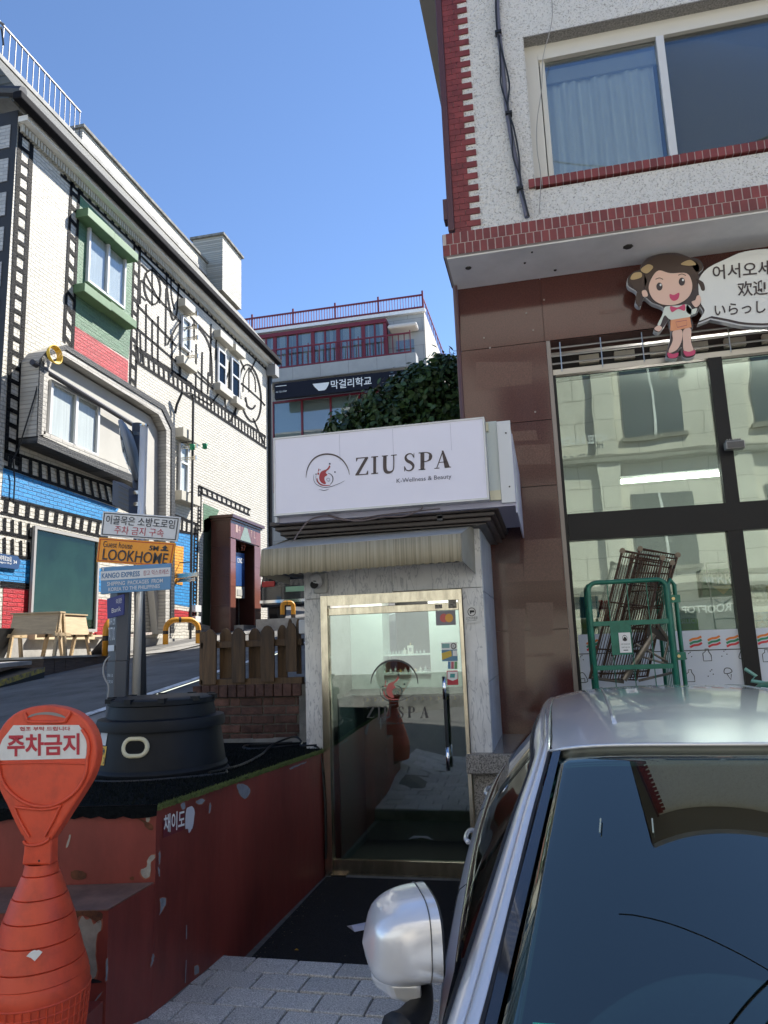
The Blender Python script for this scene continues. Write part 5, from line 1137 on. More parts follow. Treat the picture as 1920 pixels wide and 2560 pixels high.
# door print: arc, flame, letters (zoom coordinates 460+x/1.907)
def D(x, y): p = AY(460+x/1.907, 1400+y/1.907, YK-.001); return V((p.x, YK-.001, p.z))
DPR = mat('door_print_grey', (.055, .055, .055), .5); DPK = mat('door_print_pink', (.55, .13, .11), .5)
def serif(ch, x0, x1, y0, y1, mb, plane, wt=1.0):
    """roman capitals drawn in a box (y up is y0->y1 reversed in image coordinates: y0 top, y1 bottom)"""
    W_ = x1-x0; Hh = y1-y0; X = lambda u: x0+u*W_; Y_ = lambda v: y1-v*Hh
    T = .20*W_*wt; t = .055*Hh*wt; s = .35*T
    def rect(u0, v0, u1, v1): mb.poly([plane(X(u0), Y_(v0)), plane(X(u1), Y_(v0)), plane(X(u1), Y_(v1)), plane(X(u0), Y_(v1))])
    def pg(pts): mb.poly([plane(X(u), Y_(v)) for u, v in pts])
    th = t/Hh; tk = T/W_
    if ch == 'Z':
        rect(.05, 1-th, .98, 1); rect(0, 0, .98, th); pg([(0, th), (tk*1.35, th), (1.0, 1-th), (1.0-tk*1.35, 1-th)]); pg([(.05, 1-th), (.05, .80), (.11, .80), (.18, 1-th)]); pg([(.92, .22), (.98, .22), (.98, th), (.84, th)])
    if ch == 'I': rect(.5-tk*.9, 0, .5+tk*.9, 1); rect(0, 0, 1, th*.9); rect(0, 1-th*.9, 1, 1)
    if ch == 'U':
        a = crom([(.22, .98), (.22, .3), (.32, .07), (.52, .02), (.72, .09), (.80, .3), (.80, .98)], False, 6); n_ = len(a)
        ribbon(mb, [(X(u), Y_(v)) for u, v in a], [T*(1.15 if i < n_*.3 else (1.15-.8*min(1, (i-n_*.3)/(n_*.4)))) for i in range(n_)], plane)
        rect(.02, 1-th*.9, .42, 1); rect(.62, 1-th*.9, 1.0, 1)
    if ch == 'S':
        a = crom([(.82, .78), (.72, .93), (.48, .98), (.22, .9), (.16, .74), (.32, .58), (.62, .46), (.82, .28), (.74, .1), (.48, .02), (.2, .08), (.08, .24)], False, 6); n_ = len(a)
        ribbon(mb, [(X(u), Y_(v)) for u, v in a], [T*(.35+.95*math.exp(-((i/n_-.5)/.24)**2)) for i in range(n_)], plane)
        pg([(.86, 1), (.90, 1), (.90, .70), (.82, .76)]); pg([(.03, 0), (.08, 0), (.12, .24), (.03, .32)])
    if ch == 'P':
        rect(.14, 0, .14+tk*1.5, 1); rect(0, 0, .52, th*.9); rect(0, 1-th*.9, .5, 1)
        a = crom([(.2, .97), (.6, .97), (.86, .88), (.92, .72), (.84, .55), (.6, .47), (.25, .46)], False, 6); n_ = len(a)
        ribbon(mb, [(X(u), Y_(v)) for u, v in a], [T*(.3+1.0*math.exp(-((i/n_-.5)/.2)**2)) for i in range(n_)], plane)
    if ch == 'A':
        pg([(.44, 1), (.54, 1), (.93, th*.5), (.93-tk*1.6, th*.5), (.46, .86)]); pg([(.47, .96), (.50, .86), (.15, 0), (.10, 0)]); rect(.24, .32, .72, .32+th*.8); rect(0, 0, .30, th*.85); rect(.62, 0, 1.0, th*.85)
mb = MB(); a = ell(1003, 590, 112, 112, 36, 180, 360); ribbon(mb, [(x, y) for x, y in a], [3+6*sin(pi*i/36) for i in range(37)], D); mb.build('door_arc_print', DPR, dr_)
for ch, xa_, xb_ in (('Z', 872, 908), ('I', 918, 942), ('U', 950, 990), ('S', 1020, 1048), ('P', 1065, 1098), ('A', 1125, 1168)): mb = MB(); serif(ch, xa_, xb_, 699, 752, mb, D, 1.0); mb.build('printed_letter', DPR, dr_)
q = [D(925, 772), D(1085, 772), D(1085, 786), D(925, 786)]; lettering('K-Wellness & Beauty', q, (0, 0, 1, 1), DPR, dr_, (0, -.001, 0))
def flame(plane, ox, oy, s, dark, red, par):
    """sign emblem: round flame bowl with drops; drawn in emblem coordinates from the big sign"""
    pl_ = lambda x, y: plane(ox+(x-255)*s, oy+(y-350)*s)
    def bl(pts, mt, nm, n=5):
        mb = MB(); mb.poly([pl_(*p) for p in crom(pts, True, n)]); mb.build(nm, mt, par)
    bl([(205, 320), (235, 300), (262, 290), (285, 262), (288, 250), (300, 262), (285, 290), (262, 308), (255, 325), (272, 345), (246, 365), (243, 395), (258, 428), (240, 436), (205, 415), (190, 370)], red, 'flame_print')
    bl([(180, 300), (188, 280), (190, 300), (182, 318), (192, 335), (180, 345), (172, 335), (180, 318)], red, 'drop_print')
    bl([(172, 375), (180, 405), (205, 432), (245, 445), (290, 445), (300, 450), (245, 455), (200, 445), (172, 415), (165, 385)], red, 'flame_swirl')
    mb = MB()
    ribbon(mb, crom([(138, 340), (135, 380), (150, 425), (190, 455), (240, 468), (300, 462), (350, 445), (400, 425), (442, 402)], False, 6), [2+4*sin(pi*i/48) for i in range(49)], pl_)
    ribbon(mb, crom([(278, 330), (305, 340), (325, 370), (322, 410), (300, 440)], False, 6), [4+5*sin(pi*i/24) for i in range(25)], pl_)
    ribbon(mb, crom([(185, 488), (240, 498), (290, 485)], False, 6), [1+5*sin(pi*i/12) for i in range(13)], pl_)
    ribbon(mb, crom([(160, 350), (160, 390), (185, 430), (230, 452)], False, 5), 3, pl_)
    ribbon(mb, crom([(262, 400), (268, 380), (288, 380), (296, 396), (286, 410), (275, 404), (278, 394)], False, 5), 3.5, pl_)
    for cx, cy, r_ in ((295, 236, 9), (346, 317, 8), (200, 295, 5), (160, 338, 7)): mb.poly([pl_(*p) for p in ell(cx, cy, r_, r_, 10)])
    mb.build('emblem_lines', dark, par)
flame(D, 1000, 610, .55, DPR, DPK, dr_)
# stickers on door and pier
def stick(p0, p1, nm, mt, lab, fn=K3, e=.02, th=.002, par=None):
    a_, b_ = fn(*p0, e), fn(*p1, e); o = B((a_.x, a_.y, b_.z), (b_.x, a_.y+th, a_.z), nm, mt, par)
    return tag(o, lab, 'sticker') if not par else o
SGY = mat('sticker_grey', (.22, .21, .24), .4)
s1 = stick((1089, 1528), (1140, 1562), 'card_sticker', SGY, 'dark card sticker with a red and an amber circle, topmost on the glass door', e=.004)
f_ = lambda x, y: K3(x, y, .0055)
mb = MB(); mb.poly([f_(*p) for p in ell(1110, 1545, 10, 11, 20)]); mb.build('red_disc', mat('disc_red', (.6, .13, .12), .5), s1); mb = MB(); mb.poly([K3(*p, .006) for p in ell(1123, 1545, 10, 11, 20)]); mb.build('amber_disc', mat('disc_amber', (.75, .38, .07), .5), s1)
s2 = stick((1117, 1677), (1146, 1712), 'pay_sticker', mat('sticker_red', (.5, .03, .05), .4), 'red and white payment sticker right of the door handle', e=.004)
P([K3(*p, .0055) for p in ((1119, 1679), (1144, 1679), (1144, 1697), (1132, 1702), (1119, 1697))], (0, .001, 0), 'white_patch', WHITE, s2); P([K3(*p, .0065) for p in ((1126, 1684), (1138, 1684), (1137, 1694), (1125, 1694))], (0, .0008, 0), 'teal_patch', mat('sticker_teal', (.05, .3, .28), .4), s2)
s3 = stick((1103, 1607), (1143, 1624), 'small_card_sticker', WHITE, 'small white sticker with a round black emblem, topmost of the sticker group above the handle', e=.004)
P([K3(*p, .0055) for p in ((1105, 1609), (1124, 1609), (1124, 1620), (1105, 1620))], (0, .001, 0), 'print', mat('p1', (.2, .38, .36), .5), s3); mb = MB(); ribbon(mb, ell(1134, 1615, 6, 7, 16), 2, lambda x, y: K3(x, y, .0055), closed=True); mb.build('emblem', BLACK, s3)
lettering('UC', [K3(*p, .0056) for p in ((1131, 1611), (1138, 1611), (1138, 1619), (1131, 1619))], (0, 0, 1, 1), BLACK, s3, (0, 0, 0))
s4 = stick((1104, 1625), (1144, 1652), 'photo_sticker', mat('p2', (.10, .22, .33), .5), 'blue and yellow picture sticker, middle one of the group above the handle', e=.004)
P([K3(*p, .0055) for p in ((1104, 1633), (1128, 1626), (1130, 1640), (1106, 1650))], (0, .001, 0), 'print', mat('p3', (.6, .42, .06), .5), s4); P([K3(*p, .0055) for p in ((1132, 1626), (1143, 1626), (1143, 1640), (1132, 1640))], (0, .001, 0), 'print', WHITE, s4)
s5 = stick((1119, 1653), (1144, 1673), 'multi_sticker', WHITE, 'pale sticker with three small coloured cards, just above the red and white one', e=.004)
for i, cc in enumerate(((.1, .25, .4), (.5, .12, .15), (.15, .35, .15))): P([K3(1120+i*8.2+a, b, .0055) for a, b in ((0, 1654), (6.5, 1654), (6.5, 1672), (0, 1672))], (0, .001, 0), 'card_print', mat('cp%d' % i, cc, .5), s5)
for i in range(3): pass
s6 = stick((1160, 1516), (1200, 1556), 'cctv_notice', mat('notice_white', (.66, .66, .64), .5), 'square white CCTV notice on the marble pier right of the door')
f_ = lambda x, y: K3(x, y, .0225); mb = MB(); ribbon(mb, ell(1180, 1530, 9.5, 10, 20), 1.6, f_, closed=True); mb.poly([f_(*p) for p in ((1175, 1526), (1186, 1526), (1187, 1531), (1175, 1532))]); mb.poly([f_(*p) for p in ((1176, 1532), (1179, 1532), (1179, 1535), (1176, 1535))]); mb.build('camera_symbol', BLACK, s6)
q = [f_(1166, 1543), f_(1195, 1541), f_(1195, 1548), f_(1166, 1550)]; lettering('CCTV작동중', q, (0, 0, 1, 1), BLACK, s6, (0, 0, 0)); q = [f_(1169, 1551), f_(1192, 1549), f_(1192, 1552), f_(1169, 1554)]; lettering('24시간 녹화중', q, (0, 0, 1, 1), BLACK, s6, (0, 0, 0))
for p0, p1, nm in (((1088, 1512), (1106, 1521), 'label_plate'), ((1121, 1500), (1142, 1520), 'scratched_label')):
    stick(p0, p1, nm, mat('label_grey', (.18, .17, .15), .5, nscale=60, namt=.8), 'dull grey label on the right end of the upper steel door rail, %s' % ('left one' if nm[0] == 'l' else 'right scratched one'), e=.015)
# interior: white cupboard wall with a dark niche, shelves and bottles
CUP = mat('cupboard_white', (.62, .68, .64), .4)
yi = 6.35; n0, n1 = AY(955, 1560, yi), AY(1072, 1560, yi); zc0 = AY(985, 1742, yi).z; zsh1, zsh2 = AY(1010, 1636, yi).z, AY(1010, 1681, yi).z; znt = AY(1010, 1536, yi).z
B((xkl+.1, yi, zc0), (n0.x, yi+.3, ztop), 'cupboard', CUP, ks); B((n1.x, yi, zc0), (xkr-.2, yi+.3, ztop), 'cupboard', CUP, ks); B((n0.x+.001, yi+.02, zc0), (n1.x-.001, yi+.3, zsh2-.02), 'cupboard', CUP, ks)
B((n0.x, yi+.6, zsh2-.3), (n1.x, yi+.62, ztop), 'niche_back', mat('niche_black', (.01, .012, .012), .4), ks); B((n0.x, yi+.02, zsh1-.012), (n1.x, yi+.4, zsh1), 'shelf', CUP, ks); B((n0.x, yi+.0, zsh2-.019), (n1.x, yi+.58, zsh2), 'shelf', CUP, ks)
B((xkl+.19, YK+.2, 0), (xkl+.2, yi-.01, 1.22), 'inner_side_panel', mat('inner_teal', (.05, .085, .095), .4), ks)
B((xkl+.1, yi-.002, .0), (xkr-.2, yi+.12, zc0-.001), 'inner_wall', mat('inner_grey', (.14, .14, .12), .7, nscale=3, namt=.3), ks)
B((xkl+.1, YK+.1, -.05), (xkr-.2, yi+.1, -.006), 'inner_floor', mat('inner_floor', (.02, .02, .02), .6), ks)
CHEV = mat('chevron_yellow', (.5, .36, .04), .5)  # strip mirrored from across the street, built inside the kiosk as chevrons
zt0_ = zc0-.035
for i in range(34):
    if 3 < i % 11: pass
    x = xkl+.12+i*.035
    if x < xkr-.25: P([(x, yi-.006, zt0_), (x+.018, yi-.006, zt0_), (x+.028, yi-.006, zt0_+.015), (x+.018, yi-.006, zt0_+.03), (x, yi-.006, zt0_+.03), (x+.01, yi-.006, zt0_+.015)], (0, .003, 0), 'mirrored_chevron', CHEV if i % 2 else BLACK, ks)
lamp = thing('interior_lamp', 'round white ceiling lamp glowing inside the kiosk', 'lamp', (-1.2, 5.9, 2.45))
MB().lathe((-1.15, 5.85, 2.42), [(0, -.07), (.08, -.06), (.13, -.02), (.14, .03), (0, .05)], 20).build('lamp_shade', mat('lamp_glow', (1, .96, .9), .4, emit=52), lamp, smooth=True)
BOT = mat('bottle_white', (.6, .6, .55), .3); BOT2 = mat('bottle_amber', (.45, .32, .12), .3); BOT3 = mat('bottle_clear', (.35, .4, .4), .15)
def bottle(x, z, h, r, mt, lab, grp, y=yi+.12):
    o = MB().lathe((x, y, z), [(0, 0), (r, 0), (r, h*.6), (r*.35, h*.75), (r*.35, h), (0, h)], 10).build('bottle', mt, smooth=False); tag(o, lab, 'bottle', grp)
for i in range(6): bottle(AY(968+i*7.5, 1634, yi+.12).x, zsh1, .035, .010, BOT3, 'tiny clear glass on the upper shelf left of the white pump bottle', 'tiny clear glasses left on the upper shelf')
for i in range(3): bottle(AY(1042+i*9, 1634, yi+.12).x, zsh1, .035, .011, BOT3, 'tiny clear glass on the upper shelf right of the white pump bottle', 'tiny clear glasses right on the upper shelf')
bottle(AY(1012, 1634, yi+.12).x, zsh1, .055, .017, BOT, 'small cream jar beside the pump bottle on the upper kiosk shelf', None)
c = AY(1027, 1633, yi+.12); o = B((c.x-.026, c.y-.02, zsh1), (c.x+.026, c.y+.02, zsh1+.075), 'pump_bottle', BOT, bevel=.005); tag(o, 'square white pump bottle on the upper shelf behind the kiosk door', 'bottle'); MB().tube([(c.x, c.y, zsh1+.075), (c.x, c.y, zsh1+.1)], .006, 8).build('pump', BOT2, o); B((c.x-.012, c.y-.021, zsh1+.02), (c.x+.012, c.y-.0205, zsh1+.055), 'label_print', SGY, o)
for i in range(9): bottle(AY(964+i*12.5, 1679, yi+.1).x, zsh2, .03+.012*(i % 3), .012, (BOT2, BOT, BOT3)[i % 3], 'little coloured bottle on the lower shelf behind the kiosk door', 'little bottles on the lower shelf', yi+.1)
# cornice / dark gutter
YCn = 5.1; GUT = mat('dark_brown_gutter', (.045, .035, .033), .4)
cl, cr = AY(674, 1325, YCn).x, AY(1247, 1285, YCn).x
for i, (d, h0, h1) in enumerate(((0, .062, .095), (.03, .03, .060), (.06, -.005, .028))):
    zc_ = 2.47
    B((cl+d, YCn+d, zc_+h0), (cr-d, 6.38, zc_+h1), 'gutter_cornice', GUT, ks, bevel=.006)
B((cl+.09, YCn+.09, 2.50-.05), (cr-.1, 6.37, 2.46), 'gutter_soffit', GUT, ks)
# cctv camera on the left of the header
cc = thing('security_camera', 'white dome-less security camera under the left end of the awning', 'camera', K3(800, 1455))
c = K3(803, 1455)
B((c.x-.055, YK-.04, c.z-.09), (c.x+.055, YK, c.z+.07), 'mount_box', mat('camera_box', (.5, .5, .47), .5), cc, bevel=.012)
o = MB().lathe((0, 0, 0), [(0, -.05), (.038, -.045), (.045, 0), (.045, .05), (.03, .055), (.0, .05)], 16).build('camera_body', PVC, cc, smooth=True)
o.matrix_parent_inverse = Matrix(); o.location = V((0.0, -.09, -.005)); o.rotation_euler = (radians(70), 0, radians(10))
o = MB().lathe((0, 0, 0), [(0, .0), (.032, .0), (.028, .008), (0, .01)], 16).build('camera_lens', BLACK, cc); o.matrix_parent_inverse = Matrix(); o.location = V((0.0, -.145, -.03)); o.rotation_euler = (radians(80), 0, radians(10))
# awning
aw = thing('fabric_awning', 'weathered beige fabric awning with a deep pleated valance over the kiosk door', 'awning', (-1.3, 5.1, 2.3))
AWF = mat('awning_fabric', (.37, .33, .24), .85, nscale=7, namt=.55, stretch=(16, 1, .10), col2=(.24, .21, .14), nlo=.40, nhi=.56)
AWT = mat('awning_top_fabric', (.36, .36, .35), .8, nscale=4, namt=.1)
AWL = mat('awning_end_fabric', (.30, .28, .23), .8, nscale=4, namt=.1)
Yf = 4.80; f1, f2, f3, f4 = AY(654, 1375, Yf), AY(1151, 1334, Yf), AY(1155, 1403, Yf), AY(650, 1441, Yf)
bz = 2.475; b1 = K3(747, 1345, .01); b2 = K3(1183, 1312, .01); b3 = K3(1188, 1435, .01); b4 = V((f4.x+.0, YK-.01, b3.z))
n = 120; rows = [[], []]
for i in range(n+1):
    u = i/n; w_ = .0006*sin(i*2.1)+.0006*sin(i*.83)
    a_ = f1.lerp(f2, u); c_ = f4.lerp(f3, u); rows[0].append(a_+V((0, w_*.3, 0))); rows[1].append(c_+V((0, w_*1.6-.006, .004*sin(i*1.3))))
MB().grid([rows[0], [p.lerp(q_, .5)+V((0, -.004, 0)) for p, q_ in zip(*rows)], rows[1]]).build('valance', AWF, aw, smooth=True, solid=.004)
MB().grid([[b1.lerp(b2, u/8) for u in range(9)], [f1.lerp(f2, u/8)+V((0, 0, .0)) for u in range(9)]]).build('awning_top', AWT, aw, solid=.004)
MB().poly([b2, b3, f3, f2]).build('awning_end', AWL, aw, solid=.004)
MB().poly([V((f1.x, YK-.01, b1.z)), V((f1.x, YK-.01, b3.z)), f4, f1]).build('awning_end', AWL, aw, solid=.004)
B((f1.x+.05, Yf+.02, f4.z+.02), (f2.x-.02, Yf+.045, f4.z+.045), 'front_bar', DGREY, aw); B((xkl-.04, 4.85, 2.15), (xkl-.01, YK, 2.18), 'support_arm', DGREY, aw)
# sign box
YSg = 4.95
sgn = thing('spa_signboard', 'large white lightbox signboard with flame emblem and dark serif lettering on the kiosk roof', 'sign', (-1.1, 5, 2.9))
def G(x, y, e=0.): p = AY(x, y, YSg); return V((p.x, YSg-e, p.z))
FCE = mat('sign_face_white', (.76, .75, .86), .3, nscale=.8, namt=.02)
c1, c2, c3, c4 = G(688, 1098), G(1207, 1048), G(1218, 1246), G(689, 1284)
xs0, xs1 = (c1.x+c4.x)/2, (c2.x+c3.x)/2; zs1, zs0 = (c1.z+c2.z)/2, (c3.z+c4.z)/2
B((xs0, YSg, zs0), (xs1, YSg+.10, zs1), 'sign_face', FCE, sgn)
TRM = mat('sign_trim', (.55, .56, .58), .35, .3)
for a_, b_ in (((xs0-.012, zs1), (xs1+.012, zs1+.012)), ((xs0-.012, zs0-.014), (xs1+.012, zs0)), ): B((a_[0], YSg-.006, a_[1]), (b_[0], YSg+.09, b_[1]), 'face_trim', TRM, sgn)
B((xs0-.012, YSg-.006, zs0), (xs0, YSg+.09, zs1), 'face_trim', TRM, sgn); B((xs1, YSg-.006, zs0), (xs1+.012, YSg+.09, zs1), 'face_trim', TRM, sgn)
xb0 = G(677, 1200).x; xb1 = AY(1281, 1160, YSg+.08).x
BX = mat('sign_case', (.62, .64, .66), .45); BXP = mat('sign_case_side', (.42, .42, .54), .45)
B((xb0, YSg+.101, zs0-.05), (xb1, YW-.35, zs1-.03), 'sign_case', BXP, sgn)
B((xs1+.013, YSg+.085, zs0-.01), (xs1+.09, YSg+.1, zs1+.0), 'case_strip', mat('frosted_strip', (.50, .56, .56), .4), sgn)
B((xs1+.092, YSg+.07, zs0-.03), (xb1+.004, YSg+.1, zs1-.01), 'case_strip', BX, sgn)
B((xb0, YSg+.07, zs0-.05), (xs0-.014, YSg+.1, zs1-.05), 'case_strip', BX, sgn)
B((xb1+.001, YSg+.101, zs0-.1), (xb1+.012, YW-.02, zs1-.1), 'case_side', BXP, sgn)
for z_ in (zs0+.08, zs1-.1):
    MB().tube([(xb1-.03, YSg+.066, z_), (xb1-.03, YSg+.071, z_)], .006, 8).build('screw', BLACK, sgn); MB().tube([(xb0+.02, YSg+.066, z_), (xb0+.02, YSg+.071, z_)], .005, 8).build('screw', BLACK, sgn)
B((xb1-.15, YSg+.06, zs1-.075), (xs1+.014, YSg+.085, zs1-.012), 'cream_end_cap', mat('cream_cap', (.6, .57, .42), .5), sgn); B((xs1+.015, YSg+.06, zs0-.008), (xs1+.09, YSg+.084, zs0+.06), 'cream_end_cap', mat('cream_cap', (.6, .57, .42), .5), sgn)
for x_ in (xs0+.5, xs0+.9, xs0+1.32): B((x_, YSg-.0015, zs0+.36), (x_+.003, YSg, zs1-.01), 'face_seam', mat('seam', (.52, .52, .62), .5), sgn)
g3 = lambda x, y: G(750+x/3.95, 1100+y/3.95, .003)
INK = mat('sign_ink', (.065, .045, .045), .5); INKR = mat('sign_ink_red', (.36, .035, .045), .5); INKN = mat('sign_ink_navy', (.03, .035, .07), .5)
mb = MB(); a = [(60, 375), (68, 310), (95, 240), (145, 180), (210, 148), (275, 140), (345, 152), (410, 190), (455, 245), (480, 300), (489, 345)]; a = crom(a, False, 5); ribbon(mb, a, [2+13*sin(pi*i/(len(a)-1))**.8 for i in range(len(a))], g3); mb.build('arc_print', INK, sgn)
flame(g3, 255, 350, 1.0, INKN, INKR, sgn)
# letters follow the tilt of the face
def tilt(x, y): return g3(x, y-(x-550)*.085)
for ch, xa_, xb_ in (('Z', 548, 676), ('I', 704, 772), ('U', 806, 956), ('S', 1026, 1140), ('P', 1172, 1300), ('A', 1328, 1492)): mb = MB(); serif(ch, xa_, xb_, 178, 352, mb, tilt, 1.0 if ch != 'I' else 1.15); mb.build('printed_letter', INK, sgn)
q = [tilt(955, 418-0), tilt(1495, 418), tilt(1495, 468), tilt(955, 468)]; lettering('K-Wellness & Beauty', q, (0, -.1, 1, 1), INKN, sgn, (0, -.001, 0), bold=-.004)
# wires sagging below the sign
mb = MB()
for pts in ([(815, 1340), (755, 1330), (745, 1345), (738, 1355)], ): pass
mb.tube([AY(x, y, 5.02) for x, y in crom([(735, 1352), (748, 1330), (775, 1300), (815, 1290), (850, 1298), (900, 1302), (960, 1292), (1010, 1290), (1050, 1275), (1058, 1262)], False, 6)], .0055, 6)
mb.tube([AY(x, y, 5.04) for x, y in crom([(820, 1288), (880, 1300), (950, 1288), (1100, 1272)], False, 6)], .005, 6)
tag(mb.build('sign_wire', mat('wire_mauve', (.16, .13, .14), .5)), 'loose wires sagging between the signboard and the dark gutter', 'wire')
for px_ in (825, 958, 1100):
    c = AY(px_, 1285, 5.15); B(c-V((.02, .02, .05)), c+V((.02, .3, .06)), 'sign_foot', DGREY, sgn)
# ================= RED METAL PLANTER PLATFORM
RP = mat('dark_red_paint', (.215, .040, .030), .45, nscale=2.2, namt=.32, bump=.25, bscale=14, stretch=(1, 1, .35))
BARE = mat('bare_galvanised', (.23, .25, .28), .55, nscale=18, namt=.25); BAREC = mat('bare_primer', (.33, .31, .27), .7, nscale=20, namt=.3)
RUSTP = mat('rust_patch', (.10, .035, .015), .85, nscale=25, namt=.5); RUSTT = mat('rusty_ledge', (.17, .095, .068), .75, nscale=7, namt=.3)
pt = thing('red_planter', 'long dark red sheet metal platform with chipped paint beside the kiosk steps', 'planter', (-2.3, 4.2, 0))
zt = lambda Y: .955-.0386*(Y-3.06)
FR, FL = V((-1.742, 3.06, 0)), V((-3.15, 2.77, 0)); BR, BL = V((-1.706, 5.375, 0)), V((-3.15, 5.94, 0)); BR2 = V((-1.86, 5.94, 0)); BR1 = V((-1.845, 5.375, 0))
pl = [FR, BR, BR1, BR2, BL, FL]
def platform(pl, ztop, zbot, nm, mt, par, **k):
    n = len(pl); vs = [(p.x, p.y, ztop(p.y)) for p in pl]+[(p.x, p.y, zbot) for p in pl]
    return MB().add(vs, [tuple(range(n)), tuple(range(2*n-1, n-1, -1))]+[(i, i+n, (i+1) % n+n, (i+1) % n) for i in range(n)]).build(nm, mt, par, fixn=True, **k)
platform(pl, lambda Y: zt(Y)-.012, -.1, 'platform_body', RP, pt)
LR, LL = V((-1.75, 2.73, 0)), V((-3.15, 2.45, 0)); 
platform([LR, FR+V((0, -.002, 0)), FL+V((0, -.002, 0)), LL], lambda Y: .643, .10, 'step_body', RP, pt)
P([(-1.752, 2.726, .645), (-1.745, 3.055, .645), (-3.15, 2.765, .645), (-3.15, 2.44, .645)], (0, 0, .003), 'step_top', RUSTT, pt)
# panel seams
for Y in (3.35,): B((-1.7405, Y, .0), (-1.733, Y+.004, .9), 'panel_seam', mat('seam_dark', (.05, .01, .01), .6), pt) if False else None
def sidept(x, y): # on the right flank
    d = _ray(x, y); o_ = V((0, 0, H)); n = V((2.315, -.036, 0)).normalized(); t = (FR-o_).dot(n)/d.dot(n); return o_+d*t+n*.003
def frontpt(x, y):
    d = _ray(x, y); o_ = V((0, 0, H)); u = (FR-FL).normalized(); n = V((u.y, -u.x, 0)); t = (FR-o_).dot(n)/d.dot(n); return o_+d*t+n*.003
def lowpt(x, y):
    d = _ray(x, y); o_ = V((0, 0, H)); u = (LR-LL).normalized(); n = V((u.y, -u.x, 0)); t = (LR-o_).dot(n)/d.dot(n); return o_+d*t+n*.003
def blob(fn, pts, mt, nm, par=pt, smooth=True, n=4):
    rg_ = random.Random(len(pts)*7+int(pts[0][0])); q = crom(pts, True, n) if smooth else pts
    q = [(x+rg_.uniform(-.9, .9), y+rg_.uniform(-.9, .9)) for x, y in q]
    cx_ = sum(p[0] for p in q)/len(q); cy_ = sum(p[1] for p in q)/len(q); d_ = _ray(cx_, cy_).normalized()
    if par and smooth and mt.name.startswith('bare'): MB().poly([fn(cx_+(x-cx_)*1.10+(1.3 if x > cx_ else -1.3), cy_+(y-cy_)*1.06+(1.2 if y > cy_ else -.8))+d_*.0012 for x, y in q]).build('flake_edge', mat('flake_edge', (.30, .10, .06), .8), par)
    return MB().poly([fn(*p) for p in q]).build(nm, mt, par)
z3 = lambda L_: [(x/1.843, 1700+y/1.843) for x, y in L_]
for L_ in ([(1088, 485), (1110, 478), (1140, 490), (1152, 515), (1130, 545), (1112, 540), (1098, 515)], [(902, 560), (925, 548), (940, 555), (925, 572), (905, 570)], [(832, 570), (850, 565), (850, 590), (835, 595)], [(735, 1010), (760, 1005), (762, 1030), (745, 1060), (732, 1085), (738, 1045)],
           [(700, 1262), (708, 1268), (703, 1300), (690, 1325), (695, 1290)], [(895, 1320), (912, 1318), (912, 1350), (893, 1358)], [(965, 565), (970, 580), (962, 615), (960, 590)], [(728, 800), (735, 790), (735, 830), (730, 850)], [(725, 860), (733, 880), (733, 905), (727, 890)], [(486, 1290), (494, 1290), (492, 1370), (484, 1380)],
           [(1335, 405), (1380, 385), (1410, 375), (1408, 382), (1378, 393), (1338, 412)]): blob(sidept, z3(L_), BARE, 'bare_or_dark_patch')
for L_ in ([(855, 1130), (858, 1130), (858, 1190), (855, 1195)], [(854, 1290), (856, 1290), (853, 1395), (850, 1395)]): blob(sidept, z3(L_), BARE, 'paint_scratch', smooth=False)
zb3 = lambda L_: [(x/2.731, 1750+y/2.731) for x, y in L_]
for L_, mt in (([(1000, 785), (1020, 780), (1022, 825), (1002, 830)], BAREC), ([(1030, 1060), (1058, 1060), (1050, 1090), (1030, 1110), (1025, 1200), (990, 1215), (965, 1190), (965, 1155), (1000, 1140), (1010, 1090)], BAREC), ([(485, 1180), (510, 1163), (550, 1165), (588, 1185), (580, 1220), (500, 1222)], RUSTP), ([(370, 1180), (405, 1180), (410, 1210), (375, 1212)], RUSTP),
               ([(925, 800), (960, 810), (1040, 850), (1040, 890), (1000, 870), (975, 830)], RUSTP), ([(890, 1210), (915, 1205), (915, 1225), (892, 1225)], RUSTP), ([(475, 925), (485, 928), (465, 1000), (455, 1000)], BAREC)): blob(frontpt, zb3(L_), mt, 'rust_spot' if mt is RUSTP else 'bare_or_dark_patch')
for L_, mt in (([(560, 1475), (590, 1500), (620, 1490), (640, 1530), (690, 1500), (690, 1570), (665, 1600), (655, 1740), (665, 1840), (640, 1900), (580, 1890), (560, 1700), (520, 1600)], mat('bare_plate', (.30, .27, .23), .7, nscale=9, namt=.25)), ([(480, 1440), (690, 1445), (680, 1520), (640, 1500), (560, 1470), (500, 1500), (470, 1480)], RUSTP),
               ([(560, 1890), (690, 1915), (680, 1930), (560, 1930)], BLACK)): blob(lowpt, zb3(L_), mt, 'bare_or_dark_patch')  # black blob paints the shaded opening low on the step front
blob(lowpt, zb3([(600, 2090), (640, 2060), (700, 1985), (690, 2010), (640, 2080), (620, 2120), (570, 2120)]), BARE, 'bare_or_dark_patch')
# base flange under the step
P([(-1.735, 2.45, 0), (-1.755, 2.72, 0), (-3.15, 2.43, 0), (-3.15, 2.15, 0)], (0, 0, .33), 'base_plinth', RP, pt)
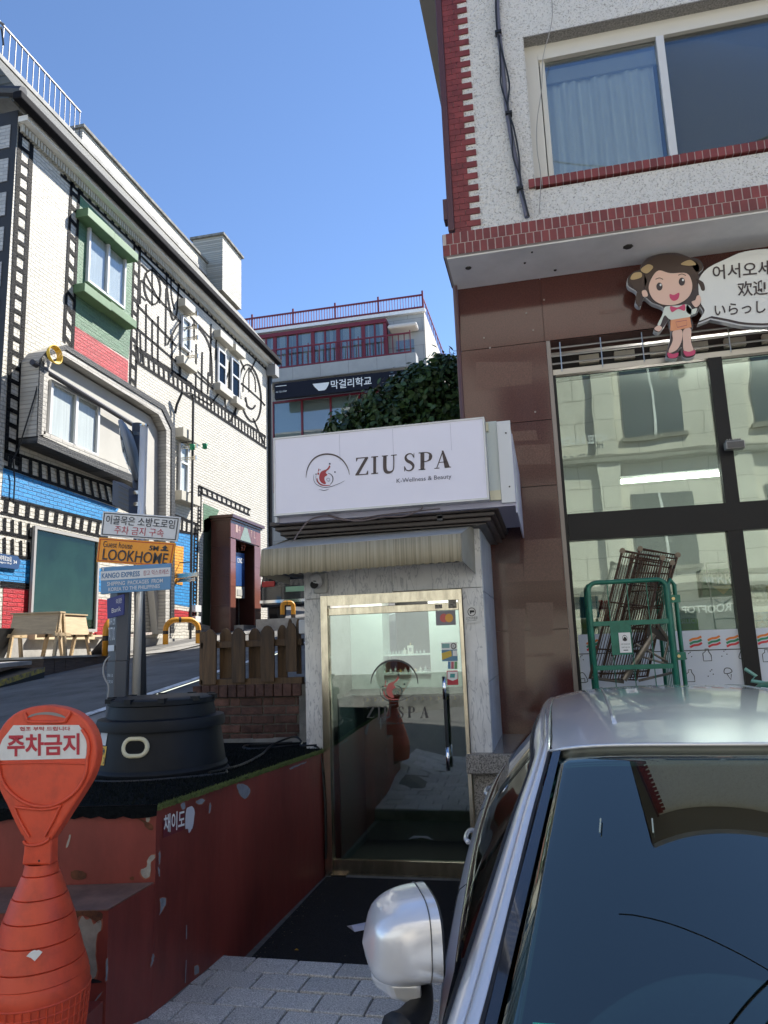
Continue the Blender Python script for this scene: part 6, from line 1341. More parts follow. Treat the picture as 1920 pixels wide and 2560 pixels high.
# turf
TURF = mat('black_turf', (.008, .010, .011), .98, spec=.1, nscale=60, namt=.6, bump=1.5, bscale=350); TURFG = mat('green_turf_edge', (.13, .17, .055), .95, nscale=90, namt=.5, bump=1, bscale=300)
rgt = random.Random(11)
def edge(a_, b_, n): return [a_.lerp(b_, i/n) for i in range(n+1)]
mb = MB(); e1 = edge(FR+V((.012, -.01, 0)), FL+V((0, -.01, 0)), 40); top = [V((p.x, p.y-rgt.uniform(0, .006), zt(p.y)+.012)) for p in e1]
bot = [V((p.x, p.y-.006-rgt.uniform(0, .006), zt(p.y)-.030-rgt.uniform(0, .012)-.002*sin(i*.5))) for i, p in enumerate(e1)]
mb.grid([top, bot]); 
nn = len(mb.v)
platform([p+V((0, 0, 0)) for p in (FR+V((.01, -.012, 0)), BR+V((.004, 0, 0)), BR1, BR2, BL, FL+V((0, -.012, 0)))], lambda Y: zt(Y)+.013, .86, 'turf_sheet', TURF, pt) if False else None
pts_t = [(FR+V((.010, -.010, 0))), BR+V((.006, -.005, 0)), BR1, BR2, BL, FL+V((0, -.010, 0))]
mb.add([(p.x, p.y, zt(p.y)+.012) for p in pts_t], [tuple(range(6))]); mb.build('turf_sheet', TURF, pt)
# turf fibres as real short blades near the front and right edge
mb = MB(); vs = []; fs = []
for k in range(9000):
    u = rgt.random()**1.3; Y = 3.04+2.3*rgt.random(); X = -1.742+(Y-3.06)*.0155+.008-u*1.1; z = zt(Y)+.010
    a = rgt.random()*6.28; s = .004; h = .010+.012*rgt.random(); i = len(vs); dx, dy = s*cos(a), s*sin(a); lx, ly = rgt.uniform(-.008, .008), rgt.uniform(-.008, .008)
    vs += [(X-dx, Y-dy, z), (X+dx, Y+dy, z), (X+lx, Y+ly, z+h)]; fs.append((i, i+1, i+2))
mb.add(vs, fs).build('turf_blades', mat('turf_blade', (.009, .012, .012), .9, spec=.1), pt, kind='stuff')
mb = MB(); vs = []; fs = []
for k in range(7000):
    t = rgt.random(); Y = 3.05+2.31*t; X = -1.742+(Y-3.06)*.0155+rgt.uniform(-.004, .016); z = zt(Y)+rgt.uniform(-.016, .008)
    a = rgt.random()*6.28; s = .003; h = .008+.010*rgt.random(); i = len(vs); dx, dy = s*cos(a), s*sin(a); lx, ly = rgt.uniform(0, .012), rgt.uniform(-.008, .008)
    vs += [(X-dx, Y-dy, z), (X+dx, Y+dy, z), (X+lx, Y+ly, z+h*.7)]; fs.append((i, i+1, i+2))
mb.add(vs, fs).build('turf_edge_blades', mat('turf_blade_green', (.15, .20, .06), .8, rnd=0), pt, kind='stuff')
MB().tube([V((-1.742+(Y-3.06)*.0155+.006, Y, zt(Y)+.001)) for Y in [3.05+.0772*i for i in range(31)]], .009, 6).build('turf_edge', TURFG, pt)
# wall sticker (lettering only, the code print beside it left blank)
st = P([sidept(*p)+V((.001, 0, 0)) for p in z3([(748, 655), (842, 600), (842, 690), (748, 728)])], (-.001, 0, 0), 'wall_sticker', mat('sticker_maroon', (.14, .02, .03), .5)); tag(st, 'maroon sticker with white Korean lettering near the front corner of the red platform', 'sticker')
q = [sidept(*p)+V((.003, 0, 0)) for p in z3([(748, 622), (848, 595), (844, 690), (750, 718)])]; lettering('채이도', q, (0, .1, 1, 1), WHITE, st, (0, 0, 0), bold=.02)
s_ = blob(sidept, z3([(855, 600), (880, 582), (893, 600), (890, 660), (880, 690), (868, 705), (862, 685), (852, 680)]), mat('sticker_white', (.6, .6, .64), .5), 'blank_sticker', None); tag(s_, 'white speech-bubble shaped sticker beside the maroon one on the red platform', 'sticker')
# cables lying on the turf and down the kiosk corner
mb = MB()
mb.tube([V((x, y, zt(y)+.022+dz)) for x, y, dz in crom([(-1.95, 4.0, 0), (-1.9, 4.3, .0), (-2.0, 4.9, 0), (-2.15, 5.5, .01), (-2.05, 5.7, .05), (-1.95, 5.6, .02), (-1.85, 5.3, .02), (-1.74, 5.33, .02)], False, 5)], .008, 6)
mb.tube([V((x, y, z)) for x, y, z in crom([(-1.76, 5.34, .90), (-1.715, 5.33, .86), (-1.69, 5.33, .6), (-1.685, 5.335, .3), (-1.69, 5.34, .12)], False, 5)], .007, 6)
mb.tube([V((x, y, zt(y)+.018)) for x, y in crom([(-2.75, 3.75), (-2.3, 3.66), (-1.98, 3.85), (-1.86, 4.0), (-1.9, 4.12)], False, 5)], .007, 6)
mb.tube([V((x, y, zt(y)+.018)) for x, y in crom([(-2.1, 5.8), (-2.4, 5.6), (-2.25, 5.3), (-2.0, 5.55), (-1.9, 5.75)], False, 5)], .010, 6)
tag(mb.build('floor_cable', BLACK), 'black cable lying over the turf and dropping at the kiosk corner', 'cable')

# ================= BLACK TUB over the pole foot
tb = thing('black_tub', 'black upturned plastic tub with a cream oval handle slot around the foot of the poles', 'tub', (-2.28, 4.15, .91))
TUB = mat('black_plastic', (.008, .010, .014), .55, spec=.25, nscale=6, namt=.15)
cx, cy, zb_ = -2.325, 4.13, .90
prof = [(.40, 0), (.405, .02), (.395, .035), (.388, .04), (.392, .06), (.384, .075), (.378, .08), (.350, .27), (.347, .285), (.372, .287), (.374, .32), (.366, .345), (.330, .35), (.318, .352), (.305, .42), (.315, .425), (.315, .452), (.300, .46), (.0, .455)]
MB().lathe((cx, cy, zb_), prof, 56).build('tub_shell', TUB, tb, smooth=True).modifiers.new('e', 'EDGE_SPLIT').split_angle = radians(35)
for k in range(10):
    a = 2*pi*k/10+.2; c = V((cx+.309*cos(a), cy+.309*sin(a), zb_+.46)); B(c-V((.02, .02, .02)), c+V((.02, .02, .006)), 'rim_lug', TUB, tb)
MB().lathe((cx, cy, zb_-.0), [(.42, 0), (.425, .012), (.415, .022)], 56, cap=False).build('base_ring', TUB, tb, smooth=True)
hc = AY(340, 1868, 3.78); ang = math.atan2(hc.y-cy, hc.x-cx)
def onT(u, v, r=.372): a = ang+u/r; z = hc.z+v; rr = .378-(z-zb_-.08)*.147+.006; return V((cx+rr*cos(a), cy+rr*sin(a), z))
def stadium(w_, h_, n=10): r_ = h_/2; L_ = w_/2-r_; return [(L_+r_*cos(t), r_*sin(t)) for t in [-pi/2+pi*i/n for i in range(n+1)]]+[(-L_+r_*cos(t), r_*sin(t)) for t in [pi/2+pi*i/n for i in range(n+1)]]
so_, si_ = stadium(.165, .112), stadium(.118, .068); n = len(so_)
mb = MB(); ro = [onT(*p) for p in so_]; ri = [onT(*p) for p in si_]; out = V((cos(ang), sin(ang), .15)).normalized()*.010
vs = [p+out*.6 for p in ro]+[p+out for p in [a.lerp(b, .5) for a, b in zip(ro, ri)]]+[p+out*.6 for p in ri]+ri+ro
fs = [(i+k*n, (i+1) % n+k*n, (i+1) % n+(k+1)*n, i+(k+1)*n) for k in (0, 1, 2) for i in range(n)]+[(i, i+4*n, (i+1) % n+4*n, (i+1) % n) for i in range(n)]
mb.add(vs, fs).build('handle_frame', mat('cream_plastic', (.60, .56, .40), .5), tb, smooth=True)
MB().poly([p+out*.12 for p in ri]).build('handle_slot', mat('slot_black', (.002, .002, .002), .9), tb)
def onT2(px_, py_):
    d = _ray(px_, py_); o_ = V((0, 0, H)); best = None
    t = 3.0
    for _ in range(900):
        p = o_+d*t; rr = .378-(p.z-zb_-.08)*.147+.003
        if math.hypot(p.x-cx, p.y-cy) < rr: return p
        t += .002
    return p
def tubsheet(px, mt, nm, lab):
    rows = []
    for j in range(5): rows.append([onT2(px[0][0]*(1-i/5)*(1-j/4)+px[1][0]*(i/5)*(1-j/4)+px[2][0]*(i/5)*(j/4)+px[3][0]*(1-i/5)*(j/4), px[0][1]*(1-i/5)*(1-j/4)+px[1][1]*(i/5)*(1-j/4)+px[2][1]*(i/5)*(j/4)+px[3][1]*(1-i/5)*(j/4)) for i in range(6)])
    return tag(MB().grid(rows).build(nm, mt), lab, 'sticker')
s_ = tubsheet([(242, 1832), (269, 1832), (264, 1864), (240, 1861)], mat('sticker_pale', (.5, .52, .56), .5), 'address_sticker', 'small pale printed sticker on the left side of the black tub')
lp = lambda px, e: [onT2(*p)-_ray(*p).normalized()*e for p in px]
for i, y in enumerate((1838, 1845, 1852)): q = lp([(244, y), (266, y), (266, y+5), (244, y+5)], .003); lettering(('도로관리', '02-731-0422', '종로구청 3층')[i], q, (0, 0, 1, 1), INKN, s_, (0, 0, 0))
s_ = tubsheet([(242, 1866), (267, 1866), (260, 1914), (241, 1912)], mat('sticker_amber', (.65, .38, .02), .5), 'amber_sticker', 'amber and black sticker with phone digits on the left side of the black tub')
q = lp([(243, 1892), (262, 1893), (260, 1910), (242, 1909)], .003); lettering('5010', q, (0, 0, 1, 1), BLACK, s_, (0, 0, 0), bold=.02)
MB().poly(lp(ell(255, 1878, 7, 9, 16), .003)).build('print_disc', BLACK, s_); q = lp([(251, 1872), (260, 1872), (260, 1884), (251, 1884)], .005); lettering('X', q, (0, 0, 1, 1), mat('sticker_amber', (.65, .38, .02)), s_, (0, 0, 0))

# ================= POLES AND SIGNS
YP = 4.55
STEEL2 = mat('satin_steel', (.80, .77, .72), .30, .5)
def rod(x0, y0, x1, y1, Y, r, nm, mt, lab, cat='pole', zb=None):
    a_, b_ = AY(x0, y0, Y), AY(x1, y1, Y); d = (b_-a_); 
    if zb is not None: a_ = a_-d*((a_.z-zb)/d.z)
    return tag(MB().tube([a_, b_], r, 16).build(nm, mt, smooth=True), lab, cat)
pole_s = rod(340, 1735, 360, 1063, 4.62, .028, 'steel_pole', STEEL2, 'shiny round stainless steel pole rising from the black tub', zb=.95)
MB().lathe(AY(360, 1063, 4.62), [(.03, -.01), (.03, .004), (0, .012)], 16).build('pole_cap', STEEL, pole_s)
pole_d = rod(352, 1720, 343, 1060, 4.9, .040, 'grey_pole', DGREY, 'dark grey painted pole just behind the shiny steel pole, carrying the round mirror', zb=.9)
# leaning louvre box and round mirror
lb = thing('louvre_box', 'dark blue-grey ribbed box clamped low on the grey pole', 'box', AY(300, 1235, 4.9))
LBM = mat('blue_grey_paint', (.05, .065, .10), .45)
P([AY(*p, 4.75) for p in ((281, 1200), (322, 1223), (322, 1283), (280, 1262))], (.02, .12, 0), 'box_shell', LBM, lb, bevel=.005)
for i in range(5): P([AY(*p, 4.742) for p in ((296, 1214+i*12.5), (321, 1226+i*12), (321, 1231+i*12), (296, 1219+i*12.5))], (0, .008, 0), 'louvre_slat', DGREY, lb)
for y in (1233, 1262): P([AY(*p, 4.8) for p in ((320, y-5), (346, y-7), (346, y+2), (320, y+4))], (0, .02, 0), 'clamp_band', STEEL, lb)
rm = thing('traffic_mirror', 'round convex traffic mirror seen edge-on from behind at the top of the grey pole', 'mirror', AY(325, 1127, 4.8))
c = AY(326, 1125, 4.8); nrm = V((-.84, -.46, -.26)).normalized(); Mx = nrm.to_track_quat('Z', 'Y').to_matrix()
def lat(prof, nm, mt, **k):
    mb = MB(); mb.lathe((0, 0, 0), prof, 32); mb.v = [tuple(c+Mx @ V(p)) for p in mb.v]; return mb.build(nm, mt, rm, smooth=True, **k)
lat([(0, -.05), (.1, -.045), (.2, -.015), (.225, .0), (.225, .02)], 'mirror_back', mat('mirror_back_grey', (.12, .155, .20), .4)); lat([(.225, .0), (.24, .005), (.24, .03), (.225, .035)], 'mirror_rim', mat('mirror_rim', (.2, .22, .25), .5)); lat([(.224, .02), (.15, .045), (0, .06)], 'mirror_face', CHROME)
for y0_ in (1080, 1163):
    P([AY(*p, 4.8) for p in ((333, y0_-2), (348, y0_), (348, y0_+9), (333, y0_+6))], (0, .03, 0), 'clamp_arm', STEEL, rm); P([AY(*p, 4.8) for p in ((316, y0_-12), (335, y0_+2), (335, y0_+8), (316, y0_-4))], (0, .02, 0), 'mirror_strut', DGREY, rm)
SW = mat('sign_white', (.62, .63, .65), .4); SO_ = mat('sign_orange', (.80, .30, .005), .4); SB = mat('sign_blue', (.10, .25, .45), .4)
z4 = lambda x, y: (230+x/4.255, 980+y/4.255)
def board(px, Y, nm, mt, lab, th=.012):
    pts = [AY(*p, Y) for p in px]; o = P(pts, (0, th, 0), nm, mt, bevel=.002); tag(o, lab, 'sign'); return o, [p+V((0, -.003, 0)) for p in pts]
TXB = mat('text_black', (.02, .02, .025), .5); TXR = mat('text_red', (.42, .02, .04), .5)
def frame(q, m_, mw, mt, par, asp=3.1):
    pl_ = lambda u, v: bil(q, u, v); mx_, my_ = m_/asp, m_
    mb = MB(); w1, h1 = mw/asp, mw
    for (a, b, c_, d) in ((mx_, my_, 1-mx_, my_+h1), (mx_, 1-my_-h1, 1-mx_, 1-my_), (mx_, my_, mx_+w1, 1-my_), (1-mx_-w1, my_, 1-mx_, 1-my_)): mb.poly([pl_(a, b), pl_(c_, b), pl_(c_, d), pl_(a, d)])
    mb.build('sign_border', mt, par)
o, q = board([z4(118, 1268), z4(942, 1330), z4(905, 1592), z4(88, 1530)], 4.47, 'alley_sign', SW, 'white sign board with black and faded red Korean lettering, topmost on the poles')
frame(q, .055, .035, TXB, o); lettering('이골목은 소방도로임', q, (.055, .50, .945, .86), TXB, o, (0, -.001, 0), bold=.008); lettering('주차 금지 구속', q, (.18, .13, .82, .46), TXR, o, (0, -.001, 0))
o2, q = board([z4(76, 1546), z4(888, 1606), z4(842, 1868), z4(45, 1806)], 4.46, 'guesthouse_sign', SO_, 'orange sign board with bold black lettering below the white one')
frame(q, .05, .03, mat('border_red', (.45, .04, .01), .5), o2); lettering('Guest house', q, (.07, .62, .46, .87), TXB, o2, (0, -.001, 0)); lettering('LOOKHOME', q, (.08, .10, .94, .56), TXB, o2, (0, -.001, 0), bold=.012); lettering('5M', q, (.68, .62, .80, .82), TXB, o2, (0, -.001, 0), bold=.03)
mb = MB(); pl_ = lambda u, v: bil(q, u, v); 
for L_ in ([(.83, .64), (.93, .64), (.93, .70), (.83, .70)], [(.86, .70), (.90, .70), (.90, .76), (.86, .76)], [(.84, .76), (.92, .76), (.88, .88)]): mb.poly([pl_(*p)+V((0, -.001, 0)) for p in L_])
mb.build('arrow_print', TXB, o2)
o3, q = board([z4(95, 1865), z4(840, 1820), z4(830, 2100), z4(90, 2150)], 4.45, 'courier_sign', SB, 'blue and white striped sign board with English lettering, lowest of the three')
MB().poly([bil(q, 0, .50), bil(q, 1, .50), bil(q, 1, .84), bil(q, 0, .84)]).build('white_band', SW, o3)
INB = mat('text_blue', (.06, .17, .33), .5)
lettering('KANGO EXPRESS', q, (.02, .57, .57, .77), INB, o3, (0, -.002, 0), bold=.02); lettering('캉고 익스프레스', q, (.62, .58, .98, .78), mat('text_maroon', (.3, .03, .06), .5), o3, (0, -.002, 0)); lettering('SHIPPING  PACKAGES  FROM', q, (.10, .28, .90, .43), SW, o3, (0, -.002, 0), bold=.015); lettering('KOREA TO THE PHILIPPINES', q, (.12, .08, .86, .22), SW, o3, (0, -.002, 0), bold=.015)
mb = MB(); pl_ = lambda u, v: bil(q, u, v)+V((0, -.002, 0)); mb.poly([pl_(*p) for p in ((.03, .86), (.05, .86), (.05, .93), (.06, .93), (.035, .98), (.01, .93), (.03, .93))]); mb.build('arrow_print', SW, o3)
B(AY(330, 1300, 4.5)-V((.05, 0, .02)), AY(330, 1300, 4.5)+V((.1, .06, .02)), 'sign_clamp', STEEL, o); B(AY(330, 1450, 4.5)-V((.05, 0, .02)), AY(330, 1450, 4.5)+V((.1, .06, .02)), 'sign_clamp', STEEL, o3)
# dark advert pillar
pa = thing('advert_pillar', 'slim dark grey advertising pillar with faint white lettering left of the steel pole', 'pillar', AY(288, 1700, 4.5))
xL_, xM, xR = AY(270, 1600, 4.60).x, AY(289, 1600, 4.49).x, AY(318, 1600, 4.55).x
PIL = mat('pillar_grey', (.075, .075, .082), .5); pl5 = [V((xL_, 4.60, 0)), V((xM, 4.49, 0)), V((xR, 4.55, 0)), V((xR-.045, 4.66, 0))]
def vprism(pl, z0, z1, nm, mt, par): n = len(pl); return MB().add([(p.x, p.y, z1) for p in pl]+[(p.x, p.y, z0) for p in pl], [tuple(range(n)), tuple(range(2*n-1, n-1, -1))]+[(i, i+n, (i+1) % n+n, (i+1) % n) for i in range(n)]).build(nm, mt, par, fixn=True, bevel=.003)
zs_ = AY(300, 1652, 4.45).z; vprism(pl5, .9, zs_-.003, 'pillar_lower', PIL, pa); vprism([p+V((.004, 0, 0)) for p in pl5], zs_, 2.12, 'pillar_upper', PIL, pa)
q = [V((xL_, 4.60, 1.92)), V((xM, 4.49, 1.92)), V((xM, 4.49, .9)), V((xL_, 4.60, .9))]; nn = V((-.004, -.004, 0))
lettering('WATER', q, (.15, .905, 1.0, .97), SW, pa, nn); lettering('TATTOO', q, (.12, .80, 1.0, .89), SW, pa, nn); MB().poly([bil(q, .15, .73)+nn, bil(q, .95, .73)+nn, bil(q, .95, .77)+nn, bil(q, .15, .77)+nn]).build('print_bar', SW, pa)
lettering('OPEN 11:00', q, (.2, .56, .9, .58), SW, pa, nn); lettering('CLOSE 21:00', q, (.2, .52, .9, .54), SW, pa, nn)
o4, q = board([(267, 1497), (310, 1485), (309, 1537), (268, 1547)], 4.38, 'bank_sign', mat('bank_blue', (.01, .02, .16), .4), 'small tilted dark blue plate with a white word fixed on the dark pillar')
lettering('Bank', q, (.3, .22, .85, .45), SW, o4, (0, -.001, 0)); lettering('외환', q, (.55, .6, .9, .85), SW, o4, (0, -.001, 0))
w_ = MB().tube([AY(x, y, 4.5) for x, y in crom([(275, 1640), (262, 1655), (258, 1680), (264, 1700), (272, 1718), (268, 1760)], False, 5)], .006, 6).build('pillar_wire', mat('grey_wire', (.3, .3, .3), .5)); tag(w_, 'thin grey wire looping down the left side of the dark pillar', 'wire')

# ================= BRICK WALL AND PICKET FENCE
BRK = mat('old_brick', (.11, .055, .042), .85, nscale=14, namt=.35, rnd=.35, bump=.8, bscale=70); MOR = mat('old_mortar', (.10, .09, .075), .95, nscale=20, namt=.35, bump=1, bscale=60)
YBW = 5.90
bw_ = thing('brick_wall', 'low old brick wall behind the turf, left of the kiosk', 'wall', (-2.5, YBW, .8))
def BW(x, y, e=0.): p = AY(x, y, YBW); return V((p.x, YBW-e, p.z))
xa, xb = BW(520, 1800).x, BW(764, 1800).x; ztop_ = BW(640, 1743).z
B((xa, YBW+.008, .6), (xb+.02, YBW+.2, ztop_), 'mortar_core', MOR, bw_)
rh = .0735; z = ztop_-rh; r_ = 0; rgb = random.Random(4)
while z > .80:
    x = xa-(.1 if r_ % 2 else .0)
    while x < xb-.06:
        L_ = rgb.choice((.2, .2, .2, .095)) ; x1 = min(x+L_, xb-.05); x0 = max(x, xa)
        if x1-x0 > .03: d = rgb.uniform(-.004, .004); B((x0+.005, YBW+d, z+.006), (x1-.005, YBW+.1, z+rh-.006), 'brick', BRK, bw_, bevel=.006)
        x += L_+.0
    z -= rh; r_ += 1
xc0 = BW(485, 1735).x; x = xc0; zc0_, zc1 = BW(600, 1743).z, BW(600, 1712).z
B((xc0+.01, YBW-.0, zc0_+.004), (xb+.01, YBW+.22, zc1-.006), 'cap_mortar', MOR, bw_)
while x < xb-.03: B((x+.004, YBW-.035+rgb.uniform(-.003, .003), zc0_+.003), (x+.078, YBW+.2, zc1+rgb.uniform(-.002, .002)), 'cap_brick', BRK, bw_, bevel=.006); x += .082
B((xb-.05, YBW-.012, .7), (xb+.02, YBW+.1, zc1-.01), 'cement_jamb', CONCD, bw_)
mb = MB()
P([(xa, YBW-.02, .80), (xb, YBW-.02, .80), (xb, YBW-.001, .9), (xa, YBW-.001, .885)], (0, .02, 0), 'mortar_fillet', CONCD, bw_)
tag(B((xb-.045, YBW+.22, ztop_), (xb-.0, YBW+.32, 2.05), 'tiled_jamb', mat('jamb_red_tile', (.2, .04, .035), .4)), 'narrow red tiled strip of wall between the picket fence and the kiosk', 'wall')
pf = thing('picket_fence', 'dark brown wooden picket fence with pointed boards on top of the brick wall', 'fence', (-2.5, 6, 1.4))
WD = mat('stained_timber', (.098, .054, .022), .65, nscale=5, namt=.4, stretch=(6, 6, .6), rnd=.16, bump=.3, bscale=40)
zf = lambda x, y: (480+x/3.403, 1250+y/3.403)
def picket(x0, x1, yt, yb_, Y, ys=None):
    a_, b_ = AY(*zf(x0, yt+60), Y), AY(*zf(x1, yt+60), Y); t_ = AY(*zf((x0+x1)/2, yt), Y); z0_ = AY(*zf((x0+x1)/2, yb_), Y).z
    za = t_.z-.055; w2 = (b_.x-a_.x)
    P([(a_.x, Y, z0_), (b_.x, Y, z0_), (b_.x, Y, za), (a_.x+w2*.72, Y, t_.z-.01), (a_.x+w2*.5, Y, t_.z), (a_.x+w2*.28, Y, t_.z-.01), (a_.x, Y, za)], (0, .022, 0), 'picket', WD, pf, bevel=.003)
Y1, Y2 = 5.88, 5.97
for a in ((92, 205, 1098, 1572), (335, 448, 1086, 1556), (580, 696, 1066, 1548), (796, 886, 1042, 1462)): picket(*a, Y1)
for a in ((235, 335, 1090, 1520), (480, 580, 1088, 1525), (725, 805, 1060, 1520), (812, 850, 1008, 1400), (882, 922, 1008, 1480)): picket(*a, Y2)
xr0, xr1 = AY(*zf(85, 1200), 5.93).x, AY(*zf(940, 1200), 5.93).x
for y in (1222, 1545):
    z_ = AY(*zf(500, y), 5.93).z; B((xr0, 5.905, z_-.028), (xr1, 5.968, z_+.028), 'rail', WD, pf, bevel=.003)
B((xr0-.01, 5.905, AY(*zf(85, 1570), 5.93).z), (xr0+.04, 5.967, AY(*zf(85, 1120), 5.93).z), 'fence_post', WD, pf)
t = thing('wall_switch_box', 'small white switch box hanging on the kiosk corner by the fence top', 'box', AY(757, 1565, 5.6)); c = AY(757, 1567, 5.7); B(c-V((.03, .02, .055)), c+V((.03, .02, .055)), 'box_body', PVC, t, bevel=.008); MB().tube([c+V((.02, 0, .05)), c+V((.035, 0, .3)), c+V((.05, -.05, .9))], .005, 6).build('box_wire', PVC, t)

# ================= ORANGE NO-PARKING STAND
YO = 2.36
os_ = thing('no_parking_stand', 'orange plastic stand with round head, red Korean letters and ringed base at the lower left', 'sign', (-1.8, YO, .3))
ORG = mat('orange_plastic', (.66, .078, .030), .5, nscale=13, namt=.16, nlo=.30, nhi=.55, col2=(.50, .060, .026), bump=.08, bscale=30)
zo = lambda x, y: (x/2.731, 1750+y/2.731)
def O3(x, y, e=0.): p = AY(*zo(x, y), YO); return V((p.x, YO-e, p.z))
R_ = [(410, 48), (470, 66), (530, 96), (585, 145), (625, 205), (650, 280), (657, 350), (650, 420), (630, 490), (600, 560), (545, 650), (480, 750), (420, 845), (360, 935), (345, 960), (345, 1130)]
L_ = [(145, 1130), (165, 960), (140, 920), (95, 830), (45, 720), (0, 630), (-30, 540), (-45, 440), (-45, 340), (-25, 250), (20, 165), (85, 100), (160, 62), (250, 40), (330, 36)]
ol = crom(R_, False, 2)+crom(L_, False, 2)
hb_ = P([O3(*p) for p in ol], (0, .045, 0), 'sign_head', ORG, os_, bevel=.014)
# recessed lens: raised rims
mb = MB()
def rim(pts, r_, closed=False): p3 = [O3(*p, .004) for p in crom(pts, closed, 4)]; mb.tube(p3+([p3[0]] if closed else []), r_, 6, False)
rim([(600, 400), (590, 500), (540, 600), (450, 680), (350, 722), (250, 722), (150, 685), (60, 610), (10, 520), (-5, 400)], .006)
rim([(600, 400), (612, 330), (600, 260), (565, 200)], .006)
rim([(415, 722), (330, 745), (230, 742), (110, 728)], .005); rim([(420, 715), (370, 820), (310, 930)], .004); rim([(105, 735), (140, 820), (205, 935)], .004)
rim([(165, 960), (185, 985), (240, 990), (300, 975), (345, 945)], .005)
rim([(-5, 432), (300, 428), (600, 434)], .003)
mb.build('moulded_ribs', ORG, os_, smooth=True)
# handle slot
MB().poly([O3(*p, .0035) for p in crom([(190, 122), (220, 98), (300, 82), (380, 86), (440, 108), (458, 128), (430, 118), (330, 100), (250, 104)], True, 4)]).build('handle_slot', mat('slot_sky', (.25, .24, .23), .8), os_)
mb = MB(); p3 = [O3(*p, .004) for p in crom([(175, 90), (190, 130), (220, 148), (430, 148), (460, 125), (490, 85)], False, 4)]; mb.tube(p3, .006, 6, False); mb.build('handle_lip', ORG, os_, smooth=True)
pn = P([O3(*p, .003) for p in ((95, 172), (540, 170), (585, 235), (595, 300), (592, 398), (-10, 412), (-5, 330), (20, 270))], (0, .002, 0), 'white_panel', mat('reflective_white', (.66, .66, .66), .35, nscale=12, namt=.06, bump=.3, bscale=25), os_)
q = [O3(140, 182, .0045), O3(485, 180, .0045), O3(485, 208, .0045), O3(140, 210, .0045)]; STR = mat('stand_red', (.42, .015, .035), .4); lettering('협조 부탁 드립니다', q, (0, 0, 1, 1), STR, pn, (0, 0, 0), bold=.02)
q = [O3(55, 232, .0045), O3(548, 226, .0045), O3(548, 372, .0045), O3(55, 386, .0045)]; lettering('주차금지', q, (0, 0, 1, 1), STR, pn, (0, 0, 0), bold=.03)
nk = O3(245, 1130); bx_, by_ = nk.x-.008, YO+.04
zN = nk.z
hw = lambda px_: px_*4.95e-4
pr = []
levels = [(0, 100), (-.036, 118), (-.105, 175), (-.172, 225), (-.240, 262), (-.310, 305), (-.355, 338)]
for (za_, ra), (zb2, rb_) in zip(levels, levels[1:]): pr += [(hw(ra)+.004, za_), (hw(rb_)+.001, zb2+.004), (hw(rb_)-.004, zb2)]
pr = [(hw(96), .0)]+pr+[(hw(348), -.37), (hw(350), -.40), (hw(330), -.52), (hw(322), -.555), (hw(300), -.565)]
bo = MB().lathe((bx_, by_, zN), pr, 48).build('weighted_base', ORG, os_, smooth=True); bo.modifiers.new('e', 'EDGE_SPLIT').split_angle = radians(38)
mb = MB()
for k in range(44):
    a = 2*pi*k/44; 
    mb.tube([V((bx_+r2*cos(a), by_+r2*sin(a), zN+z2)) for r2, z2 in ((hw(352), -.405), (hw(333), -.52), (hw(325), -.55))], .0035, 4)
for z2, r2 in ((-.405, 352), (-.435, 347), (-.465, 342), (-.495, 337), (-.525, 332), (-.552, 326)):
    mb.tube([V((bx_+hw(r2)*cos(t), by_+hw(r2)*sin(t), zN+z2)) for t in [2*pi*i/44 for i in range(45)]], .0035, 4, False)
mb.build('base_lattice', ORG, os_)
MB().tube([O3(267, 1098, .001), O3(267, 1098, -.004)], .004, 8).build('pin_hole', BLACK, os_)
c = V((bx_, by_, 0)); 
ln = _ray(*zo(236, 1738)); tt = 2.0
for _ in range(2000):
    p = V((0, 0, H))+ln*tt
    zr_ = p.z-zN; rr = hw(305)+(zr_+.31)/(-.045)*hw(33)
    if math.hypot(p.x-bx_, p.y-by_) < max(rr, .15): break
    tt += .001
dn = (p-V((bx_, by_, p.z))).normalized(); u_ = V((-dn.y, dn.x, 0)); w2 = V((0, 0, 1))
tag(MB().poly([p+dn*.008+u_*a*.017+w2*b*.017 for a, b in ((-1.4, .1), (-.9, .6), (-.4, .9), (0, 1), (.4, .8), (.7, .9), (1.4, .4), (.9, -.2), (.1, -1), (-.6, -.3))]).build('paper_scrap', WHITE, None, solid=.001), 'torn white paper scrap stuck on the orange stand base', 'litter')

# ================= MAT AND LITTER
CARP = mat('black_carpet', (.011, .013, .018), .97, nscale=90, namt=.5, bump=1.2, bscale=500)
tag(B((-1.68, 3.752, -.001), (-.42, 5.32, .008), 'floor_mat', CARP, bevel=.003), 'black ribbed carpet mat covering the sunken floor before the glass door', 'mat')
c = AZ(905, 2322, .012)
PAP = mat('paper_white', (.62, .62, .74), .6)
MB().add([c+V(p) for p in ((-.10, .03, .0), (.02, .05, .02), (.12, .04, .0), (.05, -.03, .012), (-.03, -.05, .0), (-.06, -.01, .018))], [(0, 1, 5), (1, 3, 5), (1, 2, 3), (5, 3, 4), (0, 5, 4)]).build('folded_flyer', PAP); tag(bpy.data.objects['folded_flyer'], 'crumpled white paper flyer lying on the black mat beside the car mirror', 'litter')
c = AZ(741, 2375, .012); MB().add([c+V(p) for p in ((-.012, 0, .0), (0, .006, .006), (.014, 0, .0), (0, -.006, .002))], [(0, 1, 2, 3)]).build('fallen_leaf', mat('yellow_leaf', (.5, .28, .02), .6)); tag(bpy.data.objects['fallen_leaf'], 'tiny yellow leaf near the front edge of the black mat', 'leaf')
rg2 = random.Random(8); mb = MB()
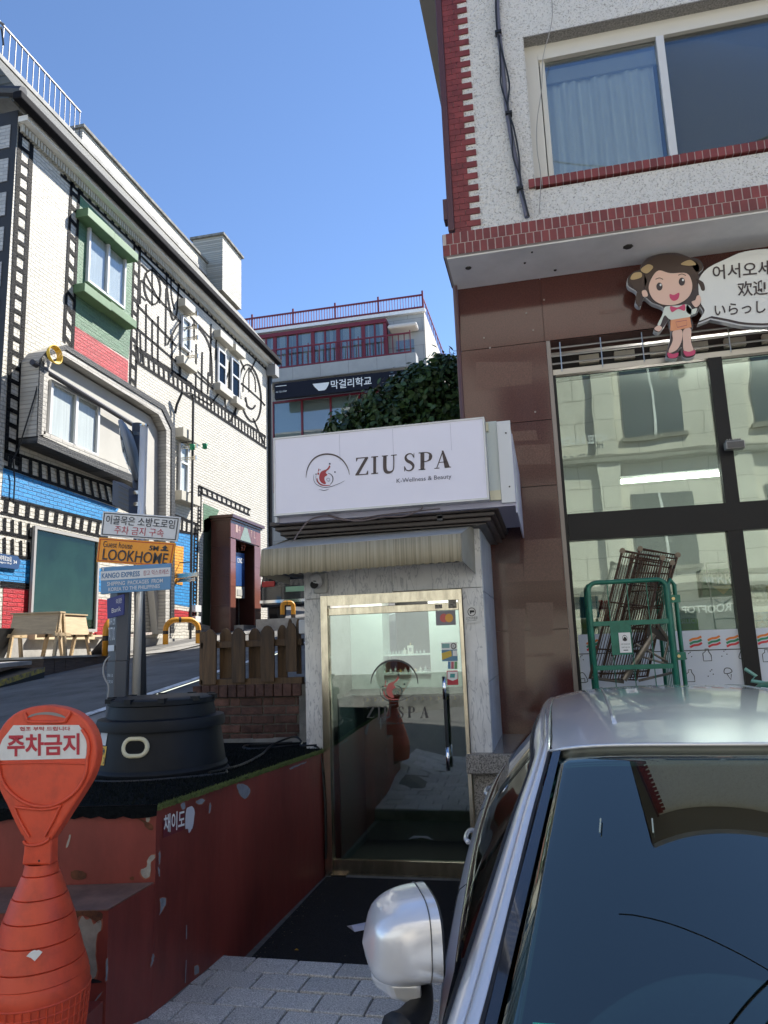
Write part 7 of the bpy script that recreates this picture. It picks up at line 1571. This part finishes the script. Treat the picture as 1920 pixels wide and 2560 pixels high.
for k in range(130):
    x_, y_ = rg2.uniform(-1.66, -.45), rg2.uniform(3.78, 5.3)
    if rg2.random() < .6: x_ = -1.69+abs(rg2.gauss(0, .06)); 
    s = rg2.uniform(.0015, .004); mb.poly([(x_-s, y_, .0095), (x_, y_-s, .0097), (x_+s*1.5, y_+s*.3, .0095), (x_, y_+s, .0096)])
tag(mb.build('mat_crumbs', mat('crumb', (.22, .18, .12), .9), None, kind='stuff'), None, None)

# ================= HOTEL BEHIND THE CAMERA (seen in the shop glass)
YH = -7.0
ht_ = thing('stone_hotel', 'sunlit cream stone hotel across the street, seen mirrored in the shop glass', 'building', (3, YH, 0))
HS = brickmat('cream_hotel_stone', (.74, .69, .59), u='X', v='Z', bw=1.1, bh=.62, mortar=.014, bump=.35, mcol=(.36, .33, .27), var=.05, dirt=.10)
HG = mat('hotel_window', (.06, .075, .085), .08, spec=.8); HD = mat('hotel_stone_dark', (.26, .24, .20), .8, nscale=3, namt=.15)
B((-9.5, YH-9, -1), (19, YH, 12.2), 'wall', HS, ht_)
for z_ in (2.7, 6.2, 9.6): B((-9.6, YH+.001, z_), (19.1, YH+.30, z_+.18), 'stone_ledge', HD, ht_, bevel=.02)
for i in range(6):
    for z_ in (3.4, 6.9):
        x_ = -4.2+i*3.3; w_ = MB().box((x_, YH-.0, z_), (x_+1.5, YH+.05, z_+1.9)).build('window', HG, ht_); B((x_-.1, YH+.0, z_-.12), (x_+1.6, YH+.12, z_-.002), 'window_sill', HD, w_); B((x_+.72, YH+.05, z_), (x_+.78, YH+.08, z_+1.9), 'mullion', WHITE, w_)
for x_ in (-2.2, 1.6, 4.9, 8.2): B((x_, YH+.001, -.5), (x_+.55, YH+.22, 9.6), 'pilaster', HS, ht_)
for x_ in (2.4, 5.8): B((x_, YH+.0, -.2), (x_+2.2, YH+.06, 2.3), 'entrance', HG, ht_)
q = [V((6.6, YH+.32, 2.95)), V((3.2, YH+.32, 2.95)), V((3.2, YH+.32, 2.70)), V((6.6, YH+.32, 2.70))]
ht2 = [V((5.6, YH+.10, 2.35)), V((3.35, YH+.10, 2.35)), V((3.35, YH+.10, 2.13)), V((5.6, YH+.10, 2.13))]
lettering('HOTEL & ROOFTOP', ht2, (0, 0, 1, 1), WHITE, ht_, (0, 0, 0), bold=.02); q = [V((4.9, YH+.10, 3.0)), V((3.9, YH+.10, 3.0)), V((3.9, YH+.10, 2.8)), V((4.9, YH+.10, 2.8))]; lettering('THE CUBE', q, (0, 0, 1, 1), WHITE, ht_, (0, .2, 0), bold=.02)
q = [V((1.9, YH+.10, 7.0)), V((.4, YH+.10, 7.0)), V((.4, YH+.10, 6.75)), V((1.9, YH+.10, 6.75))]; lettering('HOTEL & ROOFTOP', q, (0, 0, 1, 1), WHITE, ht_, (0, .25, 0), bold=.02)
rw = B((-14, -5.2, -1), (-1.0, -4.9, 1.0), 'retaining_wall', CONCD); tag(rw, 'weathered grey retaining wall across the street, seen mirrored in the kiosk door', 'wall')
tag(B((-13.9, -5.15, 1.001), (-1.1, -5.05, 4.2), 'white_hoarding', mat('hoarding_white', (.62, .65, .62), .6, nscale=1.5, namt=.05)), 'plain white hoarding on top of the grey retaining wall across the street', 'hoarding')
# overhead cables above the street, mirrored in the windscreen
for i, pts in enumerate(([(-3, 2.3, 8.2), (.4, 3.2, 7.2), (1.4, 3.4, 7.1), (4, 3.9, 7.6), (8, 4.6, 8.5)], [(-3, 2.0, 8.0), (.4, 2.9, 6.95), (1.4, 3.15, 6.9), (4, 3.8, 7.5), (8, 4.6, 8.5)], [(-2, 4.6, 7.9), (1, 3.4, 7.6), (4, 2.3, 7.7), (8, .6, 8.0)])):
    tag(MB().tube([V(p) for p in crom(pts, False, 8)], (.016, .016, .008)[i], 6).build('overhead_cable', BLACK), ['thick overhead cable, front one of the pair mirrored as curves in the windscreen', 'thick overhead cable, rear one of the pair mirrored as curves in the windscreen', 'thin overhead wire mirrored as a straight diagonal in the windscreen'][i], 'cable')
# ================= SILVER CAR, nose towards the camera
car = thing('silver_car', 'silver car parked nose first at the lower right, folded door mirror nearest the viewer', 'car', (.545, 3, -.11))
CX = .545; CZ = -.11
SIL = mat('silver_paint', (.80, .80, .82), .28, .38, coat=1); SIL.node_tree.nodes['Principled BSDF'].inputs['Coat Roughness'].default_value = .02
SILB = mat('silver_trim_paint', (.74, .75, .78), .25, .4, coat=1)
RUB = mat('black_rubber', (.012, .012, .014), .55); GBLK = mat('gloss_black', (.015, .015, .018), .08, coat=1)
WSG = glass('windscreen_glass', (.30, .36, .33), .11, gcol=(.95, 1, .88)); SGL = glass('side_glass', (.10, .10, .10), .10)
def interp(tab, y):
    if y <= tab[0][0]: return tab[0][1]
    for (a, b), (c, d) in zip(tab, tab[1:]):
        if y <= c: t = (y-a)/(c-a); return b+(d-b)*t
    return tab[-1][1]
def smooth_tab(tab, n=6):
    return [(p[0], p[1]) for p in crom(tab, False, n)]
ZC = smooth_tab([(2.27, 1.297), (2.6, 1.345), (3.0, 1.378), (3.5, 1.388), (4.0, 1.37), (4.55, 1.30)]); HW = smooth_tab([(2.2, .57), (2.47, .57), (3, .562), (3.5, .55), (4.0, .535), (4.6, .50)])
def roofp(u, s):
    ya = 2.32+.15*u*u; yb = 4.55-.10*u*u; Y = ya+(yb-ya)*s; return V((CX+u*interp(HW, Y), Y, interp(ZC, Y-.07*u*u)-.030*u*u-.020*u**6+(0)))
rows = [[roofp(-1+2*i/24, s/16) for i in range(25)] for s in range(17)]
MB().grid(rows).build('roof', SIL, car, smooth=True, sub=1)
# bright edge above the windscreen
MB().tube([roofp(-1+2*i/24, 0)+V((0, -.004, .001)) for i in range(25)], .006, 6).build('header_trim', SILB, car, smooth=True)
# stamped ribs on the roof
for u in (-.62, .62):
    MB().tube([roofp(u+.06*math.copysign(1, -u)*s, .12+.8*s)+V((0, 0, -.004)) for s in [i/14 for i in range(15)]], .009, 6).build('roof_rib', SIL, car, smooth=True)
# windscreen
def wbase(u): return V((CX+u*.765, 1.40+.195*u*u, .858-.078*u*u))
def whead(u): p = roofp(u*.985, 0); return p+V((0, -.006, -.003))
def wsp(u, s):
    a, b = wbase(u), whead(u); p = a.lerp(b, s); return p+V((0, -.045, .05))*(4*s*(1-s))*.04*(1-.6*u*u)
rows = [[wsp(-1+2*i/20, s/14) for i in range(21)] for s in range(15)]
MB().grid(rows).build('windscreen', WSG, car, smooth=True, solid=.004)
mb = MB()
for sgn_ in (-1, 1):
    a = [wsp(sgn_*1.0, s/14)+V((0, -.002, .003)) for s in range(15)]; b = [wsp(sgn_*.955, s/14)+V((0, -.002, .003)) for s in range(15)]; mb.grid([a, b])
a = [wsp(-1+2*i/20, 0)+V((0, -.002, .003)) for i in range(21)]; b = [wsp(-1+2*i/20, .10)+V((0, -.002, .003)) for i in range(21)]; mb.grid([a, b]); 
mb.build('windscreen_band', GBLK, car, smooth=True)
# A-pillar and roof rail, one continuous band
def side(sg):
    X = lambda x: CX+sg*(x-CX)
    inner = [(-.222, 1.595, .780), (-.185, 1.74, .862), (-.135, 1.98, .99), (-.082, 2.23, 1.13), (-.028, 2.47, 1.262), (-.018, 2.75, 1.303), (-.016, 3.0, 1.322), (-.006, 3.5, 1.334), (.010, 4.0, 1.316), (.045, 4.5, 1.25), (.06, 4.9, 1.07), (.05, 5.08, .95)]
    outer = [(-.305, 1.66, .755), (-.268, 1.83, .835), (-.212, 2.08, .955), (-.150, 2.34, 1.09), (-.090, 2.60, 1.205), (-.090, 2.85, 1.24), (-.090, 3.1, 1.256), (-.082, 3.5, 1.262), (-.066, 4.0, 1.245), (-.04, 4.45, 1.17), (-.10, 4.85, 1.02), (-.18, 5.0, .93)]
    inn, out = crom(inner, False, 5), crom(outer, False, 5)
    rows = []
    for k, (f_, up) in enumerate(((0, 0), (.04, .007), (.32, .028), (.36, .016), (.40, .028), (.62, .030), (.82, .020), (.95, .004), (1, -.008))):
        rows.append([V((X(a[0]+(b[0]-a[0])*f_), a[1]+(b[1]-a[1])*f_-up*.55, a[2]+(b[2]-a[2])*f_+up)) for a, b in zip(inn, out)])
    MB().grid(rows[:4]).build('pillar_strip', SILB, car, smooth=True); MB().grid(rows[3:]).build('roof_rail_panel', SIL, car, smooth=True)
    gr = [V((X(p[0]), p[1], p[2]))+V((0, -.004, .002)) for p in inn[:21]]; MB().tube(gr, .006, 6).build('pillar_seal', RUB, car, smooth=True)
    MB().tube([V((X(p[0]), p[1], p[2])) for p in inn[20:50]], .004, 6).build('roof_ditch', RUB, car, smooth=True)
    gr = [rows[3][i]+V((0, 0, -.001)) for i in range(len(rows[3]))]; MB().tube(gr[:46], .0022, 5).build('pillar_joint', RUB, car, smooth=True)
    # belt, shoulder and side
    S = smooth_tab([(.42, .55), (.6, .72), (.9, .81), (1.3, .85), (1.7, .868), (2.2, .905), (3.2, .945), (4.2, .94), (4.9, .88), (5.25, .76), (5.42, .62)]); ZB = smooth_tab([(.42, .52), (.6, .60), (.9, .68), (1.3, .725), (1.7, .755), (2.2, .80), (3.2, .84), (4.2, .865), (4.9, .875), (5.25, .85), (5.42, .76)])
    ys = [.42+5.0*i/60 for i in range(61)]
    prof = lambda w, zb: [(w-.05, zb), (w-.022, zb-.022), (w-.006, zb-.06), (w, zb-.11), (w+.002, zb-.22), (w-.006, zb-.26), (w-.004, zb-.38), (w-.012, zb-.52), (w-.04, CZ+.2), (w-.09, CZ+.16)]
    rows = []
    for y in ys:
        w_, zb_ = interp(S, y), interp(ZB, y); rows.append([V((CX-sg*p[0], y, max(p[1], CZ+.16))) for p in prof(w_, zb_)])
    body = MB().grid([[r[k] for r in rows] for k in range(len(rows[0]))]).build('side_panel', SIL, car, smooth=True)
    # door shut lines, handles
    for y in (2.62, 3.62):
        MB().tube([V((CX-sg*(p[0]+.0006), y+.04*(k/9), p[1])) for k, p in enumerate(prof(interp(S, y), interp(ZB, y))[:8])], .0022, 5).build('shut_line', RUB, car)
    for y in (3.42, 4.3):
        w_, zb_ = interp(S, y), interp(ZB, y); z_ = zb_-.075
        pts = [V((CX-sg*(w_+.004), y-.10, z_)), V((CX-sg*(w_+.018), y-.07, z_+.004)), V((CX-sg*(w_+.022), y, z_+.006)), V((CX-sg*(w_+.018), y+.07, z_+.004)), V((CX-sg*(w_+.004), y+.10, z_))]; MB().tube([V(p) for p in crom([tuple(p) for p in pts], False, 4)], .011, 8).build('door_handle', SILB, car, smooth=True)
    # side glass and waist rail
    belt = lambda y: V((CX-sg*(interp(S, y)-.058), y, interp(ZB, y)+.004))
    o2 = [p for p in out if p[1] < 4.6]; top = [V((X(p[0]-.004), p[1], p[2]-.012)) for p in o2]; low = []
    for i, p in enumerate(o2):
        y = 1.70+(4.75-1.70)*((p[1]-1.66)/(4.6-1.66)); low.append(belt(y))
    mid = [a.lerp(b, .5)+V((-sg*.02, 0, .0)) for a, b in zip(top, low)]
    MB().grid([top, mid, low]).build('side_window', SGL, car, smooth=True)
    MB().tube(top, .009, 6).build('window_surround', RUB, car, smooth=True); MB().tube([p+V((-sg*.003, 0, 0)) for p in low], .008, 6).build('waist_moulding', GBLK, car, smooth=True)
    k = 15; MB().grid([[top[k]+V((-sg*.006, 0, 0)), mid[k]+V((-sg*.006, 0, 0)), low[k]+V((-sg*.006, 0, 0))], [top[k+1]+V((-sg*.006, 0, 0)), mid[k+1]+V((-sg*.006, 0, 0)), low[k+1]+V((-sg*.006, 0, 0))]]).build('door_post', GBLK, car)
    # sail panel in front of the glass
    MB().poly([V((X(-.300), 1.68, .765)), belt(1.66)+V((-sg*.002, 0, 0)), belt(2.05)+V((-sg*.002, 0, .004)), V((X(-.262), 1.93, .86))]).build('mirror_sail', RUB, car, solid=.004)
    # wheels
    for y in (1.05, 4.1):
        xw = CX-sg*(interp(S, y)-.10); 
        wh = MB().lathe((0, 0, 0), [(.20, -.11), (.31, -.105), (.33, -.08), (.33, .08), (.31, .105), (.20, .11)], 36).build('wheel', RUB, car, smooth=True); wh.matrix_parent_inverse = INV(car); wh.location = V((xw, y, CZ+.33)); wh.rotation_euler = (0, pi/2, 0)
        rimm = MB().lathe((0, 0, 0), [(0, -.02), (.04, -.02), (.05, .0), (.18, .02), (.205, .0), (.205, -.09)], 10).build('wheel_rim', SILB, wh); rimm.matrix_parent_inverse = Matrix(); rimm.rotation_euler = (0, 0 if sg < 0 else pi, 0); rimm.location = V((0, 0, (.085 if sg < 0 else -.085)))
        MB().tube([V((xw-sg*.02, y, CZ+.36)), V((CX-sg*(interp(S, y)+.003), y, CZ+.36))], .375, 32).build('wheel_arch', RUB, car) if False else None
    return S, ZB
S, ZB = side(1); side(-1)
# bonnet, cowl, boot lid
def lid(y0_, y1_, crown, nm, n=10):
    rows = []
    for i in range(n+1):
        y = y0_+(y1_-y0_)*i/n; w_ = interp(S, y)-.05; z_ = interp(ZB, y); rows.append([V((CX+u*w_, y-(.10*(1-u*u) if y < .7 else 0), z_+crown*(1-u*u))) for u in [-1+2*k/14 for k in range(15)]])
    return MB().grid(rows).build(nm, SIL, car, smooth=True)
lid(.42, 1.34, .085, 'bonnet'); lid(5.0, 5.42, .05, 'boot_lid')
MB().grid([[V((CX+u*(interp(S, 1.34)-.05), 1.34, interp(ZB, 1.34)+.085*(1-u*u)-.004)) for u in [-1+k/7 for k in range(15)]], [wbase(-1+k/7)+V((0, .03, -.012)) for k in range(15)]]).build('cowl_panel', RUB, car, smooth=True)
for sg in (-1, 1): MB().tube([wsp(sg*.25-.1, .01)+V((0, -.02, .02)), wsp(sg*.25+.35, .10)+V((0, -.02, .02)), wsp(sg*.25+.62, .07)+V((0, -.02, .018))], .007, 6).build('wiper', RUB, car)
# nose and tail
for y0_, d, nm in ((.42, -1, 'front_bumper'), (5.42, 1, 'rear_bumper')):
    w_ = interp(S, y0_); zt_ = interp(ZB, y0_); rows = []
    for z_, b in ((zt_, 0), (zt_-.1, .05), (zt_-.25, .08), (CZ+.3, .10), (CZ+.18, .06)):
        rows.append([V((CX+u*(w_-.02), y0_+d*(.10*(1-u*u)+b), z_+(.085*(1-u*u) if z_ == zt_ and d < 0 else (.05*(1-u*u) if z_ == zt_ else 0)))) for u in [-1+k/7 for k in range(15)]])
    MB().grid(rows).build(nm, SIL, car, smooth=True, fixn=True)
B((CX-.42, .245, CZ+.34), (CX+.42, .30, CZ+.50), 'radiator_grille', RUB, car, bevel=.02)
for sg in (-1, 1): MB().lathe((CX+sg*.52, .40, CZ+.56), [(0, -.03), (.09, -.02), (.11, .02), (.06, .05), (0, .05)], 16, sx=1.2).build('headlight', mat('lamp_clear', (.6, .62, .64), .1), car, smooth=True)
for sg in (-1, 1): B((CX+sg*.62-.1, 5.36, .62), (CX+sg*.62+.1, 5.47, .76), 'tail_light', mat('tail_red', (.4, .02, .02), .2), car, bevel=.02)
# rear window
MB().grid([[roofp(-1+k/7, 1)+V((0, 0, -.004)) for k in range(15)], [V((CX+(-1+k/7)*.62, 5.02, .92+.05*(1-(-1+k/7)**2))) for k in range(15)]]).build('rear_window', GBLK, car, smooth=True)
# underbody and cabin
CAB = mat('cabin_dark', (.035, .036, .04), .7)
B((CX-.72, .6, CZ+.2), (CX+.72, 5.2, CZ+.32), 'floor_pan', RUB, car)
P([(CX-.70, 1.62, .72), (CX-.70, 2.15, .66), (CX-.70, 2.15, .35), (CX-.70, 1.62, .35)], (1.4, 0, 0), 'dashboard', CAB, car, bevel=.03)
for sx in (-.36, .36):
    B((CX+sx-.24, 2.75, .3), (CX+sx+.24, 3.2, .42), 'seat', CAB, car, bevel=.05); P([(CX+sx-.24, 3.15, .38), (CX+sx-.24, 3.30, .38), (CX+sx-.20, 3.42, .95), (CX+sx-.20, 3.32, .95)], (.44, 0, 0), 'seat_back', CAB, car, bevel=.04); B((CX+sx-.12, 3.33, .96), (CX+sx+.12, 3.42, 1.12), 'head_rest', CAB, car, bevel=.03)
MB().tube([V((CX+.36+.17*cos(t), 2.32+.06*sin(t), .66+.17*sin(t))) for t in [2*pi*i/24 for i in range(25)]], .014, 8, False).build('steering_wheel', CAB, car, smooth=True)
B((CX-.12, 2.40, 1.12), (CX+.12, 2.43, 1.19), 'interior_mirror', CAB, car, bevel=.02)
# pale marks and a teal sticker on the screen
def wpx(x, y, e=.006):
    d = _ray(x, y); best = None; bd = 9
    for i in range(121):
        for s in range(61):
            p = wsp(-1+i/60*1.0, s/60); r_ = (p-V((0, 0, H))); t = r_.dot(d)/d.dot(d); q_ = (r_-d*t).length
            if q_ < bd: bd = q_; best = p
    return best+V((0, -e*.6, e))
for x_ in (1499, 1633): a_, b_ = wpx(x_, 2050), wpx(x_+1, 2090); MB().tube([a_, b_], .0018, 4).build('screen_mark', mat('strip_pale', (.45, .5, .42), .5), car)
a_ = wpx(1362, 2556); B(a_+V((-.03, -.004, -.02)), a_+V((.03, 0, .0)), 'screen_sticker', mat('teal_sticker', (.02, .32, .27), .5), car, bevel=.004)
# folded door mirror, shell seen from its rounded front
def mirror(sg):
    c = V((CX+sg*(.395+CX), 1.96, .915)) if sg > 0 else V((-.372, 1.96, .905))
    ang = radians(14)*(-sg if sg > 0 else 1)
    ax = V((cos(ang)*(-1 if sg < 0 else 1), -sin(abs(ang)), 0)).normalized()          # outward axis of the shell
    ax = V((-.93 if sg < 0 else .93, -.36, 0)).normalized(); tn = V((-ax.y, ax.x, 0)); up = V((0, 0, 1))
    def sup(t, e=.62): return math.copysign(abs(cos(t))**e, cos(t)), math.copysign(abs(sin(t))**e, sin(t))
    rows = []
    for s in [0, .12, .25, .4, .55, .7, .85, 1, 1.22, 1.25]:
        k = (1-(1-min(s, 1))**2.7)**(1/2.7); dpt = .150*(1-s) if s <= 1 else -.105*(s-1)
        if s == 0: k = .02
        r_ = []
        for j in range(32):
            cc_, ss_ = sup(2*pi*j/32, .60); sq = 1-.10*(1-ss_)*.5
            r_.append(c+ax*dpt*(1-.08*ss_*k)+tn*cc_*.138*k*sq+up*(ss_*.097*k-.012*(1-min(s, 1))))
        rows.append(r_)
    sh_ = MB().gridc(rows[:8]).build('mirror_shell', SIL, car, smooth=True, sub=1); MB().gridc(rows[7:]).build('mirror_rim', SILB, sh_, smooth=True)
    r1 = [c-ax*.012+(p-c)*.93 for p in rows[8]]; r0 = rows[9]
    MB().grid([r0+[r0[0]], r1+[r1[0]]]).build('mirror_lip', RUB, sh_); MB().poly([p+ax*.02 for p in r1]).build('mirror_glass', mat('mirror_silver', (.55, .6, .65), .03, 1), sh_)
    MB().tube([p+ax*.0+(p-c).normalized()*.0006 for p in rows[7]+[rows[7][0]]], .0016, 4, False).build('shell_joint', mat('joint_dark', (.08, .08, .08), .5), sh_)
    # lower lip with turn lamp and black foot
    tp_ = [c+ax*a_+tn*b_+up*-.088 for a_, b_ in ((.0, -.10), (.085, -.115), (.128, -.07), (.135, .0), (.10, .06), (.02, .08))]
    bt_ = [c+ax*a_+tn*b_+up*z_ for a_, b_, z_ in ((.0, -.07, -.150), (.075, -.09, -.150), (.115, -.06, -.128), (.118, .0, -.122), (.085, .05, -.130), (.015, .06, -.150))]
    n_ = 6; MB().add(tp_+bt_, [tuple(range(n_)), tuple(range(2*n_-1, n_-1, -1))]+[(i_, i_+n_, (i_+1) % n_+n_, (i_+1) % n_) for i_ in range(n_)]).build('mirror_foot', SIL, sh_, fixn=True, bevel=.011)
    st_ = [c+ax*.0+tn*.0+up*-.12, c+V((-sx*.00, -.05, -.15)), c+V((-sx*.05, -.10, -.17)), c+V((-sx*.10, -.14, -.175))]
    MB().tube([V(p) for p in crom([tuple(p) for p in st_], False, 5)], .05, 12, rs=[.022+.03*i/15 for i in range(16)]).build('mirror_arm', RUB, sh_, smooth=True)
mirror(-1); mirror(1)
